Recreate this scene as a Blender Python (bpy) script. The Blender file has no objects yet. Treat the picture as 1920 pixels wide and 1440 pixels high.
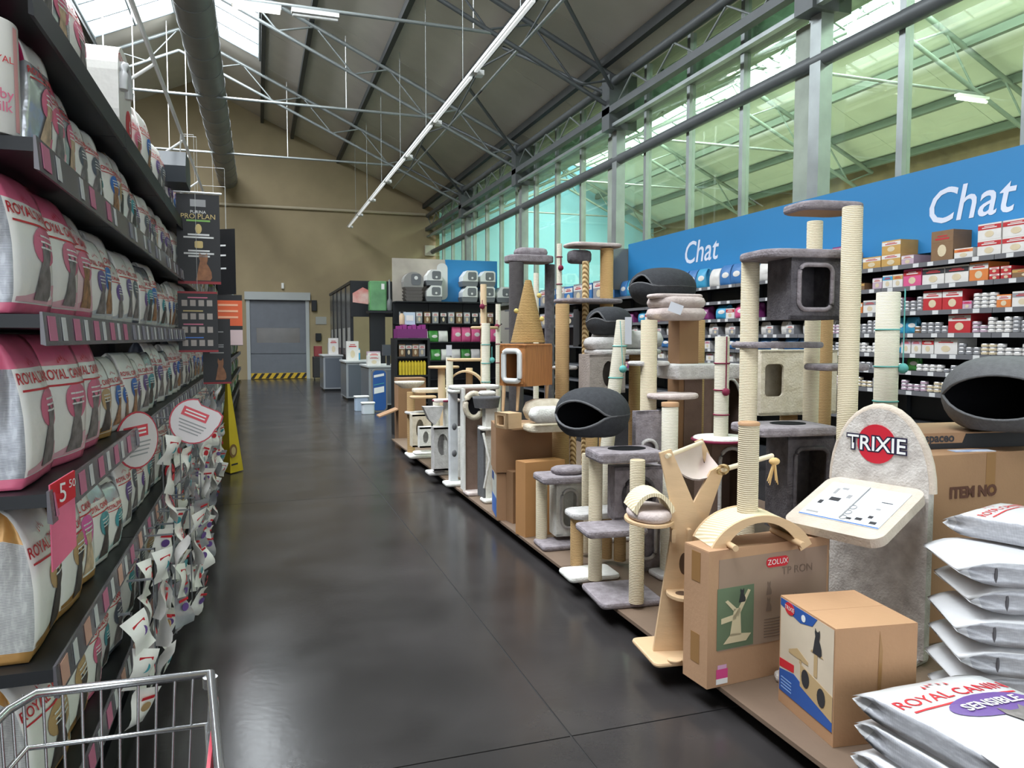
import bpy, bmesh, math, random
from math import sin, cos, pi, radians, sqrt, atan2
from mathutils import Vector, Matrix, Euler
S = bpy.context.scene
COL = S.collection
RND = random.Random(7)

# ---------------------------------------------------------------- camera (image 1920 x 1440)
FPX = 1420.0
YAW = atan2(475, FPX)
PIT = math.atan(86 / FPX)
CAMH = 1.6
Fv = Vector((sin(YAW) * cos(PIT), cos(YAW) * cos(PIT), -sin(PIT)))
Rv = Vector((cos(YAW), -sin(YAW), 0))
Uv = Rv.cross(Fv)
C0 = Vector((0, 0, CAMH))
cd = bpy.data.cameras.new('camera')
cd.sensor_fit = 'HORIZONTAL'
cd.sensor_width = 36
cd.lens = 36 * FPX / 1920
cd.clip_start = 0.05
cam = bpy.data.objects.new('camera', cd)
cam.matrix_world = Matrix(((Rv.x, Uv.x, -Fv.x, 0), (Rv.y, Uv.y, -Fv.y, 0), (Rv.z, Uv.z, -Fv.z, CAMH), (0, 0, 0, 1)))
COL.objects.link(cam)
S.camera = cam

# ---------------------------------------------------------------- world, lights, exposure
w = bpy.data.worlds.new('overcast_sky')
S.world = w
w.use_nodes = True
bg = w.node_tree.nodes['Background']
bg.inputs[0].default_value = (0.86, 0.93, 1.0, 1)
bg.inputs[1].default_value = 3.0
S.view_settings.view_transform = 'Standard'
S.view_settings.look = 'None'
S.view_settings.gamma = 1
S.view_settings.use_curve_mapping = False
S.view_settings.exposure = 0.0
cy = S.cycles
cy.use_denoising = True
cy.max_bounces = 7
cy.diffuse_bounces = 4
cy.glossy_bounces = 3
cy.transparent_max_bounces = 10
cy.sample_clamp_indirect = 6
cy.caustics_reflective = False
cy.caustics_refractive = False


def area(name, loc, direction, sx, sy, power, color=(1, 1, 1)):
    l = bpy.data.lights.new(name, 'AREA')
    l.shape = 'RECTANGLE'
    l.size, l.size_y = sx, sy
    l.energy = power
    l.color = color
    o = bpy.data.objects.new(name, l)
    z = -Vector(direction).normalized()
    x = Vector((0, 1, 0))
    x = (x - z * x.dot(z))
    x = x.normalized() if x.length > .01 else Vector((1, 0, 0))
    y = z.cross(x)
    o.matrix_world = Matrix(((x.x, y.x, z.x, loc[0]), (x.y, y.y, z.y, loc[1]), (x.z, y.z, z.z, loc[2]), (0, 0, 0, 1)))
    COL.objects.link(o)
    return o


EAVE_X, EAVE_Z, SLOPE, RIDGE_X = 7.2, 6.8, .464, -2.1
RIDGE_Z = EAVE_Z + SLOPE * (EAVE_X - RIDGE_X)
N_RIDGE, N_FAR = 12.6, 18.0
YEND = 31.0
SKY = (0.90, 0.96, 1.0)
# daylight falling through the four roof light strips plus fill from an unseen, assumed shop front behind the viewer
area('skylight_right_daylight', (-.97, 11.3, RIDGE_Z - .47 + .16), (-SLOPE, 0, -1), 26, 2.25, 3300, SKY)
area('skylight_left_daylight', (-3.15, 11.3, RIDGE_Z - .47 + .16), (SLOPE, 0, -1), 26, 2.1, 3300, SKY)
area('hall_skylight_near_daylight', (11.9, 12.0, 9.15), (-SLOPE, 0, -1), 36, 1.3, 4500, (.97, 1, .95))
area('hall_skylight_far_daylight', (13.3, 12.0, 9.15), (SLOPE, 0, -1), 36, 1.3, 4500, (.97, 1, .95))
area('shop_front_fill', (1.5, -6.6, 2.6), (0, 1, .22), 4.4, 11, 120, SKY)  # unseen source at the assumed shop front, tilted up to brighten the ceiling


# ---------------------------------------------------------------- pixel helpers: a point at a chosen real distance
def ray(x, y):
    return Fv + Rv * ((x - 960) / FPX) - Uv * ((y - 720) / FPX)


def at(x, y, d):
    return C0 + ray(x, y) * d


def at_z(x, y, z):
    r = ray(x, y)
    return C0 + r * ((z - CAMH) / r.z)


def at_x(x, y, X):
    r = ray(x, y)
    return C0 + r * (X / r.x)


def dep(p):
    return (Vector(p) - C0).dot(Fv)


def roof_z(x):
    return RIDGE_Z - SLOPE * abs(x - RIDGE_X)


# ---------------------------------------------------------------- materials
def lin(c):
    c = c / 255
    return c / 12.92 if c <= .04045 else ((c + .055) / 1.055) ** 2.4


def rgb(*c):
    return (lin(c[0]), lin(c[1]), lin(c[2]), 1)


MATS = {}


def mat(name, color, rough=.6, metal=0, var=0, vscale=8, bump=0, bscale=60, spec=.5, col2=None, kind='noise', coat=0, stretch=None, emit=0, trans=None):
    if name in MATS:
        return MATS[name]
    m = bpy.data.materials.new(name)
    m.use_nodes = True
    nt = m.node_tree
    N, L = nt.nodes, nt.links
    b = N['Principled BSDF']
    c = rgb(*color)
    b.inputs['Base Color'].default_value = c
    b.inputs['Roughness'].default_value = rough
    b.inputs['Metallic'].default_value = metal
    b.inputs['Specular IOR Level'].default_value = spec
    if coat:
        b.inputs['Coat Weight'].default_value = coat
        b.inputs['Coat Roughness'].default_value = .15
    if emit:
        b.inputs['Emission Color'].default_value = c
        b.inputs['Emission Strength'].default_value = emit
    tc = None
    if var or bump:
        tc = N.new('ShaderNodeTexCoord')
        mp = N.new('ShaderNodeMapping')
        L.new(tc.outputs['Object'], mp.inputs[0])
        if stretch:
            mp.inputs['Scale'].default_value = stretch
    if var:
        if kind == 'noise':
            t = N.new('ShaderNodeTexNoise')
            t.inputs['Scale'].default_value = vscale
            t.inputs['Detail'].default_value = 4
            src = t.outputs['Fac']
        elif kind == 'wave':
            t = N.new('ShaderNodeTexWave')
            t.inputs['Scale'].default_value = vscale
            t.inputs['Distortion'].default_value = 3
            src = t.outputs['Fac']
        else:
            t = N.new('ShaderNodeTexVoronoi')
            t.inputs['Scale'].default_value = vscale
            src = t.outputs['Distance']
        L.new(mp.outputs[0], t.inputs['Vector'])
        r = N.new('ShaderNodeValToRGB')
        r.color_ramp.elements[0].position = .3
        r.color_ramp.elements[1].position = .7
        c2 = rgb(*col2) if col2 else tuple(min(1, x * (1 + var)) for x in c[:3]) + (1,)
        c1 = c if col2 else tuple(x * (1 - var) for x in c[:3]) + (1,)
        r.color_ramp.elements[0].color = c1
        r.color_ramp.elements[1].color = c2
        L.new(src, r.inputs[0])
        L.new(r.outputs[0], b.inputs['Base Color'])
    if bump:
        t2 = N.new('ShaderNodeTexNoise')
        t2.inputs['Scale'].default_value = bscale
        t2.inputs['Detail'].default_value = 3
        L.new(mp.outputs[0], t2.inputs['Vector'])
        bn = N.new('ShaderNodeBump')
        bn.inputs['Strength'].default_value = bump
        bn.inputs['Distance'].default_value = .01
        L.new(t2.outputs['Fac'], bn.inputs['Height'])
        L.new(bn.outputs[0], b.inputs['Normal'])
    MATS[name] = m
    return m


def banded(name, c1, c2, scale, axis='Z', rough=.75, bump=.6, dist=.004, distort=.6, spec=.3):
    """rope windings, printed lines, corrugation: bands across one local axis"""
    if name in MATS:
        return MATS[name]
    m = bpy.data.materials.new(name)
    m.use_nodes = True
    N, L = m.node_tree.nodes, m.node_tree.links
    b = N['Principled BSDF']
    b.inputs['Roughness'].default_value = rough
    b.inputs['Specular IOR Level'].default_value = spec
    tc = N.new('ShaderNodeTexCoord')
    t = N.new('ShaderNodeTexWave')
    t.wave_type = 'BANDS'
    t.bands_direction = axis
    t.inputs['Scale'].default_value = scale
    t.inputs['Distortion'].default_value = distort
    t.inputs['Detail'].default_value = 2
    t.inputs['Detail Scale'].default_value = 3
    L.new(tc.outputs['Object'], t.inputs['Vector'])
    r = N.new('ShaderNodeValToRGB')
    r.color_ramp.elements[0].color = rgb(*c1)
    r.color_ramp.elements[1].color = rgb(*c2)
    r.color_ramp.elements[0].position = .15
    r.color_ramp.elements[1].position = .7
    L.new(t.outputs['Fac'], r.inputs[0])
    L.new(r.outputs[0], b.inputs['Base Color'])
    if bump:
        bn = N.new('ShaderNodeBump')
        bn.inputs['Strength'].default_value = bump
        bn.inputs['Distance'].default_value = dist
        L.new(t.outputs['Fac'], bn.inputs['Height'])
        L.new(bn.outputs[0], b.inputs['Normal'])
    MATS[name] = m
    return m


def smallprint(name, paper, ink, rough=.35, metal=0, lines=330):
    """paper or foil printed with blocks of tiny grey text lines"""
    if name in MATS:
        return MATS[name]
    m = bpy.data.materials.new(name)
    m.use_nodes = True
    N, L = m.node_tree.nodes, m.node_tree.links
    b = N['Principled BSDF']
    b.inputs['Roughness'].default_value = rough
    b.inputs['Metallic'].default_value = metal
    tc = N.new('ShaderNodeTexCoord')
    wv = N.new('ShaderNodeTexWave')
    wv.bands_direction = 'Z'
    wv.inputs['Scale'].default_value = lines / 6.283 * 1.6
    ns = N.new('ShaderNodeTexNoise')
    ns.inputs['Scale'].default_value = 1
    mp = N.new('ShaderNodeMapping')
    mp.inputs['Scale'].default_value = (90, 90, 34)
    L.new(tc.outputs['Object'], wv.inputs['Vector'])
    L.new(tc.outputs['Object'], mp.inputs[0])
    L.new(mp.outputs[0], ns.inputs['Vector'])
    mu = N.new('ShaderNodeMath')
    mu.operation = 'MULTIPLY'
    L.new(wv.outputs['Fac'], mu.inputs[0])
    L.new(ns.outputs['Fac'], mu.inputs[1])
    r = N.new('ShaderNodeValToRGB')
    r.color_ramp.elements[0].position = .2
    r.color_ramp.elements[1].position = .46
    r.color_ramp.elements[0].color = rgb(*paper)
    r.color_ramp.elements[1].color = rgb(*ink)
    L.new(mu.outputs[0], r.inputs[0])
    L.new(r.outputs[0], b.inputs['Base Color'])
    n2 = N.new('ShaderNodeTexNoise')
    n2.inputs['Scale'].default_value = 14
    L.new(tc.outputs['Object'], n2.inputs['Vector'])
    bn = N.new('ShaderNodeBump')
    bn.inputs['Strength'].default_value = .35
    bn.inputs['Distance'].default_value = .01
    L.new(n2.outputs['Fac'], bn.inputs['Height'])
    L.new(bn.outputs[0], b.inputs['Normal'])
    MATS[name] = m
    return m


def glassy(name, tint, gloss=.1):
    if name in MATS:
        return MATS[name]
    m = bpy.data.materials.new(name)
    m.use_nodes = True
    N, L = m.node_tree.nodes, m.node_tree.links
    for n in list(N):
        if n.type != 'OUTPUT_MATERIAL':
            N.remove(n)
    out = [n for n in N if n.type == 'OUTPUT_MATERIAL'][0]
    t = N.new('ShaderNodeBsdfTransparent')
    t.inputs[0].default_value = (*tint, 1)
    g = N.new('ShaderNodeBsdfGlossy')
    g.inputs['Roughness'].default_value = .02
    mx = N.new('ShaderNodeMixShader')
    fr = N.new('ShaderNodeLayerWeight')
    fr.inputs['Blend'].default_value = gloss
    L.new(fr.outputs['Facing'], mx.inputs[0])
    L.new(t.outputs[0], mx.inputs[1])
    L.new(g.outputs[0], mx.inputs[2])
    L.new(mx.outputs[0], out.inputs[0])
    MATS[name] = m
    return m


# ---------------------------------------------------------------- mesh builder
class MB:
    def __init__(s):
        s.v, s.f, s.m, s.sm = [], [], [], []

    def add(s, vs, fs, mi=0, smooth=False):
        o = len(s.v)
        s.v += [tuple(p) for p in vs]
        for f in fs:
            s.f.append([i + o for i in f])
            s.m.append(mi)
            s.sm.append(smooth)
        return s

    def box(s, c, size, rz=0, mi=0, R=None):
        hx, hy, hz = size[0] / 2, size[1] / 2, size[2] / 2
        P = [Vector((x, y, z)) for z in (-hz, hz) for y in (-hy, hy) for x in (-hx, hx)]
        Rm = R if R is not None else Matrix.Rotation(rz, 3, 'Z')
        c = Vector(c)
        return s.add([Rm @ p + c for p in P], [(0, 2, 3, 1), (4, 5, 7, 6), (0, 1, 5, 4), (2, 6, 7, 3), (0, 4, 6, 2), (1, 3, 7, 5)], mi)

    def bb(s, x0, x1, y0, y1, z0, z1, mi=0):
        return s.box(((x0 + x1) / 2, (y0 + y1) / 2, (z0 + z1) / 2), (x1 - x0, y1 - y0, z1 - z0), 0, mi)

    def tube(s, path, r, n=8, mi=0, closed=False, r2=None, caps=True):
        path = [Vector(p) for p in path]
        k = len(path)
        rings = []
        for i, p in enumerate(path):
            if closed:
                t = path[(i + 1) % k] - path[i - 1]
            else:
                t = path[min(i + 1, k - 1)] - path[max(i - 1, 0)]
            t = t.normalized() if t.length > 1e-9 else Vector((0, 0, 1))
            a = Vector((0, 0, 1)) if abs(t.z) < .9 else Vector((1, 0, 0))
            u = t.cross(a).normalized()
            v = t.cross(u)
            rr = r if r2 is None else r + (r2 - r) * i / max(1, k - 1)
            rings.append([p + (u * cos(2 * pi * j / n) + v * sin(2 * pi * j / n)) * rr for j in range(n)])
        vs = [q for rg in rings for q in rg]
        fs = []
        for i in range(k if closed else k - 1):
            a, b = i * n, ((i + 1) % k) * n
            for j in range(n):
                fs.append((a + j, b + j, b + (j + 1) % n, a + (j + 1) % n))
        s.add(vs, fs, mi, True)
        if not closed and caps:
            s.add(rings[0], [tuple(range(n))], mi)
            s.add(rings[-1], [tuple(reversed(range(n)))], mi)
        return s

    def cyl(s, p0, p1, r, n=14, mi=0, r2=None):
        return s.tube([p0, p1], r, n, mi, r2=r2)

    def slab(s, outline, z0, z1, r=.008, mi=0, sm=False):
        """horizontal board of any outline with softened edges"""
        n = len(outline)
        cx = sum(p[0] for p in outline) / n
        cyy = sum(p[1] for p in outline) / n

        def ring(ins, z):
            out = []
            for x, y in outline:
                dx, dy = x - cx, y - cyy
                l = sqrt(dx * dx + dy * dy) or 1
                out.append((x - dx / l * ins, y - dy / l * ins, z))
            return out
        r = min(r, (z1 - z0) * .49)
        rs = [ring(r, z0), ring(r * .3, z0 + r * .3), ring(0, z0 + r), ring(0, z1 - r), ring(r * .3, z1 - r * .3), ring(r, z1)]
        vs = [p for q in rs for p in q]
        fs = [tuple(reversed(range(n)))]
        for k in range(5):
            for j in range(n):
                fs.append((k * n + j, k * n + (j + 1) % n, (k + 1) * n + (j + 1) % n, (k + 1) * n + j))
        fs.append(tuple(5 * n + j for j in range(n)))
        return s.add(vs, fs, mi, sm)

    def prism(s, outline, o, u, v, t, mi=0, mi_side=None):
        """outline in the plane (u, v) at o, thickness vector t"""
        o, u, v, t = Vector(o), Vector(u), Vector(v), Vector(t)
        a = [o + u * x + v * y for x, y in outline]
        n = len(a)
        vs = a + [p + t for p in a]
        s.add(vs, [tuple(reversed(range(n))), tuple(range(n, 2 * n))], mi)
        s.add(vs, [(j, (j + 1) % n, n + (j + 1) % n, n + j) for j in range(n)], mi if mi_side is None else mi_side)
        return s

    def panel_hole(s, outer, hole, o, u, v, t, mi=0):
        """plate whose outline has a hole; both loops have the same number of points"""
        o, u, v, t = Vector(o), Vector(u), Vector(v), Vector(t)
        A = [o + u * x + v * y for x, y in outer]
        B = [o + u * x + v * y for x, y in hole]
        n = len(A)
        vs = A + B + [p + t for p in A] + [p + t for p in B]
        fs = []
        for j in range(n):
            k = (j + 1) % n
            fs += [(j, n + j, n + k, k), (2 * n + j, 2 * n + k, 3 * n + k, 3 * n + j), (j, k, 2 * n + k, 2 * n + j), (n + j, 3 * n + j, 3 * n + k, n + k)]
        return s.add(vs, fs, mi)

    def lathe(s, prof, c=(0, 0, 0), n=20, mi=0, sx=1, sy=1, smooth=True, caps=True):
        vs, fs = [], []
        k = len(prof)
        for r, z in prof:
            for j in range(n):
                a = 2 * pi * j / n
                vs.append((c[0] + r * cos(a) * sx, c[1] + r * sin(a) * sy, c[2] + z))
        for i in range(k - 1):
            for j in range(n):
                fs.append((i * n + j, i * n + (j + 1) % n, (i + 1) * n + (j + 1) % n, (i + 1) * n + j))
        s.add(vs, fs, mi, smooth)
        if caps:
            s.add(vs[:n], [tuple(reversed(range(n)))], mi)
            s.add(vs[-n:], [tuple(range(n))], mi)
        return s

    def ball(s, c, r, n=10, mi=0, sz=None):
        sz = sz or (1, 1, 1)
        vs, fs = [], []
        for i in range(1, n):
            th = pi * i / n
            for j in range(2 * n):
                a = pi * j / n
                vs.append((c[0] + r * sin(th) * cos(a) * sz[0], c[1] + r * sin(th) * sin(a) * sz[1], c[2] + r * cos(th) * sz[2]))
        m = 2 * n
        for i in range(n - 2):
            for j in range(m):
                fs.append((i * m + j, (i + 1) * m + j, (i + 1) * m + (j + 1) % m, i * m + (j + 1) % m))
        top, bot = len(vs), len(vs) + 1
        vs += [(c[0], c[1], c[2] + r * sz[2]), (c[0], c[1], c[2] - r * sz[2])]
        for j in range(m):
            fs.append((top, j, (j + 1) % m))
            fs.append((bot, (n - 2) * m + (j + 1) % m, (n - 2) * m + j))
        return s.add(vs, fs, mi, True)

    def mesh(s, name, mats, org=(0, 0, 0), unrot=0):
        me = bpy.data.meshes.new(name)
        o = Vector(org)
        vs = [Vector(p) - o for p in s.v]
        if unrot:
            Rm = Matrix.Rotation(-unrot, 3, 'Z')
            vs = [Rm @ p for p in vs]
        me.from_pydata(vs, [], s.f)
        for m in (mats if isinstance(mats, (list, tuple)) else [mats]):
            me.materials.append(m)
        me.polygons.foreach_set('material_index', s.m)
        me.polygons.foreach_set('use_smooth', s.sm)
        me.update()
        return me

    def build(s, name, mats, parent=None, org=None, loc=None):
        """vertices are world points; they are stored relative to the parent (or to org)"""
        base = Vector((0, 0, 0))
        if parent is not None:
            base = Vector(parent['_org']) if '_org' in parent else Vector((0, 0, 0))
            rz = parent.get('_rz', 0)
            me = s.mesh(name, mats, base, rz)
        else:
            if org is not None:
                base = Vector(org)
            me = s.mesh(name, mats, base)
        ob = bpy.data.objects.new(name, me)
        COL.objects.link(ob)
        if parent is not None:
            ob.parent = parent
            ob['_org'] = tuple(base)
            ob['_rz'] = parent.get('_rz', 0)
        else:
            ob.location = base
            ob['_org'] = tuple(base)
        return ob


def tag(o, label, cat, group=None):
    o['label'] = label
    o['category'] = cat
    if group:
        o['group'] = group
    return o


def thing(name, label, cat, loc=(0, 0, 0), rz=0, group=None):
    o = bpy.data.objects.new(name, None)
    o.empty_display_size = .1
    COL.objects.link(o)
    o.location = loc
    o.rotation_euler = (0, 0, rz)
    o['_org'] = tuple(loc)
    o['_rz'] = rz
    return tag(o, label, cat, group)


def local_thing(name, label, cat, group=None):
    """a prototype built round the origin and placed afterwards"""
    return thing(name, label, cat, (0, 0, 0), 0, group)


def struct(o):
    o['kind'] = 'structure'
    return o


def sroot(name, loc=(0, 0, 0)):
    o = bpy.data.objects.new(name, None)
    COL.objects.link(o)
    o.location = loc
    o['_org'] = tuple(loc)
    o['kind'] = 'structure'
    return o


def dup(root, loc, rot=(0, 0, 0), label=None, group=None, scale=None):
    r = root.copy()
    COL.objects.link(r)
    r.location = loc
    r.rotation_euler = rot
    if scale:
        r.scale = scale
    if label:
        r['label'] = label
    if group:
        r['group'] = group
    for ch in list(root.children):
        c = ch.copy()
        COL.objects.link(c)
        c.parent = r
        for g in list(ch.children):
            q = g.copy()
            COL.objects.link(q)
            q.parent = c
    return r


def place(me, name, loc, rot=(0, 0, 0), parent=None, mats=None, scale=None):
    o = bpy.data.objects.new(name, me)
    COL.objects.link(o)
    o.location = loc
    o.rotation_euler = rot
    if scale:
        o.scale = scale
    if parent is not None:
        o.parent = parent
    if mats:
        for i, m in enumerate(mats):
            o.material_slots[i].link = 'OBJECT'
            o.material_slots[i].material = m
    return o


TXT = {}


def text_mesh(s, size=1, align='CENTER', mt=None, shear=0, bold=0, extrude=0, spacing=1):
    k = (s, size, align, mt.name if mt else '', shear, bold, extrude, spacing)
    if k in TXT:
        return TXT[k]
    cu = bpy.data.curves.new('lettering', 'FONT')
    cu.body = s
    cu.size = size
    cu.align_x = align
    cu.align_y = 'CENTER'
    cu.shear = shear
    cu.offset = bold
    cu.extrude = extrude
    cu.space_character = spacing
    cu.resolution_u = 3
    o = bpy.data.objects.new('lettering_source', cu)
    COL.objects.link(o)
    dg = bpy.context.evaluated_depsgraph_get()
    me = bpy.data.meshes.new_from_object(o.evaluated_get(dg))
    bpy.data.objects.remove(o)
    me.name = 'lettering'
    me.materials.clear()
    if mt:
        me.materials.append(mt)
    TXT[k] = me
    return me


def lettering(s, size, p, right, up, mt, parent=None, align='CENTER', name='lettering', **kw):
    """flat lettering at world point p, reading along right with the given up vector"""
    me = text_mesh(s, size, align, mt, **kw)
    r, u = Vector(right).normalized(), Vector(up)
    u = (u - r * u.dot(r)).normalized()
    n = r.cross(u)
    o = bpy.data.objects.new(name, me)
    COL.objects.link(o)
    Mw = Matrix(((r.x, u.x, n.x, p[0]), (r.y, u.y, n.y, p[1]), (r.z, u.z, n.z, p[2]), (0, 0, 0, 1)))
    if parent is not None:
        o.parent = parent
        base, rz = Vector(parent['_org']), parent.get('_rz', 0)
        Mp = Matrix.Translation(base) @ Matrix.Rotation(rz, 4, 'Z')
        o.matrix_local = Mp.inverted() @ Mw
    else:
        o.matrix_world = Mw
    return o


def patch(outline, p, right, up, mt, parent, name='print', t=.0012):
    """thin flat print piece"""
    r, u = Vector(right).normalized(), Vector(up)
    u = (u - r * u.dot(r)).normalized()
    n = r.cross(u)
    b = MB()
    b.prism(outline, Vector(p), r, u, n * t)
    return b.build(name, mt, parent)


def ell(a, b, n=20, cx=0, cy=0, a0=0, a1=2 * pi):
    full = abs(a1 - a0 - 2 * pi) < 1e-6
    k = n if full else n - 1
    return [(cx + a * cos(a0 + (a1 - a0) * i / k), cy + b * sin(a0 + (a1 - a0) * i / k)) for i in range(n)]


def rrect(wd, ht, r, n=4, cx=0, cy=0):
    r = min(r, wd / 2 * .999, ht / 2 * .999)
    out = []
    for qx, qy, a in ((1, 1, 0), (-1, 1, pi / 2), (-1, -1, pi), (1, -1, 3 * pi / 2)):
        for i in range(n + 1):
            t = a + pi / 2 * i / n
            out.append((cx + qx * (wd / 2 - r) + r * cos(t), cy + qy * (ht / 2 - r) + r * sin(t)))
    return out


CAT = [(-.30, 0), (.34, 0), (.42, .10), (.40, .30), (.30, .48), (.20, .60), (.24, .72), (.25, .86), (.22, 1.0), (.12, .90), (-.02, .90), (-.12, 1.0), (-.15, .84), (-.10, .68), (-.16, .5), (-.22, .25)]

# ================================================================ STRUCTURE
steel = mat('galvanised_steel', (150, 156, 156), .45, .55, .12, 3)
dsteel = mat('painted_grey_steel', (92, 96, 98), .5, .2, .08, 3)
dksteel = mat('dark_purlin_steel', (58, 60, 60), .6, .1)
white_metal = mat('white_metal', (215, 216, 214), .4, .1)
floor_m = mat('polished_dark_concrete', (40, 38, 38), .2, 0, 1, 1.1, .04, 30, .5, col2=(60, 57, 57))
nt_ = floor_m.node_tree
_n = nt_.nodes.new('ShaderNodeTexNoise'); _n.inputs['Scale'].default_value = 2.2; _n.inputs['Detail'].default_value = 5
_tc = nt_.nodes.new('ShaderNodeTexCoord'); nt_.links.new(_tc.outputs['Object'], _n.inputs['Vector'])
_r = nt_.nodes.new('ShaderNodeMapRange'); _r.inputs[3].default_value = .13; _r.inputs[4].default_value = .3
nt_.links.new(_n.outputs['Fac'], _r.inputs[0]); nt_.links.new(_r.outputs[0], nt_.nodes['Principled BSDF'].inputs['Roughness'])
joint_m = mat('floor_joint_filler', (30, 28, 27), .8)
beige = mat('beige_render', (152, 137, 108), .85, 0, .08, 1.2, .1, 40)
roof_m = mat('grey_roof_panel', (206, 200, 190), .8, 0, .04, 1.5)
roofg_m = mat('pale_hall_roof_panel', (205, 208, 196), .8, 0, .05, 1.5)
brownwall = mat('raw_concrete_wall', (120, 100, 76), .85, 0, .25, 2.2, .2, 12)
plaster = mat('plaster', (190, 184, 172), .85)
glass_m = glassy('green_tinted_glass', (.835, .955, .84))
sky_frame = mat('skylight_bar', (120, 128, 130), .5, .4)

# floor: slabs with sawn joints
fl = sroot('floor')
b = MB(); b.bb(-11.3, 7.1, -7, YEND + .2, -.12, -.004); b.build('floor_bed', joint_m, fl)
xs = [-11.3, -3.8, 1.165, 7.1]
ys = [-7, -2.3, 2.73, 7.7, 12.7, 17.7, 22.7, 27.7, YEND + .2]
for i in range(3):
    for j in range(8):
        b = MB(); b.bb(xs[i] + .004, xs[i + 1] - .004, ys[j] + .004, ys[j + 1] - .004, -.05, 0)
        b.build('floor_slab', floor_m, fl)
hf = MB(); hf.bb(7.1, 18.2, -7, 33, -.1, 0)
struct(hf.build('hall_floor', mat('pale_hall_floor', (186, 182, 168), .5)))

# end wall with gable and door opening
dx0, dx1, dz1 = -.42, 1.92, 3.1
b = MB()
b.prism([(-11.3, 0), (dx0, 0), (dx0, dz1), (-11.3, dz1)], (0, YEND, 0), (1, 0, 0), (0, 0, 1), (0, .25, 0))
b.prism([(dx1, 0), (7.2, 0), (7.2, dz1), (dx1, dz1)], (0, YEND, 0), (1, 0, 0), (0, 0, 1), (0, .25, 0))
b.prism([(-11.3, dz1), (7.2, dz1), (7.2, EAVE_Z + .05), (RIDGE_X, RIDGE_Z + .05), (-11.3, EAVE_Z)], (0, YEND, 0), (1, 0, 0), (0, 0, 1), (0, .25, 0))
we = struct(b.build('wall_end', beige))
b = MB(); b.bb(-11.5, -11.3, -7, YEND, 0, EAVE_Z + .3)
struct(b.build('wall_left', beige))
b = MB(); b.bb(7.05, 7.2, -7, YEND, 0, 2.62)
struct(b.build('wall_right', plaster))
# front wall behind the viewer, with the wide shop-front glazing opening
b = MB()
b.bb(-11.3, -4.2, -7, -6.8, 0, 7); b.bb(6.9, 18, -7, -6.8, 0, 7); b.bb(-4.2, 6.9, -7, -6.8, 4.9, 7); b.bb(-4.2, 6.9, -7, -6.8, 0, .3)
b.prism([(-11.3, 6.9), (7.2, 6.9), (RIDGE_X, RIDGE_Z)], (0, -7, 0), (1, 0, 0), (0, 0, 1), (0, .2, 0))
b.prism([(7.2, 6.9), (18, 6.9), (N_RIDGE, 9.35)], (0, -7, 0), (1, 0, 0), (0, 0, 1), (0, .2, 0))
struct(b.build('wall_front', plaster))
# neighbouring hall walls
b = MB(); b.bb(18, 18.2, -7, 33, 0, 6.85)
struct(b.build('wall_hall_far', brownwall))
b = MB(); b.bb(7.2, 18.2, 32.5, 32.7, 0, 9.5)
struct(b.build('wall_hall_end', mat('pale_blue_glazed_wall', (150, 204, 230), .5)))


def roof_slope(xa, xb, za, zb, y0, y1, m, name):
    """one roof plane with its panels: xa is the upper side"""
    root = sroot(name)
    n = max(1, int(round((y1 - y0) / 3.0)))
    for k in range(n):
        ya, yb = y0 + (y1 - y0) * k / n, y0 + (y1 - y0) * (k + 1) / n
        b = MB()
        b.prism([(xa, za), (xb, zb), (xb, zb + .1), (xa, za + .1)], (0, ya + .006, 0), (1, 0, 0), (0, 0, 1), (0, yb - ya - .012, 0))
        b.build('roof_panel', m, root)
    return root


SX0, SX1 = .22, -4.25      # roof light edges
SY0, SY1 = -2.0, 24.6
rr = roof_slope(SX0, EAVE_X + .2, roof_z(SX0), roof_z(EAVE_X + .2), -7, YEND, roof_m, 'ceiling_right')
rl = roof_slope(SX1, -11.4, roof_z(SX1), roof_z(-11.4), -7, YEND, roof_m, 'ceiling_left')
for nm, y0, y1 in (('ceiling_ridge_front', -7, SY0), ('ceiling_ridge_end', SY1, YEND)):
    b = MB()
    b.prism([(SX0, roof_z(SX0)), (RIDGE_X, RIDGE_Z), (SX1, roof_z(SX1)), (SX1, roof_z(SX1) + .1), (RIDGE_X, RIDGE_Z + .1), (SX0, roof_z(SX0) + .1)], (0, y0, 0), (1, 0, 0), (0, 0, 1), (0, y1 - y0, 0))
    struct(b.build(nm, roof_m))
# roof light glazing bars
sk = sroot('window_roof_light')
for sgn, x1 in ((1, SX0), (-1, SX1)):
    for k in range(25):
        y = SY0 + (SY1 - SY0) * k / 24
        b = MB(); b.cyl((RIDGE_X, y, RIDGE_Z - .03), (x1, y, roof_z(x1) - .03), .022, 6); b.build('glazing_bar', sky_frame, sk)
    xm = (x1 + RIDGE_X) / 2
    b = MB(); b.cyl((xm, SY0, roof_z(xm) - .05), (xm, SY1, roof_z(xm) - .05), .03, 6); b.build('glazing_bar', sky_frame, sk)
    b = MB(); b.cyl((x1, SY0, roof_z(x1) - .05), (x1, SY1, roof_z(x1) - .05), .06, 6); b.build('curb', sky_frame, sk)
b = MB(); b.cyl((RIDGE_X, SY0, RIDGE_Z - .05), (RIDGE_X, SY1, RIDGE_Z - .05), .06, 6); b.build('ridge_bar', sky_frame, sk)

# purlins along the hall
for k, x in enumerate((6.55, 4.85, 3.12, 1.39, .3, -4.3, -5.6, -7.3, -9.0, -10.7)):
    zt = roof_z(x)
    b = MB(); b.bb(x - .06, x + .06, -6.8, YEND, zt - .2, zt - .03)
    struct(b.build('roof_purlin', dksteel))


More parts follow.
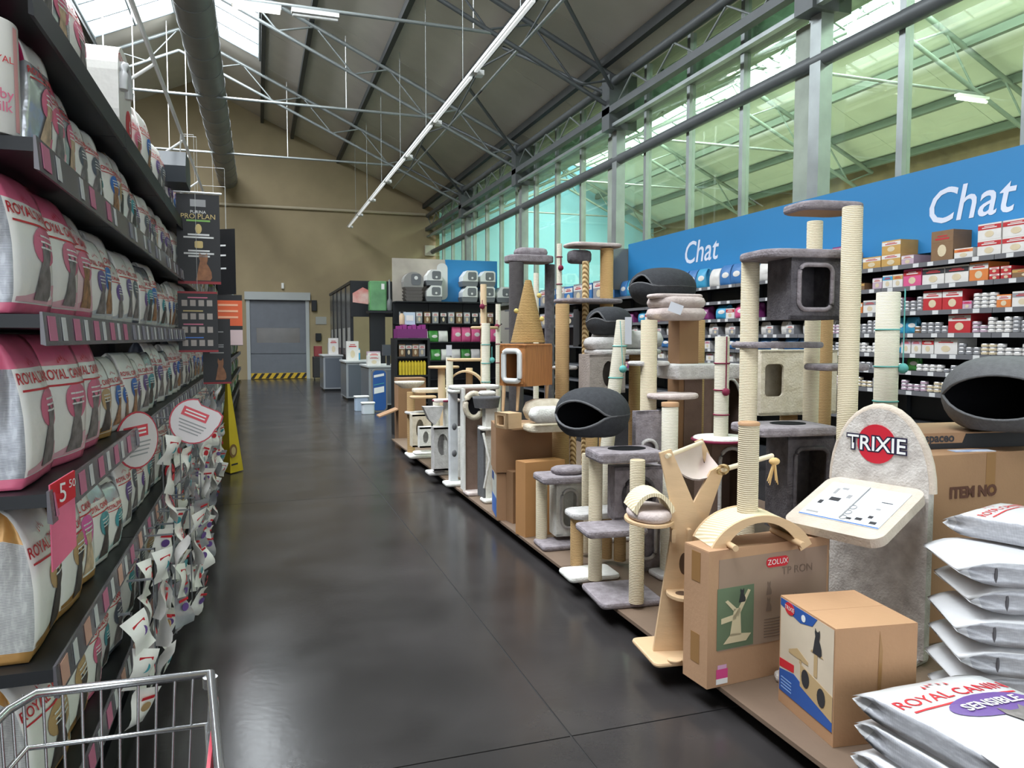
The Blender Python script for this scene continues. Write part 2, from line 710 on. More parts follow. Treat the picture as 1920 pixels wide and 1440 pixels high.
def truss(y, x0, x1, ridge_x, zr, depth, m, tie_z=None, tie_m=None, r=.045):
    """lattice rafter truss following both roof slopes, with its tie rod"""
    t = sroot('roof_truss', (ridge_x, y, zr))

    def top(x):
        return zr - SLOPE * abs(x - ridge_x) - .24
    for xe in (x0, x1):
        b = MB(); b.cyl((ridge_x, y, top(ridge_x)), (xe, y, top(xe)), r * 1.25, 8); b.build('top_chord', m, t)
        b = MB(); b.cyl((ridge_x, y, top(ridge_x) - depth), (xe, y, top(xe) - depth), r, 8); b.build('bottom_chord', m, t)
        n = max(4, int(abs(xe - ridge_x) / .85))
        for k in range(n):
            xa = ridge_x + (xe - ridge_x) * k / n
            xb = ridge_x + (xe - ridge_x) * (k + 1) / n
            b = MB()
            if k % 2 == 0:
                b.cyl((xa, y, top(xa)), (xb, y, top(xb) - depth), r * .5, 6)
            else:
                b.cyl((xa, y, top(xa) - depth), (xb, y, top(xb)), r * .5, 6)
            b.build('lattice_strut', m, t)
    if tie_z:
        xa = ridge_x + (zr - .24 - depth - tie_z) / SLOPE
        b = MB(); b.cyl((xa, y, tie_z), (2 * ridge_x - xa, y, tie_z), .035, 8); b.build('tie_rod', tie_m or m, t)
    return t


BAYS = (2.4, 8.15, 13.9, 19.6, 25.35)
for y in BAYS:
    truss(y, 6.85, -11.0, RIDGE_X, RIDGE_Z, .62, steel if y > 15 else dsteel, 7.3, steel)
# longitudinal lattice under the purlins: star braces from each column head
for y in BAYS:
    t = sroot('column_brace', (6.85, y, 6.4))
    for dy in (-1.5, 1.5):
        b = MB(); b.cyl((6.85, y, 6.35), (4.95, y + dy, roof_z(4.95) - .2), .04, 6); b.build('brace_arm', dsteel, t)
    b = MB(); b.cyl((4.85, y - 3, roof_z(4.85) - .75), (4.85, y + 3, roof_z(4.85) - .75), .03, 6); b.build('brace_rail', steel, t)
    b = MB(); b.cyl((4.85, y - 3, roof_z(4.85) - .2), (4.85, y, roof_z(4.85) - .75), .022, 6); b.build('brace_arm', dsteel, t)
    b = MB(); b.cyl((4.85, y + 3, roof_z(4.85) - .2), (4.85, y, roof_z(4.85) - .75), .022, 6); b.build('brace_arm', dsteel, t)

# glazed wall on the right: columns, mullions, panes, tube transom, eaves channels
wr = sroot('window_1', (7.0, 12, 2.6))
ZS, ZT, ZH = 2.62, 5.15, 6.7
step = 1.5
y = -6.6
k = 0
while y < YEND - .2:
    b = MB(); b.bb(6.94, 7.06, y - .045, y + .045, ZS, ZH); b.build('mullion', steel, wr)
    y2 = min(y + step, YEND - .05)
    for za, zb in ((ZS, ZT - .03), (ZT + .03, 5.85), (5.95, ZH)):
        b = MB(); b.bb(7.0, 7.012, y + .05, y2 - .05, za, zb); b.build('pane', glass_m, wr)
    y += step
b = MB(); b.cyl((6.89, -6.7, ZT), (6.89, YEND - .05, ZT), .1, 14); b.build('transom_tube', dsteel, wr)
b = MB(); b.bb(6.92, 7.08, -6.7, YEND, 5.84, 5.96); b.build('head_rail', dsteel, wr)
b = MB(); b.bb(6.9, 7.1, -6.7, YEND, ZS - .06, ZS + .02); b.build('sill', steel, wr)
ev = sroot('eaves_gutter', (6.7, 12, 6.3))
b = MB(); b.cyl((6.72, -6.7, 6.62), (6.72, YEND, 6.62), .085, 12); b.build('eaves_tube', dsteel, ev)
b = MB(); b.bb(6.60, 6.74, -6.7, YEND, 6.0, 6.13); b.build('gutter_channel', dsteel, ev)
b = MB(); b.bb(6.66, 6.76, -6.7, YEND, 5.74, 5.8); b.build('gutter_channel', steel, ev)
b = MB(); b.bb(7.15, 7.55, -6.7, YEND, 5.92, 6.3); b.build('gutter_box', mat('gutter_green_grey', (120, 135, 122), .5, .3, .3, 3), ev)
for i in range(24):
    yy = -5 + i * 1.5
    b = MB(); b.cyl((6.72, yy, 6.55), (6.72, yy + .75, 6.1), .02, 6); b.cyl((6.72, yy + .75, 6.1), (6.72, yy + 1.5, 6.55), .02, 6)
    b.build('lattice_strut', steel, ev)
for y in BAYS:
    cl = sroot('steel_column', (6.85, y, 0))
    b = MB(); b.bb(6.80, 6.99, y - .1, y + .1, 2.56, 5.7); b.bb(6.955, 7.04, y - .1, y + .1, 0, 2.56); b.build('shaft', steel, cl)
    b = MB(); b.bb(6.6, 7.2, y - .17, y + .17, 5.7, 6.75); b.build('head_box', dsteel, cl)
    b = MB(); b.bb(6.9, 6.985, y + .1, y + .5, ZS, 5.7); b.build('infill_panel', mat('weathered_infill', (150, 160, 148), .6, 0, .15, 3), cl)

# neighbouring hall roof
def hz(x):
    return 9.35 - SLOPE * abs(x - N_RIDGE)


h1 = roof_slope(11.2, 7.2, hz(11.2), hz(7.2), -7, 33, roofg_m, 'ceiling_hall_near')
h2 = roof_slope(14.0, 18.1, hz(14.0), hz(18.1), -7, 33, roofg_m, 'ceiling_hall_far')
sk = sroot('window_hall_roof_light')
for k in range(31):
    y = -6 + 38 * k / 30
    for xe in (11.2, 14.0):
        b = MB(); b.cyl((N_RIDGE, y, hz(N_RIDGE) - .02), (xe, y, hz(xe) - .02), .03, 6); b.build('glazing_bar', sky_frame, sk)
for xe in (11.2, 11.9, 12.6, 13.3, 14.0):
    b = MB(); b.cyl((xe, -6.5, hz(xe) - .03), (xe, 32.4, hz(xe) - .03), .035, 6); b.build('glazing_bar', sky_frame, sk)
for x in (8.6, 10.0, 15.0, 16.4, 17.7):
    b = MB(); b.bb(x - .07, x + .07, -6.8, 32.5, hz(x) - .22, hz(x) - .03)
    struct(b.build('roof_purlin', mat('hall_purlin', (112, 124, 116), .6)))
for y in BAYS + (32,):
    truss(y - .8, 7.4, 17.9, N_RIDGE, 9.35, .75, mat('hall_truss_steel', (128, 140, 134), .5, .2), 7.05, steel, .05)

# main hall: big spiral duct, end wall pipe, door
duct = MB()
duct.cyl((-.98, 4, 7.6), (-.98, YEND + .02, 7.6), .35, 28)
for k in range(22):
    yy = 5 + k * 1.2
    duct.tube([(-.98, yy, 7.6), (-.98, yy + .025, 7.6)], .362, 28)
struct(duct.build('ventilation_duct', mat('duct_zinc', (134, 136, 136), .5, .35, .08, 2)))
b = MB(); b.cyl((-9, YEND - .08, 6.65), (6.6, YEND - .08, 6.65), .06, 10)
struct(b.build('wall_pipe', mat('beige_pipe', (176, 164, 140), .6)))
dr = sroot('door_1', ((dx0 + dx1) / 2, YEND, 0))
doorm = mat('grey_door_curtain', (104, 108, 116), .5, .05, .06, 4)
fr = mat('door_frame_grey', (168, 172, 172), .5)
zt = .16
for zz in (1.0, 2.0, 2.45):
    pass
for za, zb in ((.24, .98), (1.0, 1.42), (2.0, dz1)):
    b = MB(); b.bb(dx0 + .1, dx1 - .1, YEND + .02, YEND + .07, za, zb); b.build('door_panel', doorm, dr)
b = MB(); b.bb(dx0 + .1, dx0 + .36, YEND + .02, YEND + .07, 1.42, 2.0); b.bb(dx1 - .36, dx1 - .1, YEND + .02, YEND + .07, 1.42, 2.0); b.build('door_panel', doorm, dr)
b = MB(); b.bb(dx0 + .36, dx1 - .36, YEND + .035, YEND + .05, 1.42, 2.0); b.build('vision_strip', mat('smoky_clear_pvc', (92, 88, 84), .15, 0, .35, .9), dr)
b = MB(); b.bb(dx0, dx0 + .13, YEND - .06, YEND + .1, 0, dz1 + .1); b.build('jamb', fr, dr)
b = MB(); b.bb(dx1 - .13, dx1, YEND - .06, YEND + .1, 0, dz1 + .1); b.build('jamb', fr, dr)
b = MB(); b.bb(dx0 - .05, dx1 + .05, YEND - .16, YEND + .1, dz1 - .02, dz1 + .28); b.build('roller_housing', fr, dr)
yel = mat('hazard_yellow', (206, 168, 44), .6)
blk = mat('hazard_black', (28, 27, 26), .6)
b = MB(); b.bb(dx0 + .1, dx1 - .1, YEND + .01, YEND + .08, .02, .24); b.build('hazard_bar', yel, dr)
k = 0
x = dx0 + .12
while x < dx1 - .3:
    b = MB(); b.prism([(x, .03), (x + .12, .03), (x + .26, .23), (x + .14, .23)], (0, YEND + .004, 0), (1, 0, 0), (0, 0, 1), (0, .01, 0)); b.build('hazard_stripe', blk, dr)
    x += .27
b = MB(); b.bb(dx0, dx1, YEND + .1, YEND + .24, 0, dz1); b.build('door_backing', doorm, dr)

# ================================================================ LEFT GONDOLA
black_m = mat('black_powder_coat', (27, 29, 33), .45, .2)
rail_m = mat('price_rail_plastic', (96, 92, 98), .25, 0, .1, 6)
tag_w = mat('price_tag_white', (206, 206, 206), .5)
tag_p = mat('price_tag_pink', (196, 112, 142), .5)
tag_g = mat('price_tag_grey', (138, 134, 148), .5)
tag_o = mat('price_tag_salmon', (206, 158, 140), .5)
red_m = mat('red_print', (198, 36, 48), .5)
grey_ink = mat('grey_ink', (150, 150, 150), .6)
dark_ink = mat('dark_ink', (45, 45, 48), .6)
white_p = mat('white_paper', (228, 228, 226), .5)
LX = -.5
SHZ = [.39, .78, 1.22, 1.66, 2.08, 2.44]
BAYL = 1.33
YG0 = 2.1
TIER = ['bottom', 'second', 'third', 'fourth', 'fifth', 'top']
GORD = ['first', 'second', 'third', 'fourth', 'fifth', 'sixth', 'seventh', 'eighth', 'ninth', 'tenth', 'eleventh', 'twelfth', 'thirteenth', 'fourteenth', 'fifteenth', 'last']
for i in range(16):
    y0 = YG0 + i * BAYL
    y1 = y0 + BAYL
    where = 'at the open end of the black left gondola' if i == 0 else ('at its far end' if i == 15 else 'in the run of the left gondola')
    g = thing('gondola_bay', 'black steel gondola bay, ' + GORD[i] + ' from the open end of the left gondola', 'shelving', (LX - .28, y0, 0), 0, 'black gondola bays along the left of the aisle')
    b = MB(); b.bb(LX - .55, LX - .52, y0, y1, .1, 2.62); b.build('back_panel', black_m, g)
    b = MB(); b.bb(LX - .54, LX - .48, y0 + .001, y0 + .03, 0, 2.7); b.build('upright', black_m, g)
    b = MB(); b.bb(LX - .5, LX - .04, y0, y1, 0, .12); b.build('plinth', black_m, g)
    for t, z in enumerate(SHZ):
        b = MB()
        b.bb(LX - .52, LX, y0 + .003, y1 - .003, z - .035, z - .002)
        b.bb(LX - .5, LX - .46, y0 + .003, y0 + .02, z - .1, z - .03)
        sh = b.build('shelf', black_m, g)
        b = MB()
        dz = .075
        b.prism([(LX, z - dz), (LX + .012, z - dz - .004), (LX + .006, z + .004), (LX, z + .004)], (0, y0 + .004, 0), (1, 0, 0), (0, 0, 1), (0, BAYL - .008, 0))
        b.build('price_rail', black_m if t == 5 else rail_m, sh)
        if i < 5 and t < 5:
            n = 9
            for k in range(n):
                if t == 4 and k % 3 == 2:
                    continue
                yy = y0 + .04 + k * (BAYL - .08) / n
                q = RND.random()
                near = (t in (2, 3) and i < 1) or (t == 4 and i < 1)
                m = (tag_p if k % 2 == 0 else tag_w) if near else (tag_w if k % 2 else (tag_g if t > 1 else (tag_o if q < .5 else tag_p)))
                b = MB()
                x0_, x1_ = LX + .0125, LX + .0075
                b.prism([(x0_, z - dz + .008), (x0_ + .0015, z - dz + .008), (x1_ + .0015, z - .005), (x1_, z - .005)], (0, yy, 0), (1, 0, 0), (0, 0, 1), (0, .075 if k % 2 == 0 else .045, 0))
                b.build('price_tag', m, sh)

# ---------------------------------------------------------------- food bags
silver = smallprint('silver_gusset_print', (176, 178, 184), (112, 114, 122), .3, .25)
whiteside = smallprint('white_gusset_print', (206, 206, 204), (128, 128, 132), .4)
foil = mat('silver_foil', (188, 190, 196), .22, .55, .12, 9, .5, 14)
bagw = mat('white_bag_film', (236, 233, 228), .3, 0, .04, 6, .6, 11)
bagp = mat('pale_pink_bag_film', (234, 200, 202), .33, 0, .05, 6, .45, 13)
pink = mat('pink_bag_film', (222, 110, 140), .33, 0, .12, 6, .45, 13)
magenta = mat('deep_pink_film', (176, 44, 92), .3, 0, .12, 6, .4, 13)
gold = mat('gold_bag_film', (188, 142, 82), .3, .25, .15, 7, .45, 13)
tealf = mat('teal_print', (70, 150, 160), .4)
bluef = mat('blue_print', (44, 104, 186), .4)
purpf = mat('purple_print', (104, 74, 142), .4)
pinkf = mat('pink_print', (212, 106, 136), .4)
tanf = mat('tan_print', (186, 152, 106), .4)
greyf = mat('slate_print', (88, 92, 104), .4)
catm = {'grey': mat('grey_cat_print', (116, 108, 108), .5, 0, .5, 26), 'brown': mat('tabby_cat_print', (150, 106, 68), .5, 0, .55, 34), 'dark': mat('dark_cat_print', (66, 58, 54), .5, 0, .5, 28), 'cream': mat('cream_cat_print', (196, 170, 140), .5, 0, .35, 28)}


def bag_shape(wd, h, dp, seed, pillow=False):
    r = random.Random(seed)
    ph = [r.uniform(0, 6.3) for _ in range(6)]
    lean = r.uniform(-.03, .03)

    def hd(t):
        if pillow:
            return max(.006, dp / 2 * min(1, (min(t, 1 - t) / .17)) ** .7)
        base = dp / 2 * (.86 + .14 * min(1, t / .1))
        if t > .42:
            base *= sqrt(max(0, 1 - ((t - .42) / .585) ** 2)) ** 1.15
        return max(.004, base)

    def hw(t):
        return wd / 2 * (.955 + .045 * min(1, abs(t - .5) / .5) - .05 * max(0, (t - .9) / .1) * r_in)
    r_in = .5

    def front(x, z):
        t = min(1, max(0, z / h))
        u = x / (wd / 2)
        d = hd(t) * (1 + .32 * (1 - u * u) * sin(pi * min(1, t * 1.05)))
        d += .0022 * sin(9 * t + ph[0] + 3 * u) * (1 - abs(u) * .3) + .0016 * sin(9 * u + ph[1] + 4 * t) * t
        off = lean * t + .012 * sin(ph[3]) * t * t
        return -max(.003, d) + off, off
    lv = [0, .02, .07, .13, .22, .34, .46, .58, .68, .77, .85, .91, .96, 1]
    NF, NS = 9, 4
    vs, fs, ms = [], [], []
    for t in lv:
        a = hw(t)
        gi = min(a * .5, dp * .55) * max(0, min(1, (t - .35) / .5)) ** 1.3 if not pillow else min(a * .3, dp * .5) * max(0, 1 - min(t, 1 - t) / .25)
        ring = []
        for i in range(NF):
            x = -a + 2 * a * i / (NF - 1)
            yf, off = front(x, t * h)
            ring.append((x, yf, t * h))
        yf, off = front(a, t * h)
        for i in range(1, NS):
            q = i / NS
            g = gi * (1 - abs(2 * q - 1))
            ring.append((a - g, yf + (2 * off - 2 * yf) * q + 0, t * h))
        for i in range(NF):
            x = a - 2 * a * i / (NF - 1)
            yf2, off = front(x, t * h)
            ring.append((x, 2 * off - yf2, t * h))
        yf, off = front(-a, t * h)
        for i in range(1, NS):
            q = i / NS
            g = gi * (1 - abs(2 * q - 1))
            ring.append((-a + g, (2 * off - yf) + (2 * yf - 2 * off) * q, t * h))
        vs += ring
    n = 2 * NF + 2 * (NS - 1)
    for k in range(len(lv) - 1):
        tm = (lv[k] + lv[k + 1]) / 2
        for j in range(n):
            fs.append((k * n + j, k * n + (j + 1) % n, (k + 1) * n + (j + 1) % n, (k + 1) * n + j))
            side = not (j < NF - 1 or NF + NS - 1 <= j < 2 * NF + NS - 2)
            if side:
                ms.append(2 if .07 < tm < (.93 if pillow else .74) else 1)
            else:
                ms.append(1 if tm < .1 else (3 if tm > .8 else 0))
    fs.append(tuple(reversed(range(n)))); ms.append(1)
    fs.append(tuple((len(lv) - 1) * n + j for j in range(n))); ms.append(3)
    return vs, fs, ms, front


BAGV = {}
RULE = {}
SIZES = {'L': (.29, .40, .15), 'M': (.215, .36, .12), 'S': (.165, .30, .09), 'T': (.20, .385, .125), 'K': (.26, .36, .16)}


def conform(pts, front, eps):
    return [(x, front(x, z)[0] - eps, z) for x, z in pts]


def fan(b, pts, c, front, eps, rings=2):
    n = len(pts)
    vs = conform([c], front, eps)
    for k in range(1, rings + 1):
        vs += conform([(c[0] + (p[0] - c[0]) * k / rings, c[1] + (p[1] - c[1]) * k / rings) for p in pts], front, eps)
    fs = [(0, 1 + j, 1 + (j + 1) % n) for j in range(n)]
    for k in range(rings - 1):
        o = 1 + k * n
        fs += [(o + j, o + n + j, o + n + (j + 1) % n, o + (j + 1) % n) for j in range(n)]
    b.add(vs, fs)


def bag_variant(size, seed):
    k = (size, seed)
    if k in BAGV:
        return BAGV[k]
    wd, h, dp = SIZES[size]
    vs, fs, ms, front = bag_shape(wd, h, dp, seed * 13 + ord(size), size in 'XW')
    b = MB(); b.v, b.f, b.m, b.sm = list(vs), [list(f) for f in fs], ms, [True] * len(fs)
    body = b.mesh('food_bag', [bagw, pink, silver, bagw])
    # printed name with crown and rule
    t = text_mesh('ROYAL CANIN', wd * .145, 'CENTER', None, bold=.0006)
    b = MB()
    zc = h * .70
    b.add([(v.co.x, front(v.co.x, v.co.y + zc)[0] - .003, v.co.y + zc) for v in t.vertices], [list(p.vertices) for p in t.polygons])
    text_b = b
    b = MB()
    for i in range(8):
        xa, xb = -wd * .44 + wd * .88 * i / 8, -wd * .44 + wd * .88 * (i + 1) / 8
        b.add(conform([(xa, zc - wd * .115), (xb, zc - wd * .115), (xb, zc - wd * .095), (xa, zc - wd * .095)], front, .003), [(0, 1, 2, 3)])
    rule = b.mesh('brand_rule', [red_m])
    b = text_b
    for i in range(5):
        x = (i - 2) * wd * .05
        z = zc + wd * .12 + wd * .02 * (2 - abs(i - 2))
        b.add(conform([(x - wd * .014, z), (x + wd * .014, z), (x, z + wd * .05)], front, .003), [(0, 1, 2)])
    logo = b.mesh('brand_print', [red_m])
    b = MB(); fan(b, ell(wd * .3, h * .14, 16, wd * .12, h * .49), (wd * .12, h * .49), front, .0022); em = b.mesh('emblem_print', [pinkf])
    b = MB()
    for q in range(3):
        for i in range(4):
            xa = -wd * .06 + wd * .36 * i / 4
            z = h * (.545 - q * .04)
            b.add(conform([(xa, z), (xa + wd * .085, z), (xa + wd * .085, z + h * .013), (xa, z + h * .013)], front, .0036), [(0, 1, 2, 3)])
    emt = b.mesh('emblem_lines', [white_p])
    pts = [(wd * .06 + x * wd * .62, h * .1 + z * h * .42) for x, z in CAT]
    b = MB()
    fan(b, pts, (wd * .08, h * .27), front, .0032, 3)
    cat = b.mesh('cat_print', [catm['grey']])
    b = MB()
    for i in range(6):
        xa, xb = -wd * .46 + wd * .92 * i / 6, -wd * .46 + wd * .92 * (i + 1) / 6
        f = lambda x: h * (.17 + .06 * sin(x / wd * 3))
        b.add(conform([(xa, h * .08), (xb, h * .08), (xb, f(xb)), (xa, f(xa))], front, .0016), [(0, 1, 2, 3)])
    wave = b.mesh('wave_print', [pinkf])
    RULE[k] = rule
    BAGV[k] = (body, logo, em, emt, cat, wave)
    return BAGV[k]


DES = {  # front, band, gusset, top, emblem, cat, wave, words
    'pink': (bagw, pink, silver, pink, pinkf, 'grey', mat('pale_pink_print', (224, 170, 182), .4), 'white and pink kitten food bag'),
    'pinktabby': (bagp, pink, silver, bagw, pinkf, 'brown', mat('pale_pink_print', (224, 170, 182), .4), 'pale pink tabby cat food bag'),
    'blue': (bagw, bagw, whiteside, bagw, bluef, 'brown', mat('pale_grey_print', (196, 198, 204), .4), 'blue emblem white food bag'),
    'purple': (bagw, bagw, whiteside, bagw, purpf, 'grey', mat('pale_grey_print', (196, 198, 204), .4), 'purple emblem white food bag'),
    'gold': (bagw, gold, whiteside, bagw, tanf, 'dark', gold, 'white and gold food bag'),
    'goldpink': (bagw, gold, whiteside, bagw, mat('bright_pink_print', (222, 96, 168), .4), 'cream', bagw, 'pink emblem gold food bag'),
    'teal': (bagw, bagw, whiteside, foil, tealf, 'dark', mat('pale_teal_print', (176, 204, 204), .4), 'teal emblem white food bag'),
    'silver': (foil, magenta, foil, bagw, pinkf, 'cream', pinkf, 'silver foil pink based food bag'),
    'slate': (bagw, greyf, whiteside, bagw, greyf, 'grey', mat('pale_grey_print', (196, 198, 204), .4), 'slate based white food bag'),
}


ORD = ['first', 'second', 'third', 'fourth', 'fifth', 'sixth', 'seventh', 'eighth', 'ninth', 'tenth', 'eleventh', 'twelfth', 'thirteenth', 'fourteenth', 'fifteenth', 'sixteenth']
SEEN = {}


def add_bag(des, size, seed, loc, rot, where, name='food_bag', grp=None):
    f, band, gus, top, em, ct, wv, words = DES[des]
    body, logo, emm, emt, cat, wave = bag_variant(size, seed)
    o = place(body, name, loc, rot, None, [f, band, gus, top])
    i = SEEN.setdefault((words, where), [])
    i.append(o)
    tag(o, words + ' ' + where + (', %s such from open end' % ORD[len(i) - 1] if len(i) <= 8 else ', among the farther ones'), 'bag', grp or (words + ' ' + where)[:60])
    place(wave, 'wave_print', (0, 0, 0), parent=o, mats=[wv])
    place(emm, 'emblem_print', (0, 0, 0), parent=o, mats=[em])
    place(emt, 'emblem_lines', (0, 0, 0), parent=o)
    place(cat, 'cat_print', (0, 0, 0), parent=o, mats=[catm[ct]])
    place(logo, 'brand_print', (0, 0, 0), parent=o)
    place(RULE[(size, seed)], 'brand_rule', (0, 0, 0), parent=o)
    return o


ROWS = {
    5: ['silver S', 'pink M', 'silver M', 'pink L', 'pink M', 'pink M', 'purple M', 'slate M', 'pink M', 'pinktabby M', 'blue M'],
    4: ['silver S', 'pink S', 'silver S', 'slate S', 'slate S', 'teal S', 'blue S', 'gold S', 'slate S', 'teal S', 'purple S', 'slate S', 'purple S', 'slate S', 'silver S', 'purple S'],
    3: ['pink L', 'pink L', 'pinktabby L', 'purple M', 'blue M', 'purple S', 'purple M', 'slate M', 'purple S', 'teal M', 'blue M'],
    2: ['pink L', 'pink L', 'pink L', 'gold M', 'blue M', 'blue S', 'blue M', 'purple S', 'purple M', 'teal M', 'slate M', 'purple M'],
    1: ['gold L', 'gold M', 'goldpink M', 'teal M', 'teal S', 'slate S', 'purple M', 'slate M', 'purple S', 'teal M', 'slate M'],
    0: ['gold L', 'gold K', 'pink S', 'teal S', 'slate S', 'purple S', 'teal M', 'purple S', 'slate M', 'gold M'],
}
HMAX = [.345, .39, .39, .37, .31, .6]
for t, row in ROWS.items():
    y = YG0 + .06 + (0 if t != 4 else .12)
    k = 0
    gap = [.02, .015, .012, .012, .02, .03][t]
    while y < (9.5 if t != 5 else 8.5):
        if k < len(row):
            des, size = row[k].split()
        else:
            des, size = RND.choice(['blue', 'purple', 'teal', 'slate', 'purple', 'slate']), RND.choice('SMT')
        wd, h, dp = SIZES[size]
        sc = min(1, HMAX[t] / h)
        if (t == 5 and 3.3 < y + wd and y < 4.0) or (y > 7 and RND.random() < .1):
            y += .2; k += 1; continue
        x = LX - .035 - dp / 2 * 1.3 - (RND.random() * .02 if k > 1 else 0)
        tilt = RND.uniform(-.05, .03)
        rz = pi / 2 - (.13 if k else .03) + RND.uniform(-.10, .08)
        o = add_bag(des, size, k % 4, (x, y + wd / 2, SHZ[t] + .001), (tilt, 0, rz), 'on the %s left shelf' % TIER[t])
        o.scale = (1, RND.uniform(.85, 1.1) if k > 2 else 1, sc * (RND.uniform(.84, 1) if k > 2 else 1))
        y += wd + gap
        k += 1

# the milk-powder tin and the leaning parcels at the open end
t = thing('milk_tin', 'tall white tin with pink stripe standing at the open end of the fifth left shelf', 'tin', (LX - .115, 2.145, 2.081))
b = MB(); b.lathe([(.078, 0), (.08, .004), (.08, .262), (.078, .266)], (LX - .115, 2.145, 2.081), 28); b.build('can_body', mat('tin_white', (222, 218, 212), .3), t)
b = MB()
for a0 in (-2.0, -.3):
    pts = [a0 + .22 * i / 3 for i in range(4)]
    vs = [(LX - .115 + .0808 * cos(a), 2.145 + .0808 * sin(a), z) for z in (2.09, 2.335) for a in pts]
    b.add(vs, [(i, i + 1, i + 5, i + 4) for i in range(3)])
b.build('stripe', mat('tin_pink', (226, 160, 160), .4), t)
for i, (s, z, sz, m) in enumerate((('ROYAL', 2.25, .022, red_m), ('Baby', 2.17, .034, pinkf), ('milk', 2.14, .034, pinkf))):
    lettering(s, sz, (LX - .115 + .083 * cos(-.85), 2.145 + .083 * sin(-.85), z), (-sin(-.85), cos(-.85), 0), (0, 0, 1), m, t)

# big four-pack bag with carry handle and red price disc on the top shelf
p = thing('handle_pack', 'white carry pack with moulded handle and red round sticker on the top left shelf', 'bag', (LX - .1, 3.7, 2.441), 0)
b = MB()
b.prism(rrect(.34, .42, .13, 6, 0, .21), (LX - .19, 3.8, 2.441), (0, 1, 0), (0, 0, 1), (.15, 0, 0)); b.build('pack_body', bagw, p)
b = MB(); b.tube([(LX - .03, 3.74 + .07 * cos(a), 2.66 + .12 * sin(a)) for a in [pi * i / 10 for i in range(11)]], .022, 8); b.build('handle', mat('handle_grey', (190, 190, 192), .3), p)
patch(ell(.075, .075, 20), (LX - .038, 3.87, 2.55), (0, 1, 0), (0, 0, 1), red_m, p, 'sticker')
lettering('6', .09, (LX - .033, 3.87, 2.55), (0, 1, 0), (0, 0, 1), white_p, p)
lettering('ROYAL CANIN', .05, (LX - .0385, 3.8, 2.8), (0, 1, 0), (0, 0, 1), red_m, p)

b = MB(); b.prism([(0, 0), (.32, 0), (.36, .1), (.3, .2), (.04, .2), (-.02, .1)], (LX - .12, 5.35, 2.6), (0, 1, 0), (0, 0, 1), (.2, 0, 0))
tag(b.build('pet_carrier', mat('carrier_dark', (44, 50, 56), .4), org=(LX - .02, 5.5, 2.6)), 'dark plastic pet carrier lying on bags of the top left shelf', 'carrier')
# sign rail above the gondola
b = MB(); b.cyl((LX + .02, 2.6, 3.02), (LX + .02, 8.6, 3.02), .012, 8)
for yy in (2.8, 4.4, 6.0, 7.5):
    b.cyl((LX - .5, yy, 2.62), (LX + .02, yy, 3.02), .009, 6)
tag(b.build('sign_rail', white_metal, org=(LX, 4, 2.8)), 'thin white metal sign rail above the left gondola', 'rail')

# ---------------------------------------------------------------- hanging sachets on clip strips
strip_m = mat('clip_strip_plastic', (120, 122, 126), .3)
sach = []
for v in range(4):
    r = random.Random(v + 50)
    b = MB()
    wd, h = .105, .145
    n = 5
    vs = []
    for sgn in (-1, 1):
        for j in range(7):
            for i in range(n):
                u, t = i / (n - 1) * 2 - 1, j / 6 * 2 - 1
                vs.append((u * wd / 2, sgn * .013 * (1 - u * u) * (1 - t * t) + .012 * sin(2.2 * t + v) * u + .008 * sin(3 * t + v * 2), t * h / 2))
    fs = []
    for s_ in range(2):
        o = s_ * 35
        for j in range(6):
            for i in range(4):
                q = (o + j * n + i, o + j * n + i + 1, o + (j + 1) * n + i + 1, o + (j + 1) * n + i)
                fs.append(q if s_ == 0 else tuple(reversed(q)))
    b.add(vs, fs, 0, True)
    sach.append(b.mesh('food_sachet', [bagw]))
sprint = []
for nm, m in (('purple', purpf), ('red', red_m), ('teal', tealf), ('tan', tanf)):
    b = MB(); b.prism(ell(.022, .018, 12, 0, .01), (0, -.017, 0), (1, 0, 0), (0, 0, 1), (0, .002, 0)); b.prism([(-.03, .035), (.03, .035), (.03, .046), (-.03, .046)], (0, -.012, 0), (1, 0, 0), (0, 0, 1), (0, .002, 0), 1)
    sprint.append(b.mesh('sachet_print', [m, red_m]))
SW = ['purple', 'red', 'teal', 'tan']
STR = []
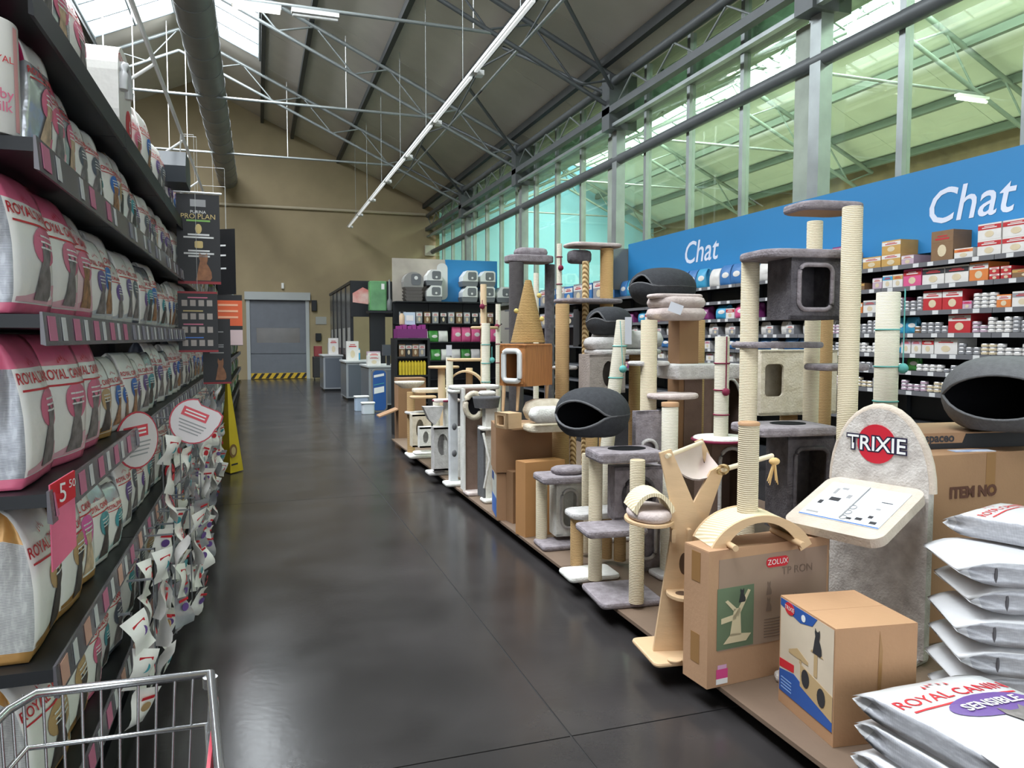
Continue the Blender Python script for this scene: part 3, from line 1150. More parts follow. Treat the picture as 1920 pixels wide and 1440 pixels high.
for (y, z0, n, dx) in [(2.95, .60, 3, .05), (3.15, .66, 3, .1), (3.45, .70, 4, .07), (3.6, .72, 3, .13), (3.9, .70, 4, .10), (4.15, .72, 4, .05), (4.5, .72, 4, .12), (4.9, .72, 4, .08), (5.3, .74, 4, .12), (5.8, .74, 4, .08), (3.9, 1.12, 3, .06), (4.3, 1.14, 3, .1), (4.8, 1.14, 3, .07), (5.4, 1.14, 3, .11), (6.0, 1.14, 3, .08), (6.5, .74, 4, .1), (7.2, .74, 4, .1), (6.8, 1.14, 3, .1), (7.6, 1.14, 3, .1), (8.0, .74, 4, .1), (4.05, .73, 4, .16), (4.35, .73, 4, .16), (4.7, .73, 4, .03), (5.1, .73, 4, .14), (5.5, .73, 4, .05), (6.1, .73, 4, .13), (4.55, 1.15, 3, .03), (5.1, 1.15, 3, .12), (5.7, 1.15, 3, .05), (6.3, 1.15, 3, .12), (7.2, 1.15, 3, .06), (3.3, .70, 4, .03), (3.75, .72, 4, .04)]:
    x = LX + dx
    low = z0 < .9
    b = MB(); b.bb(x - .002, x + .002, y - .006, y + .006, z0 - n * .13, z0 + .02)
    b.bb(LX + .008, x + .002, y - .006, y + .006, z0 + .014, z0 + .02)
    tag(b.build('clip_strip', strip_m, org=(x, y, z0)), 'thin clear clip strip hanging from the %s left shelf edge' % ('second' if low else 'third'), 'strip', 'clip strips on the left gondola')
    for k in range(n):
        v = RND.randrange(4)
        w_ = RND.randrange(4)
        a = pi / 2 + RND.uniform(-.9, .5)
        o = place(sach[v], 'food_sachet', (x + .03, y + RND.uniform(-.05, .05), z0 - .055 - k * .13), (RND.uniform(-.2, .5), RND.uniform(-.35, .35), a), None, [foil if RND.random() < .35 else bagw])
        tag(o, 'small white food sachet with %s print clipped below the %s left shelf' % (SW[w_], 'second' if low else 'third'), 'sachet', '%s print sachets below the %s left shelf' % (SW[w_], 'second' if low else 'third'))
        place(sprint[w_], 'sachet_print', (0, 0, 0), parent=o)

# ---------------------------------------------------------------- shelf talkers, banners
def talker(p, face, dia, label, tilt=0, point=False):
    f = Vector(face).normalized()
    r = Vector((0, 0, 1)).cross(f).normalized()
    u = f.cross(r)
    ca, sa = cos(tilt), sin(tilt)
    r, u = r * ca + u * sa, u * ca - r * sa
    t = thing('shelf_talker', label, 'sign', p)
    R_ = dia / 2
    out = ell(R_, R_, 28)
    if point:
        out = [(x if not (x > 0 and y > 0) else min(R_ * 1.08, x * 1.35), y if not (x > 0 and y > 0) else min(R_ * .8, y * 1.1)) for x, y in out]
    b = MB(); b.prism(out, p, r, u, f * -.003); b.build('disc', mat('talker_red_rim', (186, 60, 74), .5), t)
    b = MB(); b.prism([(x * .94, y * .94) for x, y in out], Vector(p) + f * .0005, r, u, f * .001); b.build('face', mat('talker_face', (214, 206, 206), .45), t)
    b = MB(); b.prism([(-.62 * R_, .1 * R_), (.5 * R_, .1 * R_), (.5 * R_, .5 * R_), (-.62 * R_, .5 * R_)], Vector(p) + f * .0015, r, u, f * .001); b.build('red_box', mat('talker_red', (212, 70, 82), .5), t)
    for k, (yy, w_) in enumerate(((-.12, .6), (-.26, .55), (-.4, .5), (-.54, .42))):
        b = MB(); b.prism([(-w_ * R_, yy * R_), (w_ * R_, yy * R_), (w_ * R_, (yy + .05) * R_), (-w_ * R_, (yy + .05) * R_)], Vector(p) + f * .0015, r, u, f * .001); b.build('text_line', grey_ink, t)
    for yy in (.2, .34):
        b = MB(); b.prism([(-.5 * R_, yy * R_), (.4 * R_, yy * R_), (.4 * R_, (yy + .06) * R_), (-.5 * R_, (yy + .06) * R_)], Vector(p) + f * .0026, r, u, f * .0008); b.build('text_line', white_p, t)
    b = MB(); b.cyl(Vector(p) - f * .01 - r * .02, Vector((LX + .01, p[1] + .04, p[2] + .02)), .004, 6); b.build('arm', strip_m, t)
    return t


p = at(258, 825, 3.22)
talker(p, (.83, -.56, 0), .245, 'round white shelf talker with red rim seen almost edge on', .05)
p = at(363, 790, 3.75)
talker(p, (-p.x + .5, -p.y, .3), .225, 'round white shelf talker with red rim and pointed corner turned to the aisle', -.45, True)
p = at(318, 885, 4.6)
t = thing('red_disc_sign', 'small red round price disc clipped below the third left shelf', 'sign', p)
b = MB(); b.prism(ell(.055, .055, 20), p, (.4, .9, 0), (0, 0, 1), (.003, -.001, 0)); b.build('disc', red_m, t)
p = Vector((LX + .016, 2.18, 1.185))
t = thing('price_flag', 'red and pink price flag with a white five on the third left shelf', 'sign', p)
b = MB(); b.prism([(-.05, -.17), (.05, -.13), (.05, .07), (-.05, .05)], p, (.35, .94, 0), (0, 0, 1), (.003, -.001, 0)); b.build('flag_lower', pink, t)
b = MB(); b.prism([(-.05, -.02), (.05, .0), (.05, .07), (-.05, .05)], p + Vector((.003, -.001, 0)), (.35, .94, 0), (0, 0, 1), (.002, -.0007, 0)); b.build('flag_upper', red_m, t)
lettering('5', .07, p + Vector((.0065, -.014, .022)), (.35, .94, 0), (0, 0, 1), white_p, t)
lettering('50', .03, p + Vector((.02, .024, .04)), (.35, .94, 0), (0, 0, 1), white_p, t)

bannerm = mat('black_banner', (26, 26, 28), .5)
goldink = mat('gold_ink', (206, 182, 120), .5)


def banner(px0, px1, py0, py1, d, label, turn=0.0):
    p = at((px0 + px1) / 2, (py0 + py1) / 2, d)
    W_, H_ = (px1 - px0) * d / FPX / cos(turn), (py1 - py0) * d / FPX
    v = Vector((p.x, p.y, 0)).normalized()
    r = Vector((v.y, -v.x, 0))
    r = Matrix.Rotation(turn, 3, 'Z') @ r
    n = r.cross(Vector((0, 0, 1)))
    t = thing('hanging_banner', label, 'banner', p)
    b = MB(); b.prism([(-W_ / 2, -H_ / 2), (W_ / 2, -H_ / 2), (W_ / 2, H_ / 2), (-W_ / 2, H_ / 2)], p, r, (0, 0, 1), -n * .004)
    b.build('banner_sheet', bannerm, t)
    b = MB(); b.cyl(p - n * .004 + Vector((0, 0, H_ / 2 - .01)), (p.x - n.x * .004, p.y - n.y * .004, 3.02), .0012, 5); b.cyl((p.x, p.y, 3.02), (LX + .02, p.y, 3.02), .002, 5); b.build('hanging_wire', white_metal, t)
    return t, p, r, n, W_, H_


def bar(t, p, r, n, cx, cz, w_, h_, m, nm='text_line', e=.001):
    b = MB(); b.prism([(cx - w_ / 2, cz - h_ / 2), (cx + w_ / 2, cz - h_ / 2), (cx + w_ / 2, cz + h_ / 2), (cx - w_ / 2, cz + h_ / 2)], p + n * e, r, (0, 0, 1), n * .001)
    return b.build(nm, m, t)


t, p, r, n, W_, H_ = banner(335, 410, 365, 532, 5.4, 'upper black hanging banner with white lettering and a seated ginger cat')
lettering('PURINA', .03, p + n * .002 + Vector((0, 0, H_ * .30)), r, (0, 0, 1), white_p, t)
lettering('PRO PLAN', .05, p + n * .002 + Vector((0, 0, H_ * .25)), r, (0, 0, 1), goldink, t)
bar(t, p, r, n, 0, H_ * .205, W_ * .55, .012, mat('lime_ink', (130, 180, 90), .5), 'green_rule')
bar(t, p, r, n, 0, H_ * .40, W_ * .36, .05, grey_ink, 'emblem')
for zc in (.05, .02, -.13, -.16, -.19):
    bar(t, p, r, n, 0, H_ * zc, W_ * (.7 if zc in (.02, -.16) else .5), .012, white_p)
b = MB(); b.prism(ell(.022, .035, 14), p + n * .001 + Vector((0, 0, H_ * .115)), r, (0, 0, 1), n * .001); b.build('gold_icon', goldink, t)
b = MB(); b.prism(rrect(.055, .05, .01), p + n * .001 + Vector((0, 0, -H_ * .06)), r, (0, 0, 1), n * .001); b.build('gold_icon', goldink, t)
ginger = mat('ginger_cat_print', (150, 98, 62), .5, 0, .3, 20)
b = MB(); b.prism([(x * .15 + .02, z * .2) for x, z in CAT], p + n * .001 + Vector((0, 0, -H_ * .46)), r, (0, 0, 1), n * .001); b.build('cat_print', ginger, t)
b = MB(); b.cyl(p - r * .2 + Vector((0, 0, H_ / 2 + .01)), p + r * .16 + Vector((0, 0, H_ / 2 + .01)), .008, 8)
b.cyl(p - r * .12 + Vector((0, 0, H_ / 2 + .01)), (LX + .02, p.y - .1, 3.02), .005, 6); b.build('hanging_rod', white_metal, t)
bar(t, p, r, n, 0, -H_ * .485, W_, H_ * .03, mat('banner_red', (150, 36, 44), .5), 'red_edge', .0015)

t, p, r, n, W_, H_ = banner(337, 406, 547, 660, 5.38, 'lower black hanging banner printed with small product pictures')
for j in range(4):
    bar(t, p, r, n, -W_ * .12 if j else 0, H_ * (.4 - j * .22), W_ * .5, .008, [pinkf, goldink, pinkf, bluef][j], 'row_rule')
    for i in range(4):
        bar(t, p, r, n, W_ * (-.33 + i * .21), H_ * (.31 - j * .22), W_ * .14, H_ * .1, mat('product_print', (168, 158, 150), .5), 'product_print')
bar(t, p, r, n, 0, -H_ * .485, W_, H_ * .035, mat('banner_red', (150, 36, 44), .5), 'red_edge')
bar(t, p, r, n, 0, H_ * .485, W_, H_ * .035, mat('banner_red', (150, 36, 44), .5), 'red_edge')
t, p, r, n, W_, H_ = banner(408, 440, 430, 552, 6.4, 'narrow black hanging banner turned away behind the tall one', -.6)
for zc in (.25, .1, -.1):
    bar(t, p, r, n, -W_ * .2, H_ * zc, W_ * .4, .014, white_p)
t, p, r, n, W_, H_ = banner(403, 453, 553, 648, 7.2, 'orange topped hanging banner behind the black ones')
bar(t, p, r, n, W_ * .05, H_ * .14, W_ * .9, H_ * .5, mat('banner_orange', (214, 92, 48), .5), 'orange_field')
for q in range(3):
    bar(t, p, r, n, 0, H_ * (.3 - q * .12), W_ * .7, .018, mat('pale_orange_ink', (236, 176, 140), .5), 'text_line', .003)
bar(t, p, r, n, W_ * .2, -H_ * .34, W_ * .6, H_ * .3, mat('pale_pink_paper', (214, 190, 190), .5), 'pale_field')
t, p, r, n, W_, H_ = banner(382, 431, 598, 720, 5.9, 'small black hanging banner with a ginger cat below the product banner')
b = MB(); b.prism([(x * .11 + .02, z * .17) for x, z in CAT], p + n * .001 + Vector((0, 0, -H_ * .44)), r, (0, 0, 1), n * .001); b.build('cat_print', ginger, t)
for zc in (.3, .1, .07, -.02):
    bar(t, p, r, n, 0, H_ * zc, W_ * .5, .01, grey_ink)
bar(t, p, r, n, 0, -H_ * .485, W_, H_ * .03, mat('banner_red', (150, 36, 44), .5), 'red_edge')

# green and mixed bags far along the gondola
greenf = mat('green_bag_film', (70, 140, 66), .35, 0, .25, 6)
limef = mat('lime_bag_film', (166, 186, 96), .35, 0, .25, 6)
DES['green'] = (greenf, limef, whiteside, bagw, limef, 'cream', bagw, 'green and white litter bag')
y = 11.4
k = 0
while y < 22.6:
    for t in range(6):
        wd = SIZES['L'][0]
        add_bag(['green', 'teal', 'green', 'slate'][(k + t) % 4], 'L', (k + t) % 4, (LX - .14, y + wd / 2, SHZ[t] + .001), (0, 0, pi / 2), 'far along the left gondola').scale = (1, 1, min(1, HMAX[t] / .4))
    y += 1.35
    k += 1

# yellow floor-warning pyramid
t = thing('caution_cone', 'tall yellow caution pyramid on the floor beside the left gondola', 'sign', (-.36, 9.55, 0))
ylw = mat('caution_yellow', (206, 178, 40), .4, 0, .06, 3)
ax, ay, hh = -.36, 9.58, 1.16
base = [(-.465, 9.72), (-.2, 9.62), (-.34, 9.42)]
b = MB()
vs = [(x, y, .012) for x, y in base] + [(ax + (x - ax) * .1, ay + (y - ay) * .1, hh) for x, y in base]
b.add(vs, [(0, 2, 5, 3), (2, 1, 4, 5), (1, 0, 3, 4), (3, 5, 4), (0, 1, 2)])
b.build('pyramid', ylw, t)
c = Vector((-.295, 9.5, .27))
rr_ = Vector((.15, .22, 0)).normalized()
nn = rr_.cross(Vector((0, 0, 1)))
b = MB(); b.prism(ell(.07, .08, 18), Vector((-.312, 9.475, .27)) + nn * .008, rr_, (0, 0, 1), nn * .003); b.build('warning_disc', mat('disc_brown', (126, 92, 56), .5), t)
b = MB(); b.prism(ell(.04, .05, 14), Vector((-.312, 9.475, .27)) + nn * .012, rr_, (0, 0, 1), nn * .002); b.build('disc_pictogram', mat('disc_pale', (196, 172, 120), .5), t)
b = MB(); b.prism([(-.06, 0), (.06, 0), (.06, .02), (-.06, .02)], Vector((-.303, 9.478, .1)) + nn * .012, rr_, (0, 0, 1), nn * .002); b.build('text_line', dark_ink, t)

# ---------------------------------------------------------------- shopping trolley
chrome = mat('trolley_chrome', (196, 198, 200), .2, .9)
t = thing('shopping_trolley', 'wire shopping trolley with red side panel in front of the left gondola', 'trolley', (-.3, 1.1, 0))
zr, zb = .95, .45
F1, F2 = (-.1, 1.545), (-.42, 1.56)
B1, B2 = (-.02, .66), (-.56, .66)


def lerp(a, b_, q):
    return (a[0] + (b_[0] - a[0]) * q, a[1] + (b_[1] - a[1]) * q)


cxm, cym = -.28, 1.12


def low(p, q=.18):
    return (p[0] + (cxm - p[0]) * q, p[1] + (cym - p[1]) * q * .7)


rim = []
cs = [F1, F2, B2, B1]
b = MB(); b.tube([(*q, zr) for q in (F1, lerp(F1, F2, .93), lerp(F2, B2, .07), B2, B1)], .0085, 10, closed=True); b.build('top_rim', chrome, t)
b = MB(); b.tube([(*low(q, .045), .855) for q in (F1, F2, B2, B1)], .005, 8, closed=True); b.build('mid_rim', chrome, t)
b = MB(); b.tube([(*low(q, .1), .7) for q in (F1, F2, B2, B1)], .004, 8, closed=True); b.build('mid_rim', chrome, t)
b = MB(); b.tube([(*low(q), zb) for q in (F1, F2, B2, B1)], .006, 8, closed=True); b.build('bottom_rim', chrome, t)
for (a, c_, n_) in ((F1, F2, 10), (F2, B2, 22), (B2, B1, 14), (B1, F1, 22)):
    for i in range(n_):
        q = lerp(a, c_, i / n_)
        b = MB(); b.cyl((*q, zr), (*low(q), zb), .0028, 6); b.build('wire', chrome, t)
for i in range(9):
    q0, q1 = lerp(low(F1), low(F2), i / 8), lerp(low(B1), low(B2), i / 8)
    b = MB(); b.cyl((*q0, zb), (*q1, zb), .0028, 6); b.build('wire', chrome, t)
b = MB(); b.prism([(1.24, .58), (1.515, .58), (1.515, .915), (1.24, .915)], (-.092, 0, 0), (0, 1, 0), (0, 0, 1), (.006, 0, 0)); b.build('advert_panel', mat('trolley_red', (176, 40, 62), .4), t)
b = MB(); b.tube([(-.095, 1.525, .93), (-.09, 1.525, .9), (-.093, 1.525, .56)], .006, 6); b.tube([(-.1, 1.53, .93 + .02 * i) for i in range(2)], .014, 8); b.build('panel_clip', chrome, t)
b = MB(); b.tube([(-.55, .66, .95), (-.57, .56, 1.02), (-.01, .56, 1.02), (-.03, .66, .95)], .014, 10); b.build('handle', mat('trolley_handle', (150, 30, 44), .4), t)
b = MB()
for x in (-.12, -.46):
    b.tube([(x, .68, .62), (x, .72, .16), (x, 1.42, .14), (x, 1.42, .45)], .011, 8)
b.build('chassis', chrome, t)
for x in (-.12, -.46):
    for y in (.76, 1.4):
        b = MB(); b.tube([(x - .014, y, .055), (x + .014, y, .055)], .055, 18); b.bb(x - .02, x + .02, y - .012, y + .012, .06, .15); b.build('wheel', black_m, t)

# ================================================================ RIGHT PLATFORM AND CAT TREES
PZ = .1


def zat(X, Y, py):
    k = (720 - py) / FPX
    a = X * Fv.x + Y * Fv.y
    c = X * Uv.x + Y * Uv.y
    return CAMH + (k * a - c) / (Uv.z - k * Fv.z)


b = MB()
pf = thing('display_platform', 'low brown display platform carrying the cat trees along the right of the aisle', 'platform', (3, 6, 0))
b.bb(2.0, 4.35, 1.25, 11.2, 0, .078); b.build('plinth', mat('dark_plinth', (34, 30, 29), .6), pf)
for k in range(6):
    ya, yb = 1.2 + k * 1.675, 1.2 + (k + 1) * 1.675
    b = MB(); b.bb(1.86, 4.4, ya + .003, yb - .003, .08, PZ - .001); b.build('top_board', mat('brown_board', (112, 92, 76), .7, 0, .1, 3, .1, 50), pf)

sisal = banded('cream_sisal_rope', (182, 166, 138), (222, 210, 184), 34, 'Z', .85, .5, .003, 1.2)
sisal_w = banded('white_sisal_rope', (196, 188, 168), (230, 224, 208), 34, 'Z', .85, .5, .003, 1.2)
sisal_b = banded('brown_sisal_rope', (138, 108, 72), (190, 158, 112), 34, 'Z', .85, .5, .003, 1.2)
grey_pl = mat('grey_plush', (128, 120, 124), .95, 0, 1, 22, .6, 90, .1, col2=(156, 148, 152))
dgrey_pl = mat('dark_grey_plush', (84, 80, 84), .95, 0, 1, 22, .6, 90, .1, col2=(106, 102, 106))
lgrey_pl = mat('light_grey_plush', (178, 174, 172), .95, 0, 1, 18, .6, 90, .1, col2=(204, 200, 198))
white_pl = mat('white_plush', (214, 212, 206), .95, 0, 1, 16, .6, 80, .1, col2=(230, 228, 222))
cream_pl = mat('cream_plush', (206, 194, 172), .95, 0, 1, 16, .6, 80, .1, col2=(226, 216, 198))
pinkgrey = mat('rose_grey_plush', (186, 170, 166), .95, 0, 1, 18, .5, 80, .1, col2=(206, 192, 188))
taupe = mat('taupe_felt', (122, 102, 92), .95, 0, .08, 14, .3, 90, .1)
felt = mat('charcoal_felt', (62, 63, 66), .95, 0, .12, 40, .35, 120, .1)
felt_l = mat('mid_grey_felt', (104, 104, 106), .95, 0, .1, 40, .35, 120, .1)
dark_in = mat('lining_hole_shade', (24, 24, 27), .95, 0, 0, 8, .2, 90, .1)  # cave lining; also painted shade on the flat tray and tunnel discs
ply = mat('birch_plywood', (204, 172, 134), .6, 0, .06, 5, .08, 40, stretch=(1, 1, 6))
oak = mat('oak_veneer', (176, 118, 70), .5, 0, .16, 9, .1, 40, stretch=(8, 8, .7))
kraft = mat('kraft_cardboard', (160, 124, 92), .8, 0, .06, 4, .12, 60)
kraft_d = mat('brown_cardboard', (146, 110, 78), .8, 0, .06, 4, .12, 60)
tape_m = mat('packing_tape', (150, 112, 70), .3)
rope_m = banded('twisted_rope', (130, 100, 62), (206, 178, 132), 16, 'DIAGONAL', .9, .7, .006, .3)
teal_s = mat('teal_string', (98, 176, 172), .8)
maroon = mat('maroon_string', (124, 28, 62), .8)
wicker = mat('white_wicker', (216, 208, 196), .8, 0, .2, 60, .6, 120)


class Tree:
    def __init__(s, name, label, cat, px, d, z=PZ, group=None, rz=0):
        p = at(px, 900, d)
        s.t = thing(name, label, cat, (p.x, p.y, z), 0, group)
        s.z, s.rz = z, rz

    def xy(s, px, d):
        p = at(px, 720, d)
        # point on the vertical line through the pixel column at depth d
        return p.x, p.y

    def post(s, px, d, y0, y1=None, r=.045, m=None, n=18, z0=None, name='post', cap=None, sq=False):
        X, Y = s.xy(px, d)
        za = zat(X, Y, y0)
        zb = z0 if z0 is not None else (zat(X, Y, y1) if y1 is not None else s.z + .03)
        b = MB()
        if sq:
            b.bb(X - r, X + r, Y - r, Y + r, zb, za)
        else:
            b.lathe([(r, zb), (r, za - .004), (r * .94, za)], (X, Y, 0), n)
        o = b.build(name, m or sisal, s.t)
        # own origin so that the windings run round the post
        if cap:
            b = MB(); b.lathe([(r * 1.06, za - .02), (r * 1.06, za + .004), (r, za + .006)], (X, Y, 0), n); b.build('cap', cap, o)
        return X, Y, za, zb

    def outline(s, px0, px1, py, d, asp, shape, rz):
        pm = at((px0 + px1) / 2, py, d)
        X, Y = pm.x, pm.y
        ph = atan2(X, Y)
        rz = s.rz if rz is None else rz
        r = (cos(ph), -sin(ph))
        ax, ay = (cos(rz), sin(rz)), (-sin(rz), cos(rz))
        ext = (px1 - px0) * d / FPX
        if shape in ('round', 'half'):
            w_ = ext
            dp = ext * asp
        else:
            w_ = ext / (abs(ax[0] * r[0] + ax[1] * r[1]) + asp * abs(ay[0] * r[0] + ay[1] * r[1]))
            dp = w_ * asp
        if shape == 'rect':
            o = rrect(w_, dp, .03)
        elif shape == 'soft':
            o = rrect(w_, dp, min(w_, dp) * .3, 6)
        elif shape == 'quarter':
            o = [(-w_ / 2, dp / 2)] + [(-w_ / 2 + w_ * sin(a), dp / 2 - dp * cos(a)) for a in [pi / 2 * i / 10 for i in range(11)]]
        elif shape == 'half':
            o = ell(w_ / 2, dp, 16, 0, dp / 2, pi, 2 * pi)
        else:
            o = ell(w_ / 2, dp / 2, 24)
        return [(X + x * ax[0] + y * ay[0], Y + x * ax[1] + y * ay[1]) for x, y in o], (X, Y, w_, dp, rz, pm.z)

    def board(s, px0, px1, py, d, asp=.8, th=.035, m=None, shape='soft', rz=None, name='platform_board', z=None):
        o, q = s.outline(px0, px1, py, d, asp, shape, rz)
        zt = z if z is not None else q[5]
        b = MB(); b.slab(o, zt - th, zt, min(.014, th * .45)); b.build(name, m or grey_pl, s.t)
        return q[:5] + (zt,)

    def base(s, px0, px1, d, asp=.8, m=None, shape='rect', rz=None, th=.035):
        return s.board(px0, px1, 900, d, asp, th, m, shape, rz, 'base_board', s.z + th)

    def house(s, px0, px1, py0, py1, d, asp=.9, m=None, hole=('r', .6, .6, 0, 0), face='-y', rz=None, name='cubby', trim=None, inner=None, z1=None, z0=None, tr=.012):
        o, q = s.outline(px0, px1, py0, d, asp, 'soft', rz)
        X, Y, w_, dp, rz = q[:5]
        zt = z1 if z1 is not None else zat(X, Y, py0)
        zb = z0 if z0 is not None else zat(X, Y, py1)
        h = zt - zb
        ax, ay = Vector((cos(rz), sin(rz), 0)), Vector((-sin(rz), cos(rz), 0))
        c = Vector((X, Y, zb))
        T = .02
        b = MB()
        Rm = Matrix.Rotation(rz, 3, 'Z')

        def bx(cx_, cy_, cz_, sx, sy, sz):
            b.box(c + ax * cx_ + ay * cy_ + Vector((0, 0, cz_)), (sx, sy, sz), 0, 0, Rm)
        bx(0, 0, T / 2, w_, dp, T); bx(0, 0, h - T / 2, w_, dp, T); bx(0, dp / 2 - T / 2, h / 2, w_, T, h - 2 * T); bx(w_ / 2 - T / 2, 0, h / 2, T, dp - 2 * T, h - 2 * T)
        if face == '-y':
            bx(-w_ / 2 + T / 2, 0, h / 2, T, dp - 2 * T, h - 2 * T)
            fo, fu, fw, ft = c - ay * (dp / 2) + Vector((0, 0, h / 2)), ax, w_, ay * T
            fn = -ay
        else:
            bx(0, -dp / 2 + T / 2, h / 2, w_, T, h - 2 * T)
            fo, fu, fw, ft = c - ax * (w_ / 2) + Vector((0, 0, h / 2)), -ay, dp, ax * T
            fn = -ax
        kind, hw_, hh_, ox, oz = hole
        n = 24
        if kind == 'r':
            hl = rrect(fw * hw_, h * hh_, min(fw * hw_, h * hh_) * .22, 5, ox * fw, oz * h)
        elif kind == 'u':
            hl = rrect(fw * hw_, h * hh_, min(fw * hw_, h * hh_) * .48, 5, ox * fw, oz * h)
        else:
            hl = ell(fw * hw_ / 2, h * hh_ / 2, 24, ox * fw, oz * h)
        n = len(hl)
        out = []
        for x, y in hl:
            dx_, dy_ = x - ox * fw, y - oz * h
            t = min((fw / 2 - (ox * fw if dx_ > 0 else -ox * fw)) / max(1e-6, abs(dx_)), (h / 2 - (oz * h if dy_ > 0 else -oz * h)) / max(1e-6, abs(dy_)))
            out.append((ox * fw + dx_ * t, oz * h + dy_ * t))
        # snap the nearest points to the true corners
        for sx in (-1, 1):
            for sy in (-1, 1):
                cxn, cyn = sx * fw / 2, sy * h / 2
                j = min(range(n), key=lambda i: (out[i][0] - cxn) ** 2 + (out[i][1] - cyn) ** 2)
                out[j] = (cxn, cyn)
        b.panel_hole(out, hl, fo, fu, (0, 0, 1), ft)
        ob = b.build(name, m or grey_pl, s.t)
        if trim:
            b = MB(); b.tube([fo + fu * x + Vector((0, 0, y)) + fn * .006 for x, y in hl], tr, 8, closed=True); b.build('opening_trim', trim, ob)
        if inner:
            b = MB(); b.box(c + Vector((0, 0, h / 2)) - fn * .04, (w_ - 2 * T - .02, dp - 2 * T - .09, h - 2 * T - .02), 0, 0, Rm)
            b.m = b.m; b.build('lining', inner, ob)
        return X, Y, w_, dp, zb, zt

    def cushion(s, px0, px1, py0, py1, d, asp=.8, m=None, name='cushion', rz=None):
        o, q = s.outline(px0, px1, py0, d, asp, 'soft', rz)
        zt, zb = zat(q[0], q[1], py0), zat(q[0], q[1], py1)
        b = MB(); b.slab(o, zb, zt, (zt - zb) * .45, sm=True); b.build(name, m or lgrey_pl, s.t)
        return q[:4] + (zb, zt)

    def ring(s, pts, r, m, name):
        b = MB(); b.tube(pts, r, 8, closed=True); b.build(name, m, s.t)

    def strings(s, X, Y, r, zs, m, ball=None):
        for z in zs:
            b = MB(); b.tube([(X + (r + .002) * cos(a), Y + (r + .002) * sin(a), z) for a in [2 * pi * i / 16 for i in range(16)]], .005, 6, closed=True); b.build('string_ring', m, s.t)
        if ball:
            bx_, by_, bz, br, zt = ball
            b = MB(); b.ball((bx_, by_, bz), br, 8); b.build('toy_ball', m, s.t)
            b = MB(); b.cyl((bx_, by_, bz), (bx_, by_, zt), .004, 6); b.build('toy_string', m, s.t)


def pod(name, label, px, py, d, wpx, hpx, mt, face=0.0, lens=(.95, .5, .5, 0), tilt=0, cat='cat cave', sy=.9, rim=None):
    """felt cave: two bowls joined at the waist with an eye-shaped mouth; lens = half width (rad), up, down, centre"""
    p = at(px, py, d)
    a_, c_ = wpx * d / FPX / 2, hpx * d / FPX / 2
    t = thing(name, label, cat, (p.x, p.y, p.z - c_), 0)
    ph = -atan2(p.x, p.y) - pi / 2 + face     # direction of the mouth, towards the viewer plus a turn
    hb, up, dn, cen = lens
    NL = 36

    def pt(l, v, k):
        # v: latitude
        cv, sv = cos(v), sin(v)
        r_ = (abs(cv) ** .75) * k
        z = (1 if sv > 0 else -1) * abs(sv) ** 1.0 * k
        x, y = a_ * r_ * cos(l), a_ * sy * r_ * sin(l)
        x, y = x * cos(ph) - y * sin(ph), x * sin(ph) + y * cos(ph)
        return (p.x + x, p.y + y, p.z + c_ * max(z, -.82) + tilt * x)

    def edge(l, sgn):
        q = abs(l) / hb
        e = max(0, 1 - q * q)
        return cen * e + (up if sgn > 0 else -dn) * e if False else (cen if q < 1 else 0) * 0 + (up * e if sgn > 0 else -dn * e)
    ls = [-pi + 2 * pi * i / NL for i in range(NL)]
    for nm, sgn in (('upper_bowl', 1), ('lower_bowl', -1)):
        b = MB()
        NV = 9
        for k, flip in ((1, False), (.94, True)):
            vs, fs = [], []
            for l in ls:
                e = edge(l, sgn) + cen * max(0, 1 - (l / hb) ** 2) * (1 if cen else 0)
                for j in range(NV):
                    v = e + (sgn * pi / 2 * .999 - e) * j / (NV - 1)
                    vs.append(pt(l, v, k))
            for i in range(NL):
                for j in range(NV - 1):
                    q = (i * NV + j, ((i + 1) % NL) * NV + j, ((i + 1) % NL) * NV + j + 1, i * NV + j + 1)
                    if (sgn > 0) == flip:
                        q = tuple(reversed(q))
                    fs.append(q)
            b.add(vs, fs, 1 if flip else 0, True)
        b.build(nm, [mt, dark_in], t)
        b = MB()
        b.tube([pt(l, edge(l, sgn) + cen * max(0, 1 - (l / hb) ** 2), .975) for l in ls], .008, 6, closed=True)
        b.build('rim_seam', rim or felt_l, t)
    if cen > 0:   # closed lip between the waist and a mouth that sits higher up
        b = MB()
        vs, fs = [], []
        m_ = [l for l in ls if abs(l) < hb]
        for l in m_:
            for j in range(4):
                e = edge(l, -1) + cen * max(0, 1 - (l / hb) ** 2)
                vs.append(pt(l, max(0, e) * j / 3, .99))
        for i in range(len(m_) - 1):
            for j in range(3):
                fs.append((i * 4 + j, (i + 1) * 4 + j, (i + 1) * 4 + j + 1, i * 4 + j + 1))
        b.add(vs, fs, 0, True)
        b.build('lip', [mt, dark_in], t)
    return t


def carton(name, label, cat, p0, du, dv, h, z=PZ, m=None, flaps=True):
    """cardboard box on its corner p0 with floor edges du, dv"""
    p0, du, dv = Vector((*p0, z)), Vector((*du, 0)), Vector((*dv, 0))
    t = thing(name, label, cat, tuple(p0 + (du + dv) / 2))
    b = MB()
    b.prism([(0, 0), (1, 0), (1, 1), (0, 1)], p0, du, dv, (0, 0, h - .004)); b.build('carton_body', m or kraft, t)
    if flaps:
        for k in (0, 1):
            b = MB(); b.prism([(.002, .002 + k * .5), (.998, .002 + k * .5), (.998, .498 + k * .5), (.002, .498 + k * .5)], p0 + Vector((0, 0, h - .004)), du, dv, (0, 0, .004)); b.build('top_flap', m or kraft, t)
    return t


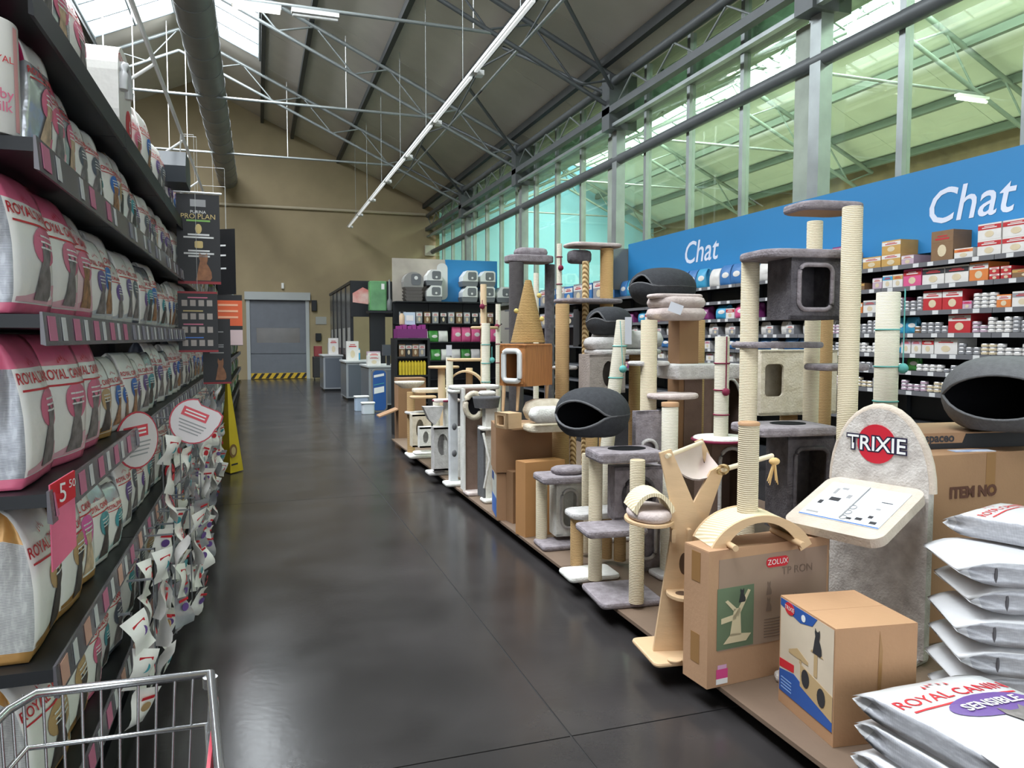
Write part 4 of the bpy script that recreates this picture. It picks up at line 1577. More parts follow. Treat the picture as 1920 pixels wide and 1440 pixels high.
# ---------------------------------------------------------------- wooden Y tree
T = Tree('wooden_cat_tree', 'birch plywood cat tree with a forked trunk, hammock and sisal arch', 'cat tree', 1255, 3.6)
q = T.board(1181, 1345, 1215, 3.62, 1.0, .022, ply, 'rect', -.12, 'base_board', PZ + .024)
c0 = Vector((q[0] + .0, q[1] - .02, PZ + .024))
rt = Vector((cos(.25), -sin(.25), 0)); nf = Vector((-sin(.25), -cos(.25), 0))
dY = dep(c0)
k = dY / FPX


def Q(px, py):  # panel coordinates of a pixel on the trunk plane
    p = at(px, py, dY)
    return ((p - c0).dot(rt) , p.z - c0.z)


zb_ = 0.0
pts = [Q(1222, 1180), Q(1252, 1000), Q(1249, 930), Q(1228, 845), Q(1250, 838), Q(1304, 960), Q(1330, 990), Q(1338, 1060), Q(1345, 1200)]
pts[0] = (pts[0][0], 0); pts[-1] = (pts[-1][0], 0)
b = MB(); b.prism(pts, c0, rt, (0, 0, 1), nf * .018); b.build('trunk_panel', ply, T.t)
pts = [Q(1283, 965), Q(1328, 880), Q(1345, 872), Q(1353, 880), Q(1310, 1010), Q(1298, 1010)]
b = MB(); b.prism(pts, c0 - nf * .0, rt, (0, 0, 1), nf * -.018); b.build('fork_arm', ply, T.t)
pts = [Q(1325, 838), Q(1340, 832), Q(1357, 868), Q(1345, 878)]
b = MB(); b.prism(pts, c0 - nf * .22, rt, (0, 0, 1), nf * -.018); b.build('fork_arm', ply, T.t)
wrod = mat('pale_beech_rod', (222, 206, 178), .5)
x, z = Q(1240, 850); x2, z2 = Q(1335, 838)
A1 = c0 + rt * x + Vector((0, 0, z)); A2 = c0 + rt * x2 + Vector((0, 0, z2)) - nf * .2
b = MB(); b.cyl(A1 + nf * .03, A2, .011, 10); b.build('dowel', wrod, T.t)
x, z = Q(1346, 876); x2, z2 = Q(1468, 862)
B1 = c0 + rt * x + Vector((0, 0, z)); B2 = c0 + rt * x2 + Vector((0, 0, z2)) - nf * .14
b = MB(); b.cyl(B1 + nf * .03, B2, .012, 10); b.build('dowel', wrod, T.t)
b = MB(); b.tube([B1 + nf * .03 + Vector((.028 * cos(a), 0, .02 * sin(a))) + nf * .01 * sin(a) for a in [2 * pi * i / 12 for i in range(12)]], .009, 6, closed=True); b.build('rope_binding', rope_m, T.t)
b = MB()
vs = []
H1, H2 = A1, B1 + Vector((0, 0, .0))
for i in range(9):
    u = i / 8
    for j in range(5):
        v = j / 4
        e0 = A1.lerp(A2, v); e1 = (B1 + Vector((0, 0, .0))).lerp(B1 - nf * .2 - Vector((0, 0, -.05)), v)
        pz = e0.lerp(e1, u) - Vector((0, 0, .10 * 4 * u * (1 - u) * .8))
        vs.append(pz)
fs = [(i * 5 + j, (i + 1) * 5 + j, (i + 1) * 5 + j + 1, i * 5 + j + 1) for i in range(8) for j in range(4)]
b.add(vs, fs, 0, True); b.add([v + Vector((0, 0, -.006)) for v in vs], [tuple(reversed(f)) for f in fs], 0, True); b.build('hammock', mat('hammock_cloth', (196, 180, 172), .9, 0, .05, 9), T.t)
x, z = Q(1278, 1052)
b = MB(); b.prism(ell(.024, .052, 18), c0 + rt * x + Vector((0, 0, z)) + nf * .018, rt, (0, 0, 1), nf * .0015); b.build('hole_shade', mat('hole_shadow', (84, 62, 44), .9), T.t)  # flat dark patch: shade of a hole painted on the solid trunk
for px_, py_, hh in ((1254, 997, .032), (1285, 1003, .046)):
    x, z = Q(px_, py_)
    b = MB(); b.prism(rrect(.02, hh * 2, .008), c0 + rt * x + Vector((0, 0, z)) + nf * .018, rt, (0, 0, 1), nf * .03); b.build('tenon', ply, T.t)
x, z = Q(1275, 1102)
b = MB(); o = [(c0.x + rt.x * (x + ex) + nf.x * (ey + .06), c0.y + rt.y * (x + ex) + nf.y * (ey + .06)) for ex, ey in ell(.085, .1, 22)]
b.slab(o, c0.z + z - .012, c0.z + z + .006, .003); sb = b.build('oval_step', ply, T.t)
b = MB(); o = [(c0.x + rt.x * (x - .02 + ex) + nf.x * (ey + .08), c0.y + rt.y * (x - .02 + ex) + nf.y * (ey + .08)) for ex, ey in ell(.03, .03, 16)]
b.slab(o, c0.z + z + .006, c0.z + z + .0075, .0004); b.build('hole_shade', mat('hole_shadow', (84, 62, 44), .9), sb)  # dark disc paints the shade of a hole, step stays solid
x, z = Q(1250, 1183)
b = MB(); o = [(c0.x + rt.x * (x + ex) + nf.x * (ey + .13), c0.y + rt.y * (x + ex) + nf.y * (ey + .13)) for ex, ey in ell(.035, .028, 16)]
b.slab(o, c0.z, c0.z + .01, .003); b.build('toy_foot', ply, T.t)
# side step with cushion and sisal arch
x, z = Q(1222, 973)
stp = c0 + rt * (x - .01) - nf * .06
o = [(stp.x + rt.x * ex - nf.x * ey, stp.y + rt.y * ex - nf.y * ey) for ex, ey in ell(.115, .16, 22)]
b = MB(); b.slab(o, c0.z + z - .012, c0.z + z + .004, .003); b.build('side_step', ply, T.t)
o = [(stp.x + rt.x * ex - nf.x * ey, stp.y + rt.y * ex - nf.y * ey) for ex, ey in ell(.105, .15, 22)]
b = MB(); b.slab(o, c0.z + z + .004, c0.z + z + .055, .02, sm=True); b.build('step_cushion', pinkgrey, T.t)


def arch(b_, c, rt_, nf_, L_, W_, H_, th=.016, n=14):
    """bowed scratching board: spans L_ along rt_, W_ along nf_"""
    for i in range(n):
        a0, a1 = pi * (.12 + .76 * i / n), pi * (.12 + .76 * (i + 1) / n)
        p = []
        for a, k_ in ((a0, 1), (a1, 1), (a1, 1 - th / H_), (a0, 1 - th / H_)):
            p.append((-cos(a) * L_ / 2 / cos(pi * .12) * k_, (sin(a) - sin(pi * .12)) * H_ / (1 - sin(pi * .12)) - (0 if k_ == 1 else th)))
        b_.prism(p, Vector(c) - nf_ * W_ / 2, rt_, (0, 0, 1), nf_ * W_)


sis_flat = banded('sisal_mat', (202, 184, 150), (232, 220, 190), 30, 'X', .85, .4, .003, .4)
b = MB(); arch(b, stp + Vector((0, 0, z + .056)), rt, nf, .2, .2, .085); b.build('sisal_arch', sis_flat, T.t)

# ---------------------------------------------------------------- tall flat product box with green picture
zb0 = at_z(1325, 1293, PZ); zb1 = at_z(1549, 1243, PZ); zb2 = at_z(1291, 1268, PZ)
du = (zb1 - zb0).to_2d(); du.length
dv = Vector((-du.y, du.x)).normalized() * .17
zt_ = zat(zb0.x, zb0.y, 1035)
t = carton('flat_pack_box', 'tall narrow kraft box printed with a green cat tree picture', 'box', zb0.to_2d(), du, dv, zt_ - PZ, PZ, mat('kraft_box', (176, 138, 106), .8, 0, .05, 4, .1, 60))
dun = Vector((*du.normalized(), 0)); nfb = Vector((dun.y, -dun.x, 0))
Lb, Hb = du.length, zt_ - PZ


def F_(u, v):
    return zb0 + dun * (u * Lb) + Vector((0, 0, v * Hb)) + nfb * .0008


def quad(t, F, u0, u1, v0, v1, m, nm, dr, n, e=0):
    L_ = [F(u0, v0), F(u1, v0), F(u1, v1), F(u0, v1)]
    b = MB(); L2 = [p + n * e for p in L_]
    b.add(L2 + [p + n * .0008 for p in L2], [(4, 5, 6, 7), (0, 1, 5, 4), (1, 2, 6, 5), (2, 3, 7, 6), (3, 0, 4, 7)])
    return b.build(nm, m, t)


greyp = mat('box_grey_print', (150, 126, 108), .8)
quad(t, F_, .08, .98, .26, .93, greyp, 'print_field', dun, nfb)
quad(t, F_, .07, .36, .27, .72, mat('box_green_print', (96, 112, 86), .7, 0, .1, 6), 'picture', dun, nfb, .001)
lg = mat('box_cream_print', (206, 190, 156), .7)
for pts in ([(.12, .31), (.3, .31), (.34, .36), (.18, .38)], [(.17, .36), (.26, .36), (.25, .56), (.2, .56)], [(.2, .5), (.24, .5), (.33, .68), (.31, .69)], [(.2, .54), (.13, .62), (.15, .63), (.22, .56)], [(.1, .46), (.22, .48), (.22, .52), (.1, .5)]):
    b = MB(); P_ = [F_(u, v) + nfb * .003 for u, v in pts]; b.add(P_ + [p + nfb * .0008 for p in P_], [(4, 5, 6, 7), (0, 1, 5, 4), (1, 2, 6, 5), (2, 3, 7, 6), (3, 0, 4, 7)]); b.build('picture_shape', lg, t)
b = MB(); b.prism([(x * .05, z * .06) for x, z in CAT], F_(.26, .6) + nfb * .003, dun, (0, 0, 1), nfb * .001); b.build('picture_cat', dark_ink, t)
b = MB(); b.prism(rrect(.125, .045, .02), F_(.55, .86) + nfb * .002, dun, (0, 0, 1), nfb * .001); b.build('brand_plate', red_m, t)
lettering('ZOLUX', .034, F_(.55, .86) + nfb * .0045, dun, (0, 0, 1), white_p, t)
ink = mat('box_dark_print', (120, 100, 86), .8)
lettering('TP RON', .05, F_(.72, .78) + nfb * .003, dun, (0, 0, 1), ink, t)
for i in range(7):
    quad(t, F_, .45, .72, .30 + i * .022, .308 + i * .022, ink, 'text_line', dun, nfb, .001)
for u, v in ((.48, .5), (.7, .5), (.48, .62), (.7, .38)):
    b = MB(); b.prism([(x * .04, z * .06) for x, z in CAT], F_(u, v) + nfb * .002, dun, (0, 0, 1), nfb * .001); b.build('pictogram', ink, t)
quad(t, F_, .07, .16, .06, .13, mat('sticker_pink', (206, 70, 130), .6), 'sticker', dun, nfb, .001)
quad(t, F_, .07, .16, .02, .06, white_p, 'sticker', dun, nfb, .001)
quad(t, F_, .08, .15, .13, .16, mat('sticker_mauve', (206, 160, 190), .6), 'sticker', dun, nfb, .001)
dvn = Vector((*dv.normalized(), 0))
for za in (.15, .75):
    b = MB(); b.prism([(-.03, 0), (.03, 0), (.03, .13), (-.03, .13)], zb0 + dvn * .085 - dun * .0015 + Vector((0, 0, za * Hb)), -dvn, (0, 0, 1), dun * .001); b.build('tape', tape_m, t)
# sisal arch with post on that box
ct = zb0 + dun * (.44 * Lb) + dvn * .085 + Vector((0, 0, Hb))
t = thing('arch_scratcher', 'bowed sisal scratcher with a sisal post standing on the flat product box', 'scratcher', tuple(ct))
Lr = .46
rt_a = (dun * .97 - dvn * .24).normalized(); nf_a = Vector((rt_a.y, -rt_a.x, 0))
b = MB(); arch(b, ct + Vector((0, 0, .002)), rt_a, nf_a, Lr, .2, .13, .012, 18); b.build('sisal_arch', sis_flat, t)
for s_ in (-1, 1):
    b = MB(); arch(b, ct + nf_a * (s_ * .1) + Vector((0, 0, .0)), rt_a, nf_a, Lr + .004, .014, .134, .03, 18); b.build('arch_rib', ply, t)
for s_ in (-1, 1):
    b = MB(); b.cyl(ct + rt_a * (s_ * .155) - nf_a * .1 + Vector((0, 0, .014)), ct + rt_a * (s_ * .155) + nf_a * .17 + Vector((0, 0, .014)), .014, 12); b.build('foot_dowel', ply, t)
pt_ = ct - rt_a * .02
zpt = zat(pt_.x, pt_.y, 792)
b = MB(); b.lathe([(.045, ct.z + .12), (.045, zpt - .006)], (pt_.x, pt_.y, 0), 20); po = b.build('post', sisal, t)
b = MB(); b.lathe([(.047, zpt - .012), (.047, zpt), (.04, zpt + .004)], (pt_.x, pt_.y, 0), 20); b.build('cap', mat('brown_cap', (176, 136, 100), .7), po)
# feather toy behind that post
fp = at(1452, 865, 3.5)
b = MB(); b.ball(fp, .022, 8, sz=(1.2, 1, .8))
for i in range(6):
    b.cyl(fp, fp + Vector((.015 * (i - 2.5), .01 * (i % 3), -.09 - .012 * (i % 3))), .006, 6, r2=.002)
b.build('rope_toy', mat('raffia_toy', (206, 170, 116), .9), T.t)

# ---------------------------------------------------------------- grey plush tree, nearest
T = Tree('plush_cat_tree', 'mauve grey plush cat tree with holed top tray by the plywood tree', 'cat tree', 1160, 4.35)
T.base(1088, 1245, 4.36, 1.05, grey_pl, 'rect', -.1)
P1 = T.post(1118, 4.55, 856, r=.042); P2 = T.post(1197, 4.15, 862, r=.042)
T.post(1165, 4.95, 1000, r=.04, m=sisal_b)
q = T.board(1094, 1245, 842, 4.45, .75, .06, grey_pl, 'rect', -.1, 'tray')
b = MB(); b.slab([(q[0] + .03 + x, q[1] + .02 + y) for x, y in ell(q[2] * .3, q[3] * .3, 20)], q[5], q[5] + .002, .0005); b.build('tray_hole_shade', dark_in, T.t)  # dark disc laid on the solid tray as painted hole shade
T.board(1076, 1216, 985, 4.4, .7, .04, grey_pl, 'rect', -.1)
T.house(1140, 1242, 872, 970, 4.6, .4, grey_pl, ('u', .62, .7, 0, -.05), '-y', -.1, trim=dgrey_pl)
T = Tree('stepped_cat_tree', 'light grey stepped cat tree with brown posts behind the mauve grey one', 'cat tree', 1100, 4.9)
T.base(1046, 1165, 4.75, .7, white_pl, 'rect', -.05)
T.post(1083, 4.85, 965, r=.042, m=sisal_b); T.post(1100, 5.15, 850, r=.03, m=sisal); T.post(1140, 5.0, 955, r=.035, m=sisal_b)
T.board(1053, 1182, 955, 4.95, .6, .04, lgrey_pl, 'soft', -.05)
b = MB()
p = at(1165, 938, 4.9)
for i in range(3):
    T.cushion(1143, 1182, 915 + i * 12, 930 + i * 12, 4.9, .9, white_pl, 'folded_mat')
T = Tree('blanket_cat_tree', 'mauve plush cat tree with crumpled blanket and white holed cubby by the kraft cartons', 'cat tree', 1050, 5.4)
T.base(998, 1090, 5.45, .9, grey_pl, 'rect', -.05)
T.post(1016, 5.5, 893, r=.042, m=sisal); T.post(1100, 5.45, 885, r=.03, m=sisal)
q = T.board(997, 1108, 888, 5.4, .8, .05, grey_pl, 'rect', -.05)
T.house(1030, 1092, 902, 1000, 5.55, .8, white_pl, ('u', .6, .72, 0, .02), '-y', -.05, trim=lgrey_pl, inner=None)
b = MB()
r_ = random.Random(3)
o = [(q[0] + .06 + (x * (1 + .2 * sin(5 * x * 30))), q[1] + y) for x, y in ell(.13, .1, 20)]
b.slab(o, q[5], q[5] + .05, .03, sm=True); b.build('blanket', grey_pl, T.t)

# ---------------------------------------------------------------- tall grey tree
T = Tree('tall_cat_tree', 'tallest grey plush cat tree with square cubby under its upper board', 'cat tree', 1510, 4.2)
T.base(1345, 1590, 4.25, .8, grey_pl, 'rect', -.12)
pr = T.post(1590, 3.92, 388, r=.05); plf = T.post(1403, 4.3, 484, r=.05)
T.post(1521, 4.55, 415, r=.045); T.post(1545, 4.75, 480, r=.045, m=sisal_b)
T.board(1462, 1624, 384, 4.15, .75, .045, grey_pl, 'soft', -.12)
b = MB()
q = T.board(1470, 1600, 397, 4.17, .7, .012, kraft, 'soft', -.12, 'board_underside')
q = T.board(1378, 1624, 474, 4.15, .62, .045, grey_pl, 'soft', -.12)
T.house(1443, 1572, 487, 600, 4.1, .8, dgrey_pl, ('r', .66, .72, -.02, .02), '-y', -.12, trim=grey_pl, inner=None)
T.board(1366, 1548, 641, 4.35, .5, .035, grey_pl, 'soft', -.12)
T.board(1503, 1634, 682, 4.15, .7, .035, grey_pl, 'soft', -.12)
q = T.board(1370, 1565, 795, 4.25, .75, .05, grey_pl, 'rect', -.12, 'tray')
b = MB(); b.slab([(q[0] + .05 + x, q[1] + .02 + y) for x, y in ell(q[2] * .22, q[3] * .25, 20)], q[5], q[5] + .002, .0005); b.build('tray_hole_shade', dark_in, T.t)  # hole shade painted as a thin dark disc, tray is not cut
T.house(1440, 1560, 812, 990, 4.3, .8, dgrey_pl, ('r', .7, .74, 0, 0), '-y', -.12, trim=dgrey_pl)

# ---------------------------------------------------------------- posts with strings
T = Tree('string_post', 'thick pale sisal scratching post with teal strings and ball behind the arched display board', 'scratcher', 1660, 4.75)
T.base(1585, 1735, 4.75, .8, lgrey_pl)
X, Y, za, zb = T.post(1661, 4.75, 548, r=.07, m=sisal_w)
T.strings(X, Y, .07, [zat(X, Y, v) for v in (618, 687, 752, 800)], teal_s, (X + .06, Y - .07, zat(X, Y, 690), .032, za + .02))
T = Tree('maroon_string_post', 'slim pale sisal post with maroon strings and ball on a round white base', 'scratcher', 1353, 4.75, zat(*Tree.xy(None, 1353, 4.75), 832))
q = T.board(1300, 1402, 818, 4.75, 1, .03, white_pl, 'round', 0, 'base_board')
X, Y, za, zb = T.post(1353, 4.75, 631, 820, r=.045, m=sisal_w)
T.strings(X, Y, .045, [zat(X, Y, v) for v in (681, 731, 777)], maroon, (X - .005, Y - .055, zat(X, Y, 734), .024, za))
b = MB(); b.tube([(q[0] + (q[2] / 2 + .003) * cos(a), q[1] + (q[2] / 2 + .003) * sin(a), q[5] - .02) for a in [2 * pi * i / 24 for i in range(24)]], .01, 6, closed=True); b.build('maroon_trim', maroon, T.t)
zpb = q[5] - .03
T = Tree('taupe_cubby', 'taupe felt box cubby with pale U-shaped opening carrying the maroon string post', 'cubby', 1348, 4.95)
T.house(1304, 1404, 832, 1120, 4.85, .8, taupe, ('u', .6, .7, 0, .1), '-y', -.05, trim=lgrey_pl, z1=zpb - .001, z0=PZ)
T = Tree('round_hole_cubby', 'brown felt cat house with pale ring opening behind the maroon string post', 'cubby', 1350, 5.95)
T.house(1306, 1400, 706, 836, 5.95, .8, taupe, ('o', .8, .62, 0, .18), '-y', -.05, trim=lgrey_pl, z0=PZ)
T = Tree('plain_sisal_post', 'plain sisal post with brown cap between the hammock and the maroon string post', 'scratcher', 1256, 4.75)
T.base(1215, 1300, 4.75, .8, lgrey_pl)
T.post(1257, 4.75, 756, r=.052, m=sisal_w, cap=mat('brown_cap', (176, 136, 100), .7))
T = Tree('fluffy_cube_tree', 'cream fluffy cube cat house on a post behind the tall grey tree', 'cat tree', 1490, 5.3)
T.base(1425, 1560, 5.3, .9, cream_pl)
T.post(1480, 5.35, 765, r=.06, m=sisal_b)
T.house(1400, 1565, 656, 775, 5.25, .35, cream_pl, ('r', .24, .5, -.33, .04), '-y', -.05, name='fluffy_cube', inner=None)

# ---------------------------------------------------------------- brown pillar tree with cushions
T = Tree('pillar_cat_tree', 'cat tree with square brown pillars, light grey hammock band and folded cushions on top', 'cat tree', 1262, 5.2)
T.base(1180, 1390, 5.3, .7, lgrey_pl)
T.post(1216, 5.05, 600, r=.055, m=sisal); T.post(1280, 5.3, 600, r=.075, m=kraft_d, sq=True); T.post(1310, 5.6, 600, r=.04, m=sisal_b)
T.cushion(1203, 1331, 577, 601, 5.15, .8, pinkgrey); T.cushion(1205, 1330, 557, 579, 5.15, .78, pinkgrey)
cx_, cy_, w1, d1, _, z1 = T.cushion(1208, 1322, 552, 560, 5.12, .5, pinkgrey, 'throw')
p = at(1267, 578, 4.72)
b = MB(); b.box(p, (.085, .004, .06), -.3, 0, Matrix.Rotation(-.3, 3, 'Z') @ Matrix.Rotation(.35, 3, 'Y')); hl_ = b.build('hang_label', mat('label_card', (206, 208, 216), .5), T.t)
T.board(1173, 1260, 677, 5.1, .6, .03, lgrey_pl); T.board(1211, 1311, 737, 5.0, .8, .035, pinkgrey, 'round')
o, q = T.outline(1230, 1400, 680, 5.2, .5, 'rect', 0)
za, zb = zat(q[0], q[1], 682), zat(q[0], q[1], 709)
b = MB(); b.slab(o, zb, za, .02); b.build('hammock_band', lgrey_pl, T.t)
T.post(1256, 5.45, 770, r=.05, m=sisal_b); T.post(1290, 5.3, 690, r=.07, m=taupe, sq=True)

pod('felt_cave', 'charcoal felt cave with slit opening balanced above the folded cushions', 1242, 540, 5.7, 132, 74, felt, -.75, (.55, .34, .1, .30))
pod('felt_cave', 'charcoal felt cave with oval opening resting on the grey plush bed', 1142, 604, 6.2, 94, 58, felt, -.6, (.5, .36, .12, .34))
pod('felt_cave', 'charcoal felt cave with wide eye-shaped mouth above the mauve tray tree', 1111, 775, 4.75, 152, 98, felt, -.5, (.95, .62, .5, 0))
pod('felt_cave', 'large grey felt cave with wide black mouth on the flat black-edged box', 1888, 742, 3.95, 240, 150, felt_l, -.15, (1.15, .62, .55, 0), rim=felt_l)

# the stand under the far caves
T = Tree('bed_cat_tree', 'grey cat house with oval hole and a plush bed on top', 'cat tree', 1125, 6.1)
T.base(1080, 1200, 6.1, .8, lgrey_pl)
T.house(1085, 1172, 664, 735, 6.05, .8, mat('grey_beige_plush', (158, 148, 142), .95, 0, .1, 18, .5, 80, .1), ('o', .32, .66, .02, 0), '-y', -.05, inner=None)
T.post(1110, 6.1, 735, r=.05, m=sisal_b); T.post(1190, 6.4, 665, r=.05, m=sisal_b)
T.board(1086, 1248, 655, 6.2, .7, .04, lgrey_pl)
T.cushion(1088, 1180, 632, 656, 6.15, .8, lgrey_pl, 'bed_cushion'); T.cushion(1100, 1250, 620, 654, 6.4, .5, lgrey_pl, 'bed_bolster')
T = Tree('leaning_string_post', 'pale leaning sisal post with teal strings and ball below the felt caves', 'scratcher', 1150, 5.6)
T.base(1120, 1200, 5.65, .8, lgrey_pl)
A = at(1138, 840, 5.6); B = at(1168, 602, 5.7)
b = MB(); b.tube([A.lerp(B, -.5) if False else Vector((A.x - .05, A.y, PZ + .03)), A, B], .05, 16); b.build('post', sisal_w, T.t)
for q_ in (.25, .55, .8):
    c = A.lerp(B, q_)
    b = MB(); b.tube([c + Vector((.052 * cos(a), .052 * sin(a), 0)) for a in [2 * pi * i / 14 for i in range(14)]], .005, 6, closed=True); b.build('string_ring', teal_s, T.t)
c = at(1168, 692, 5.5)
b = MB(); b.ball(c, .028, 8); b.cyl(c, c + Vector((.0, .05, .35)), .003, 5); b.build('toy_ball', teal_s, T.t)
b = MB(); b.box(at(1178, 620, 5.6), (.05, .004, .2), -.3); b.build('hang_label', mat('label_card', (206, 208, 216), .5), T.t)
T = Tree('holed_step', 'grey cubby box with pale arched opening under the pillar tree', 'cubby', 1205, 5.4)
T.house(1186, 1240, 770, 850, 4.85, .3, grey_pl, ('u', .62, .74, 0, -.05), '-y', -.05, trim=lgrey_pl, z0=PZ)

# ---------------------------------------------------------------- rope and board tree
T = Tree('rope_cat_tree', 'cat tree with brown sisal posts, thick twisted rope and a tilted cream top board', 'cat tree', 1090, 6.6)
T.base(1030, 1180, 6.6, .8, grey_pl)
T.post(1054, 6.3, 570, r=.058, m=sisal_b); T.post(1136, 6.7, 466, r=.058, m=banded('tan_sisal_rope', (166, 128, 80), (206, 170, 116), 34, 'Z', .85, .5, .003, 1.2))
T.post(1097, 6.5, 490, r=.03, m=rope_m, n=12)
T.board(1031, 1174, 561, 6.5, .6, .035, grey_pl); T.board(1032, 1086, 686, 6.35, .7, .03, lgrey_pl)
T.board(1050, 1172, 458, 6.65, .6, .03, pinkgrey)
b = MB(); o, q = T.outline(1060, 1112, 478, 6.6, .8, 'soft', 0); b.slab(o, zat(q[0], q[1], 494), zat(q[0], q[1], 470), .03, sm=True); b.build('hammock', dgrey_pl, T.t)
T.house(1075, 1120, 580, 650, 6.7, .8, mat('black_plush', (40, 38, 40), .95), ('o', .7, .7, 0, 0), '-y', 0)
T = Tree('wooden_peg_post', 'slender pale wooden pole with maroon strings and ball beside the twisted rope', 'scratcher', 1048, 7.0)
T.base(1030, 1068, 7.0, .8, white_pl)
X, Y, za, zb = T.post(1048, 7.0, 457, r=.024, m=sisal_w)
T.strings(X, Y, .024, [zat(X, Y, v) for v in (482, 533)], maroon, (X, Y - .035, zat(X, Y, 503), .026, zat(X, Y, 482)))
T = Tree('dark_column_tree', 'dark grey carpeted column with a plush lounging bed on top', 'cat tree', 970, 7.5)
T.base(935, 1010, 7.5, .8, dgrey_pl)
T.post(968, 7.45, 492, r=.072, m=mat('dark_carpet', (74, 70, 70), .95, 0, .1, 20, .4, 90, .1))
T.board(941, 1042, 480, 7.5, .6, .07, grey_pl); T.cushion(960, 1030, 466, 482, 7.55, .6, grey_pl)
T.post(1030, 7.7, 496, r=.05, m=dgrey_pl)
# sisal cone
T = Tree('sisal_cone', 'tall brown sisal scratching cone with small yellow pompoms on top of the oak cabinet', 'scratcher', 990, 6.25, zat(*Tree.xy(None, 990, 6.25), 643))
X, Y = T.xy(990, 6.25)
z0, z1 = zat(X, Y, 642), zat(X, Y, 525)
b = MB(); b.lathe([(.145, z0), (.14, z0 + .01), (.028, z1 - .01), (.02, z1)], (X, Y, 0), 24); b.build('cone', banded('cone_sisal', (124, 98, 58), (176, 144, 94), 24, 'Z', .9, .6, .004, 1.5), T.t)
for px_, py_ in ((1011, 554), (968, 583), (1016, 598)):
    b = MB(); b.ball(at(px_, py_, 6.08), .02, 8); b.build('pompom', mat('pompom_yellow', (206, 186, 110), .9), T.t)
T = Tree('pale_peg_post', 'slim pale wooden post with yellow ball beside the sisal cone', 'scratcher', 1005, 7.2)
T.base(985, 1030, 7.2, .8, white_pl)
T.post(1005, 7.2, 512, r=.026, m=sisal_w)

# oak cabinet house on legs
T = Tree('oak_cat_cabinet', 'oak veneer cat cabinet with white framed opening on splayed legs', 'cat house', 985, 6.0, zat(*Tree.xy(None, 985, 6.0), 790))
X, Y, w_, dp_, zb, zt = T.house(937, 1036, 648, 722, 6.0, .75, oak, ('r', .62, .74, 0, 0), '-x', .55, 'cabinet_box', white_metal, tr=.022)
b = MB(); o, q = T.outline(935, 1038, 645, 6.0, .78, 'rect', .55); b.slab(o, zt, zt + .015, .004); b.build('cabinet_top', oak, T.t)
for px_, py_ in ((945, 735), (1026, 735), (972, 745)):
    b = MB(); P0 = at(px_, 718, 6.0 + (.1 if px_ > 1000 else -.05)); b.cyl((P0.x, P0.y, zb), (P0.x - .01, P0.y, zb - .2), .016, 8, r2=.011); b.build('leg', ply, T.t)
zleg = zb - .2
T = Tree('plywood_frame_house', 'pale plywood pet house with slatted window lying under the oak cabinet', 'cat house', 955, 6.0, zleg - .12)
T.house(927, 978, 716, 790, 5.85, 1.1, ply, ('r', .6, .7, 0, 0), '-x', .3, 'frame_box', z0=zleg - .12, z1=zleg - .002)
T.board(930, 1035, 790, 6.05, .8, .02, ply, 'rect', .1, 'lid', z=zleg - .12)
zl2 = zleg - .14
# cartons under it
carton('kraft_carton', 'kraft carton with overhanging lid under the plywood pet house', 'box', at(930, 900, 6.2).to_2d(), (.5, -.1), (.08, .4), max(.05, zl2 - PZ - .40), PZ + .40, kraft_d)
t = carton('printed_carton', 'kraft carton with a blue printed product side standing on the platform edge', 'box', at(930, 900, 6.2).to_2d() + Vector((.012, .012)), (.46, -.09), (.07, .37), .39, PZ, kraft)
c = at(930, 900, 6.2).to_2d() + Vector((.012, .012))
dvn = Vector((.07, .37, 0)).normalized(); dnn = Vector((-dvn.y, dvn.x, 0))
for a0, a1, z0, z1, m, nm in ((.03, .34, .02, .37, mat('photo_print_pale', (186, 186, 178), .6, 0, .2, 10), 'photo_print'), (.03, .34, .02, .18, bluef, 'blue_print'), (.2, .34, .3, .37, mat('navy_print', (40, 66, 120), .6), 'corner_print')):
    b = MB(); b.prism([(a0, z0), (a1, z0), (a1, z1), (a0, z1)], Vector((c.x, c.y, PZ)) + dnn * (.001 if nm == 'photo_print' else .0025), dvn, (0, 0, 1), dnn * .001); b.build(nm, m, t)
p = at_z(962, 982, PZ)
carton('slim_carton', 'slim kraft carton standing between the printed carton and the taller one', 'box', p.to_2d(), (.1, .03), (-.02, .12), .42, PZ, kraft_d)
p = at_z(985, 1008, PZ)
carton('tall_carton', 'tall narrow kraft carton beside the blanket cat tree', 'box', p.to_2d(), (.34, .05), (-.03, .14), zat(p.x, p.y, 868) - PZ, PZ, mat('kraft_orange', (176, 128, 80), .8, 0, .06, 4))
# cream bed on post
T = Tree('cream_bed_tree', 'cream plush bed box on a thick sisal post beside the charcoal felt cave', 'cat tree', 1035, 5.75)
T.base(1030, 1085, 6.1, .8, cream_pl)
T.post(1052, 6.1, 800, r=.07, m=sisal_b); T.post(1075, 6.1, 800, r=.026, m=rope_m, n=12)
q = T.board(975, 1078, 795, 5.85, .7, .05, cream_pl)
T.cushion(976, 1070, 748, 790, 5.95, .55, cream_pl, 'bed_side'); T.cushion(988, 1060, 762, 792, 5.7, .5, white_pl, 'bed_cushion')

